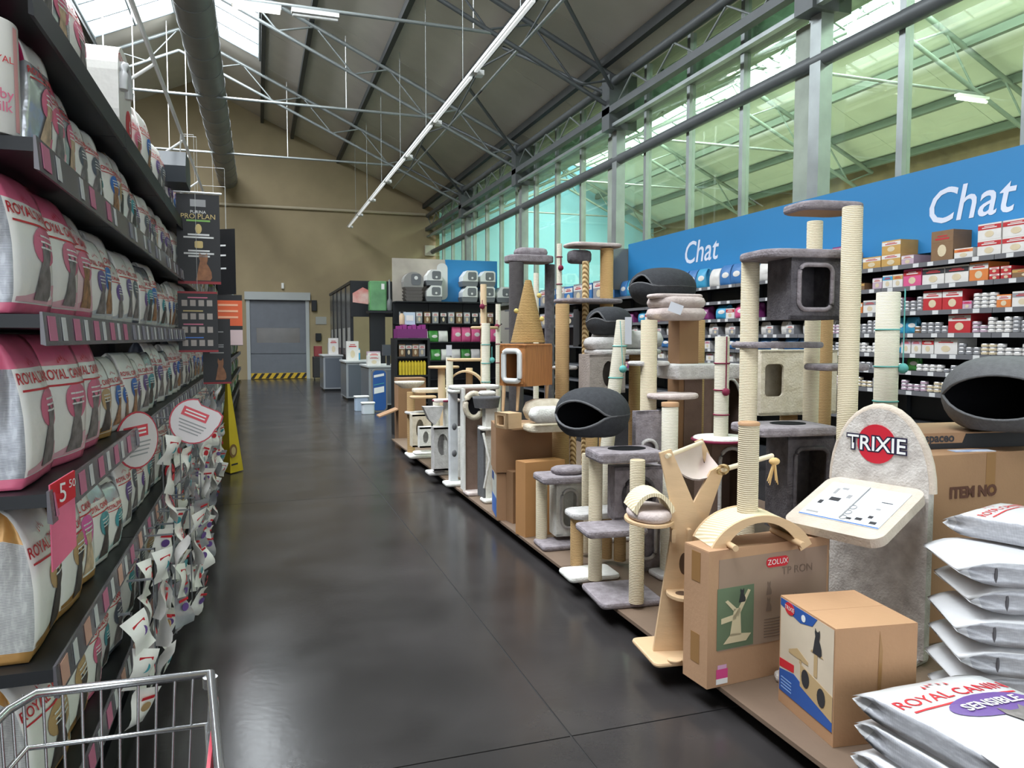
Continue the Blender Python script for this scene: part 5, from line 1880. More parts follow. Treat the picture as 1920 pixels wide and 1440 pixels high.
# ---------------------------------------------------------------- white trees, further along
T = Tree('white_tunnel_tree', 'taupe panel cat tree with cream ring tunnel and white carpet edges', 'cat tree', 890, 7.3)
T.base(866, 925, 7.3, .8, pinkgrey)
X, Y = T.xy(889, 7.35)
b = MB(); b.box((X, Y, (PZ + .03 + zat(X, Y, 728)) / 2), (.22, .12, zat(X, Y, 728) - PZ - .03), -.1); b.build('panel', taupe, T.t)
b = MB(); b.bb(X - .125, X - .11, Y - .08, Y + .06, PZ + .03, zat(X, Y, 728)); b.build('panel_edge', white_pl, T.t)
c = at(887, 760, 7.2)
b = MB(); b.tube([c + Vector((.085 * cos(a), -.03, .115 * sin(a))) for a in [2 * pi * i / 20 for i in range(20)]], .028, 10, closed=True); b.build('tunnel_ring', cream_pl, T.t)
b = MB(); b.prism(ell(.07, .1, 20), c + Vector((0, -.02, 0)), (1, 0, 0), (0, 0, 1), (0, .004, 0)); b.build('tunnel_shade', dark_in, T.t)  # dark oval paints the shade inside the tunnel
T.board(838, 940, 722, 7.5, .5, .04, white_pl)
T = Tree('bowl_cat_tree', 'white plush cat tree with grey bowl top and zigzag white frame', 'cat tree', 920, 6.95)
T.base(898, 945, 6.95, .9, white_pl)
X, Y, za, zb = T.post(918, 6.95, 762, r=.055, m=white_pl, sq=True)
X2, Y2 = T.xy(912, 6.95)
b = MB(); b.lathe([(.11, za - .01), (.125, za + .07), (.13, za + .09), (.12, za + .09), (.1, za + .02)], (X2, Y2, 0), 20); b.build('bowl', felt_l, T.t)
T.cushion(895, 932, 733, 742, 6.95, .8, white_pl, 'bowl_cushion')
T.board(893, 938, 800, 6.95, .9, .03, white_pl)
b = MB(); b.tube([at(906, 812, 6.8), at(918, 862, 6.75), at(908, 915, 6.8)], .012, 8); b.build('zigzag', white_pl, T.t)
b = MB(); b.box((X - .06, Y + .05, (PZ + .03 + zat(X, Y, 800)) / 2), (.03, .2, zat(X, Y, 800) - PZ - .03)); b.build('panel', felt_l, T.t)
T = Tree('white_post_tree', 'white carpeted slender cat tree with marbled base on the platform edge', 'cat tree', 850, 7.8)
T.base(828, 872, 7.75, 1.1, white_pl)
T.post(849, 7.75, 725, r=.04, m=mat('marble_white_plush', (206, 208, 212), .9, 0, .12, 10), sq=True)
T.post(866, 8.0, 800, r=.05, m=white_pl)
T.board(836, 886, 730, 7.75, 1, .035, white_pl)
for py_ in (800, 850):
    b = MB(); b.ball(at(852, py_, 7.6), .03, 8, sz=(.8, .8, 1.2)); b.build('plush_toy', felt_l, T.t)
for i, (px_, d_, y0, m, r_, lab, nm) in enumerate(((907, 8.5, 533, mat('pale_wood_pole', (214, 186, 150), .6), .035, 'slender pale wooden pole of a cat tree with orange ball', 'pole_cat_tree'), (911, 7.85, 606, sisal_w, .045, 'pale sisal pole with teal strings above the white boards', 'teal_string_pole'), (934, 9.3, 570, sisal_w, .03, 'thin pale pole with maroon strings by the pink bags', 'maroon_string_pole'))):
    T = Tree(nm, lab, 'scratcher', px_, d_)
    T.base(px_ - 22, px_ + 22, d_, .9, cream_pl)
    X, Y, za, zb = T.post(px_, d_, y0, r=r_, m=m)
    T.strings(X, Y, r_, [zat(X, Y, y0 + v) for v in (40, 75, 110)], (teal_s if i == 1 else maroon), (X - .03, Y - .05, zat(X, Y, y0 + 42), .03, zat(X, Y, y0 + 30)) if i != 1 else (X + .06, Y - .02, zat(X, Y, 675), .03, zat(X, Y, 650)))
    if i == 0:
        T.board(882, 935, 612, d_, .8, .03, ply, 'round')
        T.board(835, 912, 672, 8.2, .6, .03, ply, 'soft')
# bow shaped wooden scratcher + beige trees
T = Tree('wooden_arch_tree', 'pale wooden cat tree with bowed ramp and round table boards', 'cat tree', 860, 9.0)
T.base(820, 905, 9.0, .8, ply)
T.post(828, 9.2, 690, r=.045, m=mat('pale_wood_pole', (214, 186, 150), .6)); T.post(880, 8.9, 690, r=.04, m=mat('pale_wood_pole', (214, 186, 150), .6))
T.board(802, 862, 686, 9.2, .7, .03, ply, 'round')
b = MB(); arch(b, at(873, 722, 8.8), Vector((.95, -.3, 0)), Vector((-.3, -.95, 0)), .45, .3, .17); b.build('bow_ramp', ply, T.t)
T.post(843, 8.6, 670, r=.04, m=sisal_w)
lab = at(842, 657, 8.55)
b = MB(); b.box(lab, (.06, .02, .12)); b.build('hang_label', mat('label_card', (206, 208, 216), .5), T.t)
T = Tree('beige_shelf_tree', 'beige cat tree with long padded shelf and wicker dish', 'cat tree', 800, 9.7)
T.base(758, 850, 9.7, .7, white_pl)
T.post(770, 9.7, 735, r=.05, m=sisal_b); T.post(835, 9.5, 735, r=.05, m=sisal_b)
T.board(770, 846, 728, 9.6, .6, .05, cream_pl); T.board(766, 820, 742, 9.4, .6, .03, ply); T.board(757, 812, 771, 9.7, .6, .03, lgrey_pl)
c = at(768, 722, 9.9)
b = MB(); b.lathe([(.1, 0), (.19, .06), (.2, .09), (.185, .09), (.1, .02)], (c.x, c.y, c.z - .04), 22, sy=.7); b.build('wicker_dish', wicker, T.t)
T.house(768, 808, 776, 836, 9.4, .8, cream_pl, ('o', .42, .6, -.1, .05), '-y', 0)
T.house(783, 812, 800, 838, 8.9, .8, white_pl, ('o', .42, .6, -.05, 0), '-y', 0, name='lower_cubby')
T.board(772, 815, 846, 8.9, .8, .03, white_pl)
T = Tree('hammock_tree', 'grey plush cat tree with drooping hammock and maroon edged tray', 'cat tree', 825, 8.3)
T.base(796, 846, 8.4, .9, lgrey_pl)
T.post(838, 8.3, 752, r=.045, m=white_pl); T.post(818, 8.6, 752, r=.04, m=sisal_w)
q = T.board(808, 866, 748, 8.3, .7, .03, pinkgrey)
b = MB(); b.tube([(q[0] + (q[2] / 2) * cos(a), q[1] + q[3] / 2 * sin(a), q[5] - .015) for a in [2 * pi * i / 20 for i in range(20)]], .012, 6, closed=True); b.build('maroon_trim', maroon, T.t)
b = MB(); b.prism([(-.12, .1), (.1, .1), (.06, -.02), (0, -.1), (-.06, -.04)], at(815, 780, 8.1), (1, 0, 0), (0, 0, 1), (0, .12, 0)); b.build('hammock', lgrey_pl, T.t)
T.house(808, 846, 800, 880, 8.3, .8, lgrey_pl, ('o', .6, .5, 0, .1), '-y', 0)

# ---------------------------------------------------------------- near right: display stand, boxes, food sacks
near_ = Vector((2.845, 2.6, 0)); rtb = Vector((.301, -.9536, 0)); nfb2 = Vector((-.9536, -.301, 0)); Lw = .471
cB = near_ - rtb * (Lw / 2)
t = thing('display_stand', 'grey plush display board with arched top, red round logo and tilted leaflet tray', 'display stand', (cB.x, cB.y, PZ))
pl2 = mat('marbled_grey_plush', (176, 168, 162), .95, 0, 1, 17, .5, 90, .1, col2=(212, 206, 200))
Ht = zat(cB.x, cB.y, 766) - PZ
hwid = Lw / 2
o = [(-hwid, .03), (hwid, .03)] + [(hwid * cos(a), Ht - .37 + .37 * sin(a)) for a in [pi * i / 18 for i in range(19)]]
b = MB(); b.prism(o, (cB.x, cB.y, PZ), rtb, (0, 0, 1), -nfb2 * .05); b.build('board', pl2, t)
b = MB(); b.tube([Vector((cB.x, cB.y, PZ)) + rtb * x + Vector((0, 0, z)) - nfb2 * .025 for x, z in o[2:]], .024, 8); b.build('board_edge', mat('cream_edge_plush', (196, 182, 168), .95, 0, .08, 14, .4, 90), t)
b = MB()
bo = [(cB + rtb * x + nfb2 * y).to_2d() for x, y in ((-.2, -.08), (.22, -.08), (.22, .2), (.04, .3), (.03, .64), (0, .67), (-.07, .67), (-.1, .64), (-.075, .3), (-.18, .15))]
b.slab([tuple(p_) for p_ in bo], PZ, PZ + .032, .012); b.build('base_board', pl2, t)
zc = zat(cB.x, cB.y, 833)
lc = Vector((cB.x, cB.y, zc)) - rtb * .01
b = MB(); b.prism(ell(.093, .093, 28), lc + nfb2 * .001, rtb, (0, 0, 1), nfb2 * .004); b.build('red_disc', mat('logo_red', (190, 34, 52), .4), t)
for s_, m, e, bo_ in (('TRIXIE', mat('logo_navy', (40, 34, 62), .5), .006, .0075), ('TRIXIE', white_p, .0085, .001)):
    lettering(s_, .098, lc + nfb2 * e + Vector((0, 0, -.003)), rtb, (0, 0, 1), m, t, bold=bo_)
# tilted tray
ztr = zat(cB.x, cB.y, 905)
tu = (nfb2 * .86 + Vector((0, 0, -.34))).normalized()      # down-slope direction
tn = rtb.cross(-tu).normalized()
if tn.z < 0:
    tn = -tn
tc = Vector((cB.x, cB.y, ztr)) + tu * .225
b = MB(); b.prism(rrect(.47, .45, .06, 5), tc, rtb, -tu, -tn * .045); b.build('tray', mat('cream_edge_plush', (196, 182, 168), .95, 0, .08, 14, .4, 90), t)
b = MB(); b.prism([(-.19, -.145), (.19, -.145), (.19, .165), (-.19, .165)], tc + tn * .001, rtb, -tu, tn * .003); lf = b.build('leaflet', mat('leaflet_white', (222, 226, 234), .35), t)
for (x, y, w_, h_, m) in ((-.1, .02, .05, .03, dark_ink), (-.13, .09, .014, .05, grey_ink), (-.15, -.02, .02, .03, dark_ink), (.08, -.1, .03, .02, dark_ink), (.12, -.07, .02, .02, dark_ink), (.04, -.11, .02, .015, dark_ink), (.12, .0, .02, .012, grey_ink), (.13, .06, .05, .006, dark_ink), (-.1, .12, .03, .015, grey_ink), (-.14, -.11, .06, .012, grey_ink), (.15, -.11, .03, .02, dark_ink), (-.05, .06, .02, .03, grey_ink), (0, -.14, .38, .006, bluef)):
    b = MB(); b.prism([(x - w_ / 2, y - h_ / 2), (x + w_ / 2, y - h_ / 2), (x + w_ / 2, y + h_ / 2), (x - w_ / 2, y + h_ / 2)], tc + tn * .0045, rtb, -tu, tn * .0006); b.build('printed_mark', m, lf)
b = MB(); b.cyl(tc + rtb * .0 - tu * .16 + tn * .006, tc + rtb * .0 + tu * .12 + tn * .006, .003, 6)
for i in range(3):
    c_ = tc + tu * (.02 + .045 * i) + tn * .006 + rtb * .012
    b.tube([c_ + rtb * (.016 * cos(a)) - tu * (.016 * sin(a)) for a in [2 * pi * j / 12 for j in range(12)]], .002, 5, closed=True)
b.build('binding_wire', grey_ink, lf)

# small product carton with blue print
n0 = Vector((1.97, 2.18)); dl = Vector((.05, .372)); df = Vector((.335, -.045))
Hc = zat(n0.x, n0.y, 1180) - PZ
t = carton('product_carton', 'kraft carton with blue and cream cat tree print on its short side', 'box', n0, df, dl, Hc, PZ, mat('kraft_plain', (172, 132, 98), .75, 0, .05, 4, .1, 60))
u_ = -Vector((*dl, 0)).normalized(); n_ = Vector((u_.y, -u_.x, 0)); far0 = Vector((n0.x + dl.x, n0.y + dl.y, PZ)); Ld = dl.length


def G_(u, v):
    return far0 + u_ * (u * Ld) + Vector((0, 0, v * Hc)) + n_ * .0006


def gq(pts, m, nm, e=0):
    b = MB(); P_ = [G_(u, v) + n_ * e for u, v in pts]; k_ = len(P_)
    b.add(P_ + [p + n_ * .0008 for p in P_], [tuple(range(k_, 2 * k_))] + [(i, (i + 1) % k_, k_ + (i + 1) % k_, k_ + i) for i in range(k_)])
    return b.build(nm, m, t)


gq([(.02, .12), (.98, .12), (.98, .985), (.02, .985)], mat('cream_photo_print', (206, 190, 168), .6, 0, .08, 5), 'photo_print')
gq([(.02, .985), (.7, .985), (.62, .9), (.4, .86), (.02, .92)], mat('blue_header', (40, 84, 158), .5), 'blue_header', .001)
gq([(.02, .12), (.98, .12), (.98, .2), (.3, .36), (.02, .32)], mat('blue_header', (40, 84, 158), .5), 'blue_footer', .001)
gq([(.02, .34), (.3, .37), (.3, .44), (.02, .42)], red_m, 'red_band', .001)
b = MB(); b.prism(ell(.035, .025, 18), G_(.2, .93) + n_ * .002, u_, (0, 0, 1), n_ * .001); b.build('logo_disc', red_m, t)
lettering('TRIXIE', .024, G_(.2, .93) + n_ * .0038, u_, (0, 0, 1), white_p, t)
b = MB(); b.prism(ell(.014, .014, 14), G_(.46, .92) + n_ * .002, u_, (0, 0, 1), n_ * .001); b.build('white_dot', white_p, t)
b = MB(); b.prism([(x * .08, z * .1) for x, z in CAT], G_(.7, .68) + n_ * .002, u_, (0, 0, 1), n_ * .001); b.build('cat_print', dark_ink, t)
tan2 = mat('print_tan', (186, 158, 116), .6)
for pts in ([(.2, .56), (.36, .62), (.56, .56), (.56, .53), (.2, .53)], [(.42, .3), (.98, .2), (.98, .42), (.42, .5)], [(.66, .48), (.72, .48), (.72, .68), (.66, .68)], [(.6, .68), (.82, .68), (.78, .7), (.62, .7)], [(.4, .5), (.44, .5), (.44, .54), (.4, .54)]):
    gq(pts, tan2, 'picture_shape', .0015)
for u, v in ((.52, .4), (.8, .34)):
    b = MB(); b.prism(ell(.026, .036, 14), G_(u, v) + n_ * .003, u_, (0, 0, 1), n_ * .0008); b.build('picture_hole', dark_ink, t)
for i in range(4):
    gq([(.06, .16 + i * .03), (.26, .16 + i * .03), (.26, .17 + i * .03), (.06, .17 + i * .03)], mat('pale_blue_ink', (130, 160, 206), .6), 'text_line', .002)
b = MB(); b.prism([(-.006, 0), (.006, 0), (.004, .2), (.008, .35), (-.006, Hc - .02), (-.01, .2)], Vector((*(n0 + df * .55), PZ)) + Vector((.045, -.335, 0)).normalized() * -0 + Vector((-.0, -.0012, 0)), Vector((*df, 0)).normalized(), (0, 0, 1), (0, -.0006, 0)); b.build('tape_crease', tape_m, t)

# big carton behind, flat black-edged box with lettering on it
bx0 = Vector((3.07, 2.8))
Hbig = zat(bx0.x, bx0.y, 855) - PZ
t = carton('large_carton', 'large plain kraft carton with stencilled lettering behind the food sacks', 'box', bx0, (1.0, -.02), (.03, .5), Hbig, PZ, kraft)
lettering('ITEM NO', .075, (bx0.x + .27, bx0.y - .009, zat(bx0.x + .27, bx0.y, 922)), (1, -.02, 0), (0, 0, 1), mat('stencil_ink', (92, 58, 44), .8), t, bold=.004)
b = MB(); b.box((bx0.x + .38, bx0.y - .0088, PZ + Hbig - .1), (.06, .001, .2), -.02); b.build('tape', tape_m, t)
ztb = PZ + Hbig
p0_ = at(1722, 815, 3.85)
t = carton('flat_box', 'flat kraft and black box lettered spaceo lying on the large carton', 'box', (p0_.x, p0_.y), (.9, -.11), (.05, .42), .085, ztb + .002, kraft, False)
dd = Vector((.9, -.11, 0)).normalized(); nn_ = Vector((dd.y, -dd.x, 0))
O_ = Vector((p0_.x, p0_.y, ztb + .002))
b = MB(); b.prism([(.0, 0), (.9, 0), (.9, .075), (.28, .075), (.26, .028), (.0, .028)], O_ + nn_ * .0006, dd, (0, 0, 1), nn_ * .0008); b.build('black_print', black_m, t)
lettering('spaceo', .062, O_ + dd * .125 + Vector((0, 0, .055)) + nn_ * .002, dd, (0, 0, 1), dark_ink, t, bold=.002)
b = MB(); b.box((bx0.x + .33, bx0.y + .06, ztb + .002), (.22, .06, .003), -.2); cp = tag(b.build('crumpled_leaflet', mat('leaflet_blue_white', (120, 150, 200), .5, 0, 1, 14, col2=(220, 224, 230)), org=(bx0.x + .33, bx0.y + .06, ztb)), 'blue and white leaflet lying on the large carton edge', 'paper')

# food sacks
sackw = mat('white_sack_film', (206, 206, 208), .35, 0, .04, 5, .5, 9)
sacks = smallprint('sack_side_print', (190, 191, 196), (138, 138, 146), .33, .1, 420)
SIZES['X'] = (.44, .62, .135)
SIZES['W'] = (.50, .62, .12)
for sz in 'XW':
    for sd in range(3):
        bag_variant(sz, sd)
seamm = mat('sack_seam', (84, 82, 86), .6)
zz = PZ + .004
for k in range(7):
    top = k == 6
    body = BAGV[('X', k % 3)][0]
    if top:
        loc, rot = (3.05, 2.0, zz + .055), (-pi / 2, 0, .3)
    else:
        loc, rot = (2.60 - (k % 2) * .02 + .015 * sin(k * 2.1), 2.275 + .012 * sin(k * 3), zz + .055), (-pi / 2, 0, -2.094 + .04 * sin(k * 1.7))
    o = place(body, 'food_sack', loc, rot, None, [sackw, sackw, sacks, sackw])
    o.scale = (.86, .66, .8 if top else 1)
    tag(o, 'topmost white food sack with red lettering on the tall stack' if top else 'white food sack in the tall stack, %s' % ['lowest, touching the platform', 'second from the platform', 'third from the platform', 'fourth from the platform', 'fifth from the platform', 'just under the topmost'][k], 'sack', 'stacked white food sacks')
    b = MB(); w2 = .207; b.tube([(s_ * w2, y_, .13) for s_ in (1,) for y_ in (-.055, 0, .055)], .006, 6); ob = place(b.mesh('side_seam', [seamm]), 'side_seam', (0, 0, 0), parent=o)
    if top:
        place(BAGV[('X', 0)][1], 'brand_print', (0, 0, 0), parent=o); place(RULE[('X', 0)], 'brand_rule', (0, 0, 0), parent=o)
    zz += .113
for k in range(3):
    vb = BAGV[('W', k)]
    top = k == 2
    o = place(vb[0], 'food_sack', (2.19 + (.0 if top else -.035 + .03 * k), 1.42 + .01 * k, PZ + .056 + k * .108), (-pi / 2 - .0, 0, -.02 + .02 * k), None, [sackw, sackw, sacks, sackw])
    o.scale = (1, .7, 1)
    tag(o, 'white food sack with purple emblem lying on top of the low pile' if top else ('white food sack lying on the platform under the low pile' if k == 0 else 'white food sack sandwiched in the middle of the low pile'), 'sack', None)
    if top:
        place(vb[1], 'brand_print', (0, 0, 0), parent=o); place(RULE[('W', 2)], 'brand_rule', (0, 0, 0), parent=o)
        wd, h = SIZES['W'][:2]
        fr_ = bag_shape(*SIZES['W'], 2 * 13 + ord('W'), True)[3]
        zc = h * .53
        b = MB(); fan(b, ell(.17, .07, 24, .05, zc), (.05, zc), fr_, .004, 4); place(b.mesh('emblem_print', [purpf]), 'emblem_print', (0, 0, 0), parent=o)
        pts = [(wd * .12 + x * wd * .55, h * .06 + z * h * .42) for x, z in CAT]
        b = MB(); fan(b, pts, (wd * .14, h * .22), fr_, .007, 4); place(b.mesh('cat_print', [catm['grey']]), 'cat_print', (0, 0, 0), parent=o)
        tm = text_mesh('SENSIBLE', .06, 'CENTER', None, bold=.0012)
        b = MB()
        b.add([(v.co.x + .05, fr_(v.co.x + .05, v.co.y + zc)[0] - .010, v.co.y + zc) for v in tm.vertices], [list(p_.vertices) for p_ in tm.polygons])
        place(b.mesh('name_print', [white_p]), 'name_print', (0, 0, 0), parent=o)

# ================================================================ RIGHT WALL SHELVING AND SIGN
WX = 6.45
WZ = [.35, .72, 1.05, 1.26, 1.44, 1.65, 1.88, 2.14, 2.37]
WT = ['first', 'second', 'third', 'fourth', 'fifth', 'sixth', 'seventh', 'eighth', 'top']
shelf_g = mat('anthracite_shelf', (52, 54, 58), .5, .2)
wrail = mat('wall_price_rail', (104, 104, 108), .4)
for i in range(13):
    y0 = 2.6 + i * BAYL
    g = thing('wall_shelving_bay', 'anthracite wall shelving bay, %s from the far litter box display' % ORD[12 - i], 'shelving', (WX + .25, y0, 0), 0, 'wall shelving bays %s' % ('under the sign' if y0 < 12.5 else 'beyond the sign'))
    b = MB(); b.bb(WX + .46, WX + .49, y0 + .002, y0 + BAYL - .002, .05, 2.5); b.build('back_panel', shelf_g, g)
    b = MB(); b.bb(WX + .4, WX + .455, y0 + .002, y0 + .04, 0, 2.5); b.build('upright', shelf_g, g)
    b = MB(); b.bb(WX + .03, WX + .4, y0 + .002, y0 + BAYL - .002, 0, .12); b.build('plinth', shelf_g, g)
    for t, z in enumerate(WZ):
        if i > 8 and t in (3, 5, 7):
            continue
        b = MB(); b.bb(WX, WX + .455, y0 + .003, y0 + BAYL - .003, z - .03, z - .001); sh = b.build('shelf', shelf_g, g)
        b = MB(); b.bb(WX - .008, WX, y0 + .003, y0 + BAYL - .003, z - .045, z + .002); b.build('price_rail', wrail, sh)
        if i < 6 and t > 1:
            for k in range(5):
                yy = y0 + .08 + k * .25 + RND.uniform(0, .1)
                b = MB(); b.bb(WX - .0105, WX - .0085, yy, yy + .07, z - .042, z - .002); b.build('price_tag', tag_w, sh)

PALB = {'gold': (190, 150, 84), 'white': (214, 210, 206), 'pink': (206, 84, 132), 'black': (44, 44, 48), 'red': (178, 42, 48), 'blue': (60, 112, 168), 'mauve': (186, 160, 176), 'cream': (206, 190, 160), 'purple': (128, 50, 110), 'grey': (140, 140, 144), 'sky': (60, 150, 190), 'brown': (126, 96, 68), 'orange': (206, 120, 60), 'teal': (90, 150, 160)}
PM = {k: mat('carton_' + k, v, .5, 0, .06, 12) for k, v in PALB.items()}
BOXP = {}


def prod_box(col, size, loc, label, group, two='white'):
    """printed retail box: body, top panel band, picture, title strip; front faces -X"""
    k = (col, size, two)
    if k not in BOXP:
        w_, d_, h_ = size     # along Y, along X, height
        b = MB(); b.bb(-d_ / 2, d_ / 2, -w_ / 2, w_ / 2, 0, h_)
        bm_ = b.mesh('retail_box', [PM[col]])
        b = MB(); b.bb(-d_ / 2 - .0012, -d_ / 2 + .001, -w_ * .5, w_ * .5, h_ * .62, h_ * .9); s1 = b.mesh('title_band', [PM[two]])
        b = MB(); b.prism(ell(w_ * .2, h_ * .2, 12, 0, h_ * .34), (-d_ / 2 + .0005, 0, 0), (0, -1, 0), (0, 0, 1), (-.0022, 0, 0)); s2 = b.mesh('picture_print', [PM['cream' if col != 'cream' else 'brown']])
        b = MB(); b.bb(-d_ / 2 - .0024, -d_ / 2, -w_ * .32, w_ * .32, h_ * .7, h_ * .76); b.bb(-d_ / 2 - .0024, -d_ / 2, -w_ * .22, w_ * .22, h_ * .8, h_ * .84); s3 = b.mesh('title_print', [PM['red' if two != 'red' else 'white']])
        BOXP[k] = (bm_, s1, s2, s3)
    bm_, s1, s2, s3 = BOXP[k]
    o = tag(place(bm_, 'retail_box', loc, (0, 0, RND.uniform(-.03, .03))), label, 'box', group)
    place(s1, 'title_band', (0, 0, 0), parent=o); place(s2, 'picture_print', (0, 0, 0), parent=o); place(s3, 'title_print', (0, 0, 0), parent=o)
    return o


CANM = {}


def can(col, loc, label, group):
    if col not in CANM:
        b = MB(); b.lathe([(.036, 0), (.039, .002), (.039, .034), (.036, .036)], (0, 0, 0), 14); body = b.mesh('food_can', [mat('can_tin', (186, 186, 188), .3, .7)])
        b = MB(); b.lathe([(.0395, .007), (.0395, .029)], (0, 0, 0), 14, caps=False); lab = b.mesh('can_label', [PM[col]])
        CANM[col] = (body, lab)
    o = tag(place(CANM[col][0], 'food_can', loc), label, 'can', group)
    place(CANM[col][1], 'can_label', (0, 0, 0), parent=o)
    return o


# a soft pouch standing on the shelf, front to -X
POUCH = {}


def pouch(col, size, loc, label, group, rz=None):
    f = {'sky': 'sky', 'blue': 'blue', 'pink': 'pink', 'green': 'green', 'purple': 'purple', 'white': 'white', 'red': 'red'}[col]
    body, logo, emm, emt, cat, wave = bag_variant(size, 1)
    m = greenf if f == 'green' else PM[f]
    o = place(body, 'litter_bag', loc, (0, 0, -pi / 2 if rz is None else rz), None, [m, m, m, m])
    tag(o, label, 'bag', group)
    place(emm, 'emblem_print', (0, 0, 0), parent=o, mats=[PM['white']])
    return o


def fill(t, y1, y0, seq):
    """lay out products from far (y1) to near (y0) along wall shelf t"""
    z = WZ[t]
    y = y1
    k = 0
    while y > y0:
        it = seq[k % len(seq)]
        k += 1
        kind, col = it[0], it[1]
        if kind == 'gap':
            y -= col
            continue
        if kind == 'box':
            w_, h_, n = it[2], it[3], it[4]
            for j in range(n):
                prod_box(col, (w_, .26, h_), (WX + .17, y - w_ / 2, z + j * (h_ + .001)), '%s retail box with %s band on the %s wall shelf' % (col, it[5], WT[t]), '%s boxes on the %s wall shelf' % (col, WT[t]), it[5])
            y -= w_ + .012
        elif kind == 'can':
            for c_ in range(it[2]):
                for j in range(it[3] - (RND.random() < .3)):
                    can(col, (WX + .06, y - .04, z + j * .0365), 'round %s labelled food can stacked on the %s wall shelf' % (col, WT[t]), '%s cans on the %s wall shelf' % (col, WT[t]))
                y -= .082
        elif kind == 'bag':
            wd = SIZES[it[2]][0]
            pouch(col, it[2], (WX + .12, y - wd / 2, z + .001), '%s pet bag standing on the %s wall shelf' % (col, WT[t]), '%s bags on the %s wall shelf' % (col, WT[t])).scale = (1, 1, it[3])
            y -= wd + .01


SIZES['B'] = (.26, .3, .14)
SIZES['P'] = (.15, .17, .06)
fill(8, 7.4, 4.85, [('box', 'purple', .16, .15, 2, 'mauve'), ('box', 'blue', .18, .16, 1, 'sky'), ('gap', .12), ('box', 'gold', .26, .13, 1, 'white'), ('box', 'gold', .26, .14, 2, 'white'), ('box', 'mauve', .16, .1, 1, 'white'), ('gap', .2), ('box', 'brown', .26, .3, 1, 'brown'), ('box', 'white', .2, .1, 1, 'orange'), ('gap', .04), ('box', 'white', .24, .15, 2, 'red'), ('box', 'white', .26, .15, 2, 'red'), ('box', 'white', .26, .15, 2, 'red')])
fill(7, 7.4, 4.85, [('box', 'red', .1, .06, 2, 'white'), ('box', 'red', .1, .06, 2, 'white'), ('box', 'brown', .3, .08, 1, 'gold'), ('gap', .1), ('box', 'mauve', .13, .12, 1, 'white'), ('box', 'white', .13, .14, 1, 'sky'), ('box', 'white', .13, .14, 1, 'gold'), ('box', 'pink', .23, .18, 1, 'red'), ('box', 'white', .26, .17, 1, 'black'), ('box', 'white', .26, .17, 1, 'black'), ('box', 'orange', .2, .18, 1, 'white')])
fill(6, 7.4, 4.85, [('box', 'mauve', .1, .08, 1, 'pink'), ('can', 'white', 3, 4), ('box', 'orange', .14, .12, 1, 'white'), ('box', 'white', .2, .14, 1, 'grey'), ('box', 'pink', .26, .16, 1, 'red'), ('can', 'grey', 4, 4), ('box', 'red', .22, .2, 1, 'white'), ('box', 'red', .22, .2, 1, 'white')])
fill(5, 7.4, 4.85, [('can', 'mauve', 2, 3), ('can', 'white', 3, 4), ('can', 'grey', 4, 4), ('can', 'cream', 2, 2), ('bag', 'sky', 'P', 1), ('bag', 'sky', 'P', 1), ('can', 'brown', 1, 2), ('can', 'grey', 4, 3), ('box', 'red', .25, .19, 1, 'white')])
fill(4, 7.4, 4.85, [('can', 'grey', 3, 3), ('can', 'cream', 2, 3), ('can', 'white', 4, 3), ('can', 'white', 2, 2), ('bag', 'sky', 'P', 1), ('box', 'white', .12, .15, 1, 'mauve'), ('box', 'white', .12, .15, 1, 'mauve'), ('box', 'white', .14, .15, 1, 'red'), ('box', 'white', .26, .16, 1, 'white')])
fill(3, 7.4, 4.85, [('bag', 'green', 'P', .9), ('can', 'white', 4, 2), ('can', 'grey', 3, 2), ('gap', .05), ('box', 'mauve', .14, .13, 1, 'white'), ('can', 'white', 2, 3)])
fill(2, 7.4, 4.85, [('gap', .1), ('can', 'mauve', 4, 3), ('can', 'cream', 3, 3), ('can', 'grey', 3, 3), ('gap', .05)])
fill(8, 13.0, 7.5, [('bag', 'blue', 'B', 1), ('bag', 'sky', 'B', 1), ('gap', .1), ('bag', 'white', 'B', .9), ('bag', 'blue', 'B', 1)])
fill(6, 13.0, 7.5, [('bag', 'pink', 'B', .7), ('bag', 'purple', 'B', .7), ('gap', .2), ('bag', 'sky', 'B', .7), ('box', 'white', .2, .15, 1, 'red')])
fill(5, 13.0, 7.5, [('bag', 'white', 'P', 1), ('box', 'grey', .15, .12, 1, 'white'), ('gap', .1)])
fill(4, 13.0, 7.5, [('bag', 'blue', 'B', .6), ('bag', 'blue', 'B', .6), ('box', 'white', .14, .12, 1, 'mauve'), ('gap', .1)])
fill(3, 13.0, 7.5, [('box', 'white', .2, .12, 1, 'grey'), ('bag', 'white', 'P', .9), ('gap', .12)])
fill(2, 13.0, 7.5, [('box', 'grey', .2, .14, 1, 'white'), ('box', 'purple', .2, .14, 1, 'white'), ('gap', .2)])
fill(8, 19.3, 13.2, [('box', 'grey', .5, .38, 1, 'white'), ('box', 'blue', .45, .36, 1, 'white'), ('gap', .05)])
fill(6, 19.3, 13.2, [('box', 'grey', .5, .3, 1, 'white'), ('gap', .1), ('box', 'black', .4, .28, 1, 'grey')])

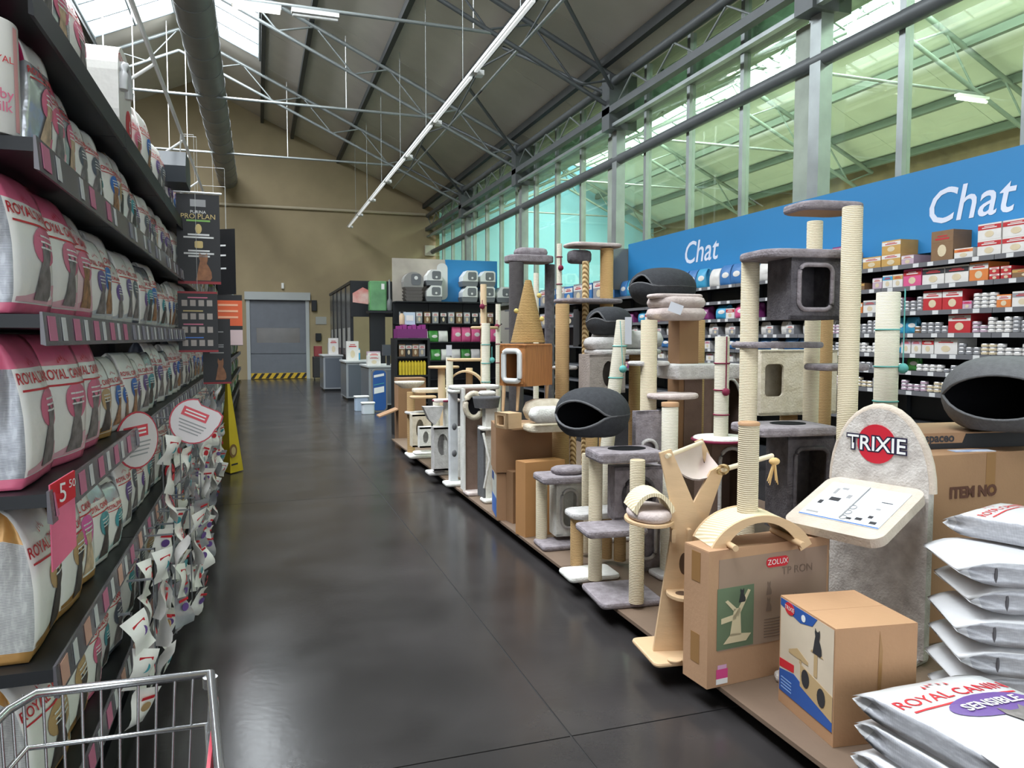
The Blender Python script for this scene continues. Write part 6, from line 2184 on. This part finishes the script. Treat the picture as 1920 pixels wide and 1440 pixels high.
sb_m = mat('sign_blue', (38, 122, 178), .5, 0, .03, .6)
sg = thing('blue_wall_sign', 'long blue fascia sign with white Chat lettering above the wall shelving', 'sign', (6.93, 6, 2.9))
b = MB(); b.bb(6.72, 6.79, -3, 13.1, 2.5, 3.38); b.build('sign_board', sb_m, sg)
wl = mat('sign_white', (206, 212, 228), .5)
for px_, py_ in ((1812, 377), (1312, 470)):
    p = at_x(px_, py_, 6.715)
    lettering('Chat', .5, (6.716, p.y, p.z - .02), (0, -1, 0), (0, 0, 1), wl, sg, shear=.2, bold=.004)
b = MB(); b.bb(6.2, 6.8, 13.12, 13.16, 2.52, 3.3); b.bb(6.2, 6.24, 12.9, 13.12, 2.52, 3.3)
tag(b.build('grey_fascia_panel', mat('fascia_grey', (120, 122, 118), .6), org=(6.4, 13.5, 2.5)), 'grey fascia return panel at the end of the blue sign', 'panel')

# ================================================================ BACK DISPLAY WITH LITTER BOXES
BY = 20.0
bd = thing('back_display', 'black display shelving with photo and blue header panel across the back of the department', 'shelving', (5, BY, 0))
b = MB(); b.bb(3.45, 6.4, BY + .45, BY + .5, 0, 2.55); b.build('back_panel', black_m, bd)
b = MB(); b.bb(3.45, 5.0, BY + .46, BY + .49, 2.55, 3.75); b.build('photo_header', mat('header_photo', (176, 168, 156), .6, 0, .2, 1.5), bd)
b = MB(); b.prism([(0, 0), (1.75, 0), (1.75, 1.2), (.25, 1.2), (.32, .75), (.16, .3)], (4.65, BY + .459, 2.55), (1, 0, 0), (0, 0, 1), (0, -.012, 0)); b.build('blue_header', sb_m, bd)
b = MB(); b.prism(rrect(.3, 1.0, .14, 5), (4.82, BY + .446, 3.15), (1, 0, 0), (0, 0, 1), (0, -.006, 0)); b.build('header_curve', mat('header_pale', (206, 206, 204), .6), bd)
for z in (.5, 1.0, 1.5, 2.0, 2.58):
    b = MB(); b.bb(3.45, 6.4, BY, BY + .45, z - .03, z - .001); b.build('shelf', black_m, bd)
for x in (3.47, 4.45, 5.42, 6.38):
    b = MB(); b.bb(x - .02, x + .02, BY + .4, BY + .45, 0, 2.56); b.build('upright', black_m, bd)

wp = mat('litter_box_white', (216, 216, 214), .35)
gp = mat('litter_box_grey', (104, 106, 110), .4)
lb = local_thing('litter_box', '', 'litter box')
b = MB(); b.prism([(-.2, 0), (.2, 0), (.23, .13), (-.23, .13)], (0, -.2, 0), (1, 0, 0), (0, 0, 1), (0, .42, 0)); b.build('tray', gp, lb)
b = MB(); b.prism([(-.2, .13), (.22, .13), (.22, .18), (.22, .38), (.17, .42), (-.08, .42), (-.2, .26)], (0, -.21, 0), (1, 0, 0), (0, 0, 1), (0, .44, 0)); hd_ = b.build('hood', wp, lb)
b = MB(); b.prism(rrect(.24, .22, .05, 4, .06, .27), (0, -.212, 0), (1, 0, 0), (0, 0, 1), (0, -.008, 0)); b.build('flap', gp, hd_)
b = MB(); b.prism(ell(.03, .03, 12, .06, .22), (0, -.221, 0), (1, 0, 0), (0, 0, 1), (0, -.006, 0)); b.build('latch', wp, hd_)
first = True
LBP = []
for row, (yb_, pxs) in enumerate(((562, (808, 880, 916, 952)), (523, (808, 880, 916)))):
    for px_ in pxs:
        p = at(px_, yb_, dep((5, BY + .2, 2.6)))
        X_ = p.x
        z_ = 2.585 if row == 0 else 2.585 + .425
        lab = 'white hooded litter box with grey flap %s' % ('on the black shelf, stacked under another' if row == 0 else 'stacked on another above the black shelf')
        if row == 0 and px_ == 952:
            lab = 'white hooded litter box with grey flap standing single on the black shelf'
        if first:
            lb.location = (X_, BY + .2, z_); lb['label'] = lab; lb['group'] = 'litter boxes, %s row' % ('lower' if row == 0 else 'upper'); first = False
        else:
            dup(lb, (X_, BY + .2, z_), (0, 0, 0), lab, 'litter boxes, %s row' % ('lower' if row == 0 else 'upper'))
pz_ = 2.585
for k in range(4):
    p = at(773, 540, dep((4, BY + .2, 2.6)))
    b = MB(); b.prism([(-.2, 0), (.2, 0), (.25, .09), (-.25, .09)], (p.x, BY + .02, pz_), (1, 0, 0), (0, 0, 1), (0, .4, 0)); pz_ += .093
    tag(b.build('litter_tray', mat('tray_brown_grey', (86, 80, 78), .5), org=(p.x, BY + .22, pz_ - .09)), 'dark grey open litter tray stacked below the round grey litter box', 'litter tray', 'stacked dark trays on the back display')
t = thing('round_litter_box', 'rounded grey litter box with dark door on the stack of dark trays', 'litter box', (p.x, BY + .22, pz_))
b = MB(); b.prism([(-.25, 0), (.25, 0), (.27, .12)] + [(.27 * cos(a), .14 + .26 * sin(a)) for a in [pi * i / 12 for i in range(13)]], (p.x, BY + .02, pz_), (1, 0, 0), (0, 0, 1), (0, .4, 0)); b.build('hood', mat('litter_mid_grey', (140, 138, 136), .4), t)
b = MB(); b.prism(rrect(.26, .3, .06, 4, .06, .2), (p.x, BY + .018, pz_), (1, 0, 0), (0, 0, 1), (0, -.008, 0)); b.build('flap', gp, t)
b = MB(); b.prism(ell(.05, .05, 14, .06, .24), (p.x, BY + .008, pz_), (1, 0, 0), (0, 0, 1), (0, -.006, 0)); b.build('latch', wp, t)
# bags on that display
magf = PM['pink']
for k in range(5):
    x = 5.12 + k * .272
    o = pouch('pink', 'B', (x, BY + .12, 1.5), 'bright pink pet bag on the back display shelf', 'pink bags on the back display', 0)
    o.scale = (1, 1, 1.35)
    o['label'] = 'bright pink pet bag on the back display shelf'
for k in range(5):
    o = pouch('green' if k % 2 else 'white', 'B', (3.66 + k * .272, BY + .12, 1.5), '%s litter bag on the back display shelf' % ('green' if k % 2 else 'white'), '%s litter bags on the back display' % ('green' if k % 2 else 'white'), 0)
for k in range(12):
    prod_box(['grey', 'black', 'grey', 'brown'][k % 4], (.16, .14, .3), (3.65 + k * .22, BY + .1, 2.0), '%s retail packet under the litter boxes' % ['grey', 'black', 'grey', 'brown'][k % 4], '%s packets under the litter boxes' % ['grey', 'black', 'grey', 'brown'][k % 4]).rotation_euler = (0, 0, pi / 2)
for k in range(9):
    pouch('white' if k % 3 else 'green', 'B', (3.7 + k * .28, BY + .12, 1.0), '%s litter bag low on the back display' % ('white' if k % 3 else 'green'), '%s litter bags low on the back display' % ('white' if k % 3 else 'green'), 0)

# ---------------------------------------------------------------- promo stand with yellow packets
d_ = 12.6
c = at(770, 760, d_)
st = thing('promo_stand', 'black wire promotional stand with hooks for yellow packets', 'stand', (c.x, c.y, 0))
zt = zat(c.x, c.y, 634); hw_ = .27
for s_ in (-1, 1):
    b = MB(); b.bb(c.x + s_ * hw_ - .02, c.x + s_ * hw_ + .02, c.y - .2, c.y + .2, 0, zt); b.build('side_panel', black_m, st)
b = MB(); b.bb(c.x - hw_, c.x + hw_, c.y + .16, c.y + .2, 0, zt); b.build('back_panel', black_m, st)
for z in (.1, .55, zat(c.x, c.y, 702), zat(c.x, c.y, 668), zt):
    b = MB(); b.bb(c.x - hw_ + .021, c.x + hw_ - .021, c.y - .2, c.y + .16, z - .03, z); b.build('shelf', black_m, st)
ypk = mat('yellow_packet', (206, 180, 40), .4, 0, .15, 20)
z_ = zat(c.x, c.y, 702)
for k in range(9):
    b = MB(); b.prism([(-.02, 0), (.02, 0), (.022, .2), (0, .235), (-.022, .2)], (c.x - .2 + k * .05, c.y - .19, z_ + .001), (1, 0, 0), (0, 0, 1), (0, .09, 0))
    tag(b.build('treat_packet', ypk, org=(c.x - .2 + k * .05, c.y - .15, z_)), 'slim yellow treat packet in the row on the black stand', 'packet', 'yellow packets on the black stand')
for k in range(4):
    prod_box(['brown', 'black', 'brown', 'grey'][k], (.1, .12, .2), (c.x - .16 + k * .11, c.y - .08, zat(c.x, c.y, 668) + .001), '%s packet above the yellow ones on the black stand' % ['brown', 'black', 'brown', 'grey'][k], None if k in (1, 3) else 'brown packets on the black stand').rotation_euler = (0, 0, pi / 2)
pm_ = mat('purple_crate', (116, 34, 106), .4)
t = thing('purple_crate', 'low purple tray of packets on top of the black stand', 'crate', (c.x, c.y, zt))
b = MB()
b.bb(c.x - .25, c.x + .25, c.y - .18, c.y + .15, zt + .001, zt + .02)
for sx, sy, w1, w2 in ((0, -.175, .5, .012), (0, .145, .5, .012), (-.244, -.015, .012, .33), (.244, -.015, .012, .33)):
    b.bb(c.x + sx - w1 / 2, c.x + sx + w1 / 2, c.y + sy - w2 / 2, c.y + sy + w2 / 2, zt + .02, zt + .15)
b.build('tray', pm_, t)
for k in range(6):
    b = MB(); b.bb(c.x - .225 + k * .078, c.x - .16 + k * .078, c.y - .15, c.y + .1, zt + .021, zt + .2 + .02 * (k % 2)); b.build('purple_packet', mat('purple_packet', (146, 44, 128), .4), t)
for (px_, py_, m, nm, lab, h_) in ((763, 588, mat('pale_blue_box', (190, 206, 222), .5), 'pale_box', 'pale blue box displayed above the purple tray', .2), (748, 586, mat('cream_bottle', (196, 170, 140), .5), 'treat_bottle', 'small dark capped cream bottle beside the pale blue box', .22)):
    p = at(px_, 608, d_ + .1)
    zb = zt + .225
    t2 = thing(nm, lab, 'box' if nm == 'pale_box' else 'bottle', (p.x, c.y - .02, zb))
    if nm == 'pale_box':
        b = MB(); b.bb(p.x - .09, p.x + .09, c.y - .06, c.y + .04, zb - .004, zb + h_); b.build('box_body', m, t2)
        b = MB(); b.bb(p.x - .06, p.x + .06, c.y - .063, c.y - .06, zb + .06, zb + .15); b.build('print_panel', white_p, t2)
    else:
        b = MB(); b.lathe([(.045, 0), (.045, h_ * .65), (.02, h_ * .8), (.02, h_ * .84)], (p.x, c.y - .05, zb), 14); b.build('bottle_body', m, t2)
        b = MB(); b.lathe([(.024, h_ * .84), (.024, h_)], (p.x, c.y - .05, zb), 12); b.build('cap', black_m, t2)

# tall open carton at the platform end, blue totem, tubs
p = at_z(733, 832, 0)
t = carton('open_carton', 'tall open kraft carton with a flap hanging out at the platform end', 'box', (1.98, 11.3), (.42, 0), (0, .35), 1.0, 0, kraft_d, False)
b = MB(); b.prism([(0, 0), (.34, 0), (.34, .02), (0, .02)], (1.975, 11.28, .52), (-.85, -.1, -.3), (0, 0, 1), (0, .3, 0)); b.build('side_flap', kraft, t)
c = at_z(712, 772, 0)
t = thing('blue_totem', 'tall rounded blue and white promotional totem behind the open carton', 'sign', (c.x, c.y, 0))
Ht_ = zat(c.x, c.y, 692)
b = MB(); b.prism(rrect(.34, Ht_, .1, 5, 0, Ht_ / 2), c, (1, 0, 0), (0, 0, 1), (0, .06, 0)); b.build('totem_board', mat('totem_grey', (120, 116, 114), .6), t)
b = MB(); b.prism(rrect(.28, Ht_ - .06, .08, 5, .0, Ht_ / 2), c - Vector((0, .002, 0)), (1, 0, 0), (0, 0, 1), (0, -.004, 0)); b.build('blue_print', mat('totem_blue', (36, 84, 150), .5), t)
for z0, z1, m in ((Ht_ * .42, Ht_ * .6, white_p), (Ht_ * .62, Ht_ * .68, tealf), (Ht_ * .8, Ht_ * .9, white_p)):
    b = MB(); b.prism([(-.12, z0), (.1, z0 + .04), (.1, z1), (-.12, z1 - .04)], c - Vector((0, .007, 0)), (1, 0, 0), (0, 0, 1), (0, -.003, 0)); b.build('white_print', m, t)
for k, (px_, py_, w_, h_, lab) in enumerate(((690, 776, .26, .22, 'white plastic tub on the floor before the counter'), (697, 762, .3, .3, 'taller pale blue plastic tub on the floor behind the white tub'))):
    c = at_z(px_, py_, 0) if k == 0 else at_z(678, 770, 0)
    t = thing('plastic_tub', lab, 'tub', (c.x, c.y, 0))
    b = MB(); b.slab(rrect_ if False else [(c.x + x, c.y + y) for x, y in rrect(w_, w_ * .8, .05)], 0, h_, .01); b.build('tub_body', mat('tub_white' if k == 0 else 'tub_blue', (206, 212, 220) if k == 0 else (170, 186, 206), .4), t)
    b = MB(); b.slab([(c.x + x, c.y + y) for x, y in rrect(w_ + .03, w_ * .8 + .03, .05)], h_, h_ + .03, .008); b.build('lid', white_p, t)

# ---------------------------------------------------------------- service counter and partition
gmetal = mat('counter_grey', (150, 154, 158), .4, .2)
def cabinet(x0, x1, y0, y1, h, label, nm='service_counter', m=None):
    t = thing(nm, label, 'counter', ((x0 + x1) / 2, (y0 + y1) / 2, 0))
    b = MB(); b.bb(x0, x1, y0, y1, .08, h - .04); b.build('body', m or gmetal, t)
    b = MB(); b.bb(x0 + .04, x1 - .04, y0 + .04, y1 - .04, 0, .08); b.build('plinth', black_m, t)
    b = MB(); b.bb(x0 - .03, x1 + .03, y0 - .03, y1 + .03, h - .04, h); b.build('top', mat('counter_top', (186, 188, 188), .4), t)
    b = MB(); b.bb(x0 - .004, x0, y0 + .05, y1 - .05, .12, h - .1); b.bb(x0 + .05, x1 - .05, y0 - .004, y0, .12, h - .1); b.build('front_panel', mat('counter_panel', (96, 102, 110), .3, .2), t)
    return t


cabinet(2.35, 3.0, 17.2, 18.6, .98, 'grey service counter with dark front beside the blue totem')
cabinet(2.1, 2.75, 19.5, 20.9, 1.02, 'longer grey service counter before the black partition')
t = cabinet(1.83, 2.38, 23.2, 24.6, 1.1, 'far grey service counter near the grey door')
for k, (x, y, z, w_, h_, col) in enumerate(((2.5, 17.5, .981, .3, .22, 'white'), (2.6, 18.2, .981, .3, .3, 'mauve'), (2.3, 19.9, 1.021, .3, .5, 'white'), (2.4, 20.6, 1.021, .35, .3, 'sky'), (2.15, 23.5, 1.101, .28, .5, 'white'), (2.2, 24.2, 1.101, .3, .35, 'grey'))):
    prod_box(col, (w_, .2, h_), (x, y, z), '%s carton %s on a service counter' % (col, 'tall' if h_ > .4 else 'low'), None if (col, h_ > .4) not in ((('white'), True),) else 'tall white cartons on the counters').rotation_euler = (0, 0, pi / 2)
t = thing('till_screen', 'black till screen on a stand on the service counter', 'screen', (2.5, 18.4, .981))
b = MB(); b.bb(2.68, 2.96, 17.32, 17.36, 1.2, 1.45); b.build('screen', mat('screen_dark', (38, 46, 54), .2), t)
b = MB(); b.bb(2.78, 2.86, 17.33, 17.4, .981, 1.22); b.build('stand', black_m, t)
pt = thing('black_partition', 'black framed partition wall with dark panels beside the grey door', 'partition', (2.5, 25, 0))
for k in range(5):
    y0 = 21.6 + k * 1.3
    b = MB(); b.bb(2.46, 2.54, y0, y0 + .08, 0, 3.2); b.build('frame_post', black_m, pt)
    b = MB(); b.bb(2.48, 2.51, y0 + .08, y0 + 1.3, 0, 3.1); b.build('dark_panel', mat('smoked_panel', (66, 64, 60), .2, 0, .1, 2), pt)
    b = MB(); b.bb(2.46, 2.48, y0 + .3, y0 + .8, 1.3, 1.9); b.build('notice', mat('notice_paper', (150, 150, 146), .5), pt)
b = MB(); b.bb(2.46, 3.75, 21.55, 21.63, 2.2, 3.2); b.build('header_panel', black_m, pt)
b = MB(); b.bb(2.46, 2.54, 21.6, 28.2, 3.12, 3.2); b.build('frame_head', black_m, pt)
b = MB(); b.bb(3.7, 3.78, 21.55, 21.63, 0, 3.2); b.build('frame_post', black_m, pt)
b = MB(); b.prism([(2.52, 2.6), (2.95, 2.55), (2.95, 2.95), (2.8, 3.02), (2.52, 2.85)], (0, 21.545, 0), (1, 0, 0), (0, 0, 1), (0, -.008, 0)); b.build('red_poster', mat('poster_red', (206, 110, 100), .5, 0, 1, 3, col2=(226, 200, 190)), pt)
c = at(708, 580, 20.4)
t = thing('green_display', 'tall green translucent tank display on a black ledge', 'display', (c.x, c.y, 2.3))
b = MB(); b.slab([(c.x + x, c.y + y) for x, y in rrect(.46, .35, .05)], 2.33, 3.12, .02); b.build('tank', mat('green_plastic', (96, 150, 100), .25, 0, .2, 3), t)
b = MB(); b.bb(c.x - .28, c.x + .37, c.y - .22, c.y + .22, 2.27, 2.33); b.build('ledge', black_m, t)
b = MB(); b.bb(c.x - .2, c.x + .2, c.y + .0, c.y + .2, 0, 2.27); b.build('post', black_m, t)
b = MB(); b.bb(c.x + .08, c.x + .16, c.y - .18, c.y - .175, 2.9, 3.05); b.build('label', white_p, t)
c2 = at(730, 520, 20.3)
b = MB(); b.lathe([(.06, 0), (.08, .1), (.07, .25), (.03, .32), (.025, .8), (.0, .84)], (c2.x, c2.y, 2.34), 16)
tag(b.build('grey_brush', mat('brush_grey', (110, 112, 112), .5), org=(c2.x, c2.y, 2.33)), 'grey long handled scoop standing beside the green tank', 'scoop')
# small things on the end wall
def wallbox(px_, py_, w_, h_, m, nm, lab, cat, dp_=.12):
    r = ray(px_, py_); p = C0 + r * ((YEND - dp_ / 2 - .003) / r.y)
    t = thing(nm, lab, cat, tuple(p))
    b = MB(); b.slab([(p.x + x, p.y + y) for x, y in rrect(w_, dp_, .02)], p.z - h_ / 2, p.z + h_ / 2, .01); b.build('casing', m, t)
    b = MB(); b.bb(p.x - w_ * .35, p.x + w_ * .35, p.y - dp_ / 2 - .006, p.y - dp_ / 2 + .002, p.z - h_ * .35, p.z + h_ * .35); b.build('front_plate', m, t)


wallbox(806, 470, .42, .42, mat('cabinet_cream', (186, 180, 164), .6), 'wall_cabinet', 'cream electrical cabinet high on the end wall', 'cabinet')
wallbox(530, 536, .1, .22, white_p, 'alarm_box', 'small white alarm sounder above the grey door', 'alarm')
wallbox(589, 573, .2, .42, black_m, 'motor_box', 'black door motor box beside the roller housing', 'motor')
wallbox(602, 601, .42, .3, mat('notice_paper', (150, 150, 146), .5), 'wall_notice', 'pale notice sheet on the wall beside the grey door', 'notice', .02)
wallbox(597, 632, .22, .3, black_m, 'control_box', 'black door control box below the pale notice', 'control box')
t = thing('red_trolley_bin', 'dark red and black bin trolley standing beside the grey door', 'trolley', (2.15, 29.8, 0))
b = MB(); b.slab([(2.15 + x, 29.8 + y) for x, y in rrect(.4, .4, .05)], .1, .9, .02); b.build('bin_body', mat('bin_black', (40, 38, 40), .5), t)
b = MB(); b.slab([(2.15 + x, 29.8 + y) for x, y in rrect(.3, .3, .05)], .9, 1.3, .02); b.build('red_sack', mat('bin_red', (136, 54, 58), .5), t)
for s_ in (-1, 1):
    b = MB(); b.tube([(2.15 + s_ * .15 - .02, 29.65, .06), (2.15 + s_ * .15 + .02, 29.65, .06)], .06, 14); b.build('wheel', black_m, t)

# ================================================================ LIGHT FITTINGS
tube_m = mat('lamp_tube_lit', (255, 250, 240), .5, emit=4)
tube_off = mat('lamp_tube_white', (226, 228, 228), .4, emit=.6)
tl = thing('light_trunking', 'long white light trunking hung along the hall roof', 'lamp', (3.4, 16, 5.9))
b = MB(); b.bb(3.36, 3.44, 6, 30.3, 5.9, 5.95); b.build('trunking', white_metal, tl)
for k in range(8):
    y0 = 6.3 + k * 3.0
    b = MB(); b.bb(3.375, 3.425, y0, y0 + 2.7, 5.865, 5.9); b.build('light_strip', tube_off, tl)
    b = MB(); b.bb(3.44, 3.56, y0 + 2.76, y0 + 2.92, 5.86, 5.94); b.build('driver_box', white_metal, tl)
    b = MB(); b.cyl((3.4, y0 + .5, 5.95), (3.4, y0 + .5, roof_z(3.4)), .006, 5); b.build('suspension_wire', steel, tl)
for k, (x, y, lit) in enumerate(((.08, 13.9, True), (1.05, 13.9, False), (-5.0, 13.9, True), (-3, 8.15, True), (1.0, 2.4, True), (-3, 19.6, False))):
    t = thing('tube_lamp', '%s fluorescent tube lamp fixed to a roof tie rod %s' % ('lit' if lit else 'unlit white', ['above the duct side', 'beside the lit tube', 'left of the duct', 'near the roof light', 'over the shop front', 'beyond the duct'][k]), 'lamp', (x, y, 7.22))
    b = MB(); b.bb(x - .4, x + .4, y - .06, y + .06, 7.19, 7.26); b.build('fitting', white_metal, t)
    b = MB(); b.cyl((x - .38, y, 7.16), (x + .38, y, 7.16), .03, 10); b.build('tube', tube_m if lit else white_metal, t)
for k, (x, y, z1) in enumerate(((2.2, 19.6, 7.3), (3.9, 13.9, 7.3), (1.0, 25.35, 7.3), (-2.6, 19.6, 5.0), (-3.2, 19.6, 4.2), (-1.9, 25.0, 4.6), (-2.4, 25.0, 4.3), (-3.6, 22.0, 4.6))):
    b = MB(); b.cyl((x, y, z1), (x, y, roof_z(x) - .03), .014, 5)
    struct(b.build('ceiling_cable', white_metal))
for k, (x, y) in enumerate(((16.0, 7.35), (15.2, 13.1), (15.6, 18.8), (16.2, 2))):
    t = thing('hall_tube_lamp', 'white tube lamp under the green tinted hall roof beyond the glass', 'lamp', (x, y, 6.95), 0, 'tube lamps in the neighbouring hall')
    b = MB(); b.bb(x - .45, x + .45, y - .06, y + .06, 6.94, 7.0); b.build('fitting', white_metal, t)
    b = MB(); b.cyl((x - .43, y, 6.9), (x + .43, y, 6.9), .035, 10); b.build('tube', tube_m, t)
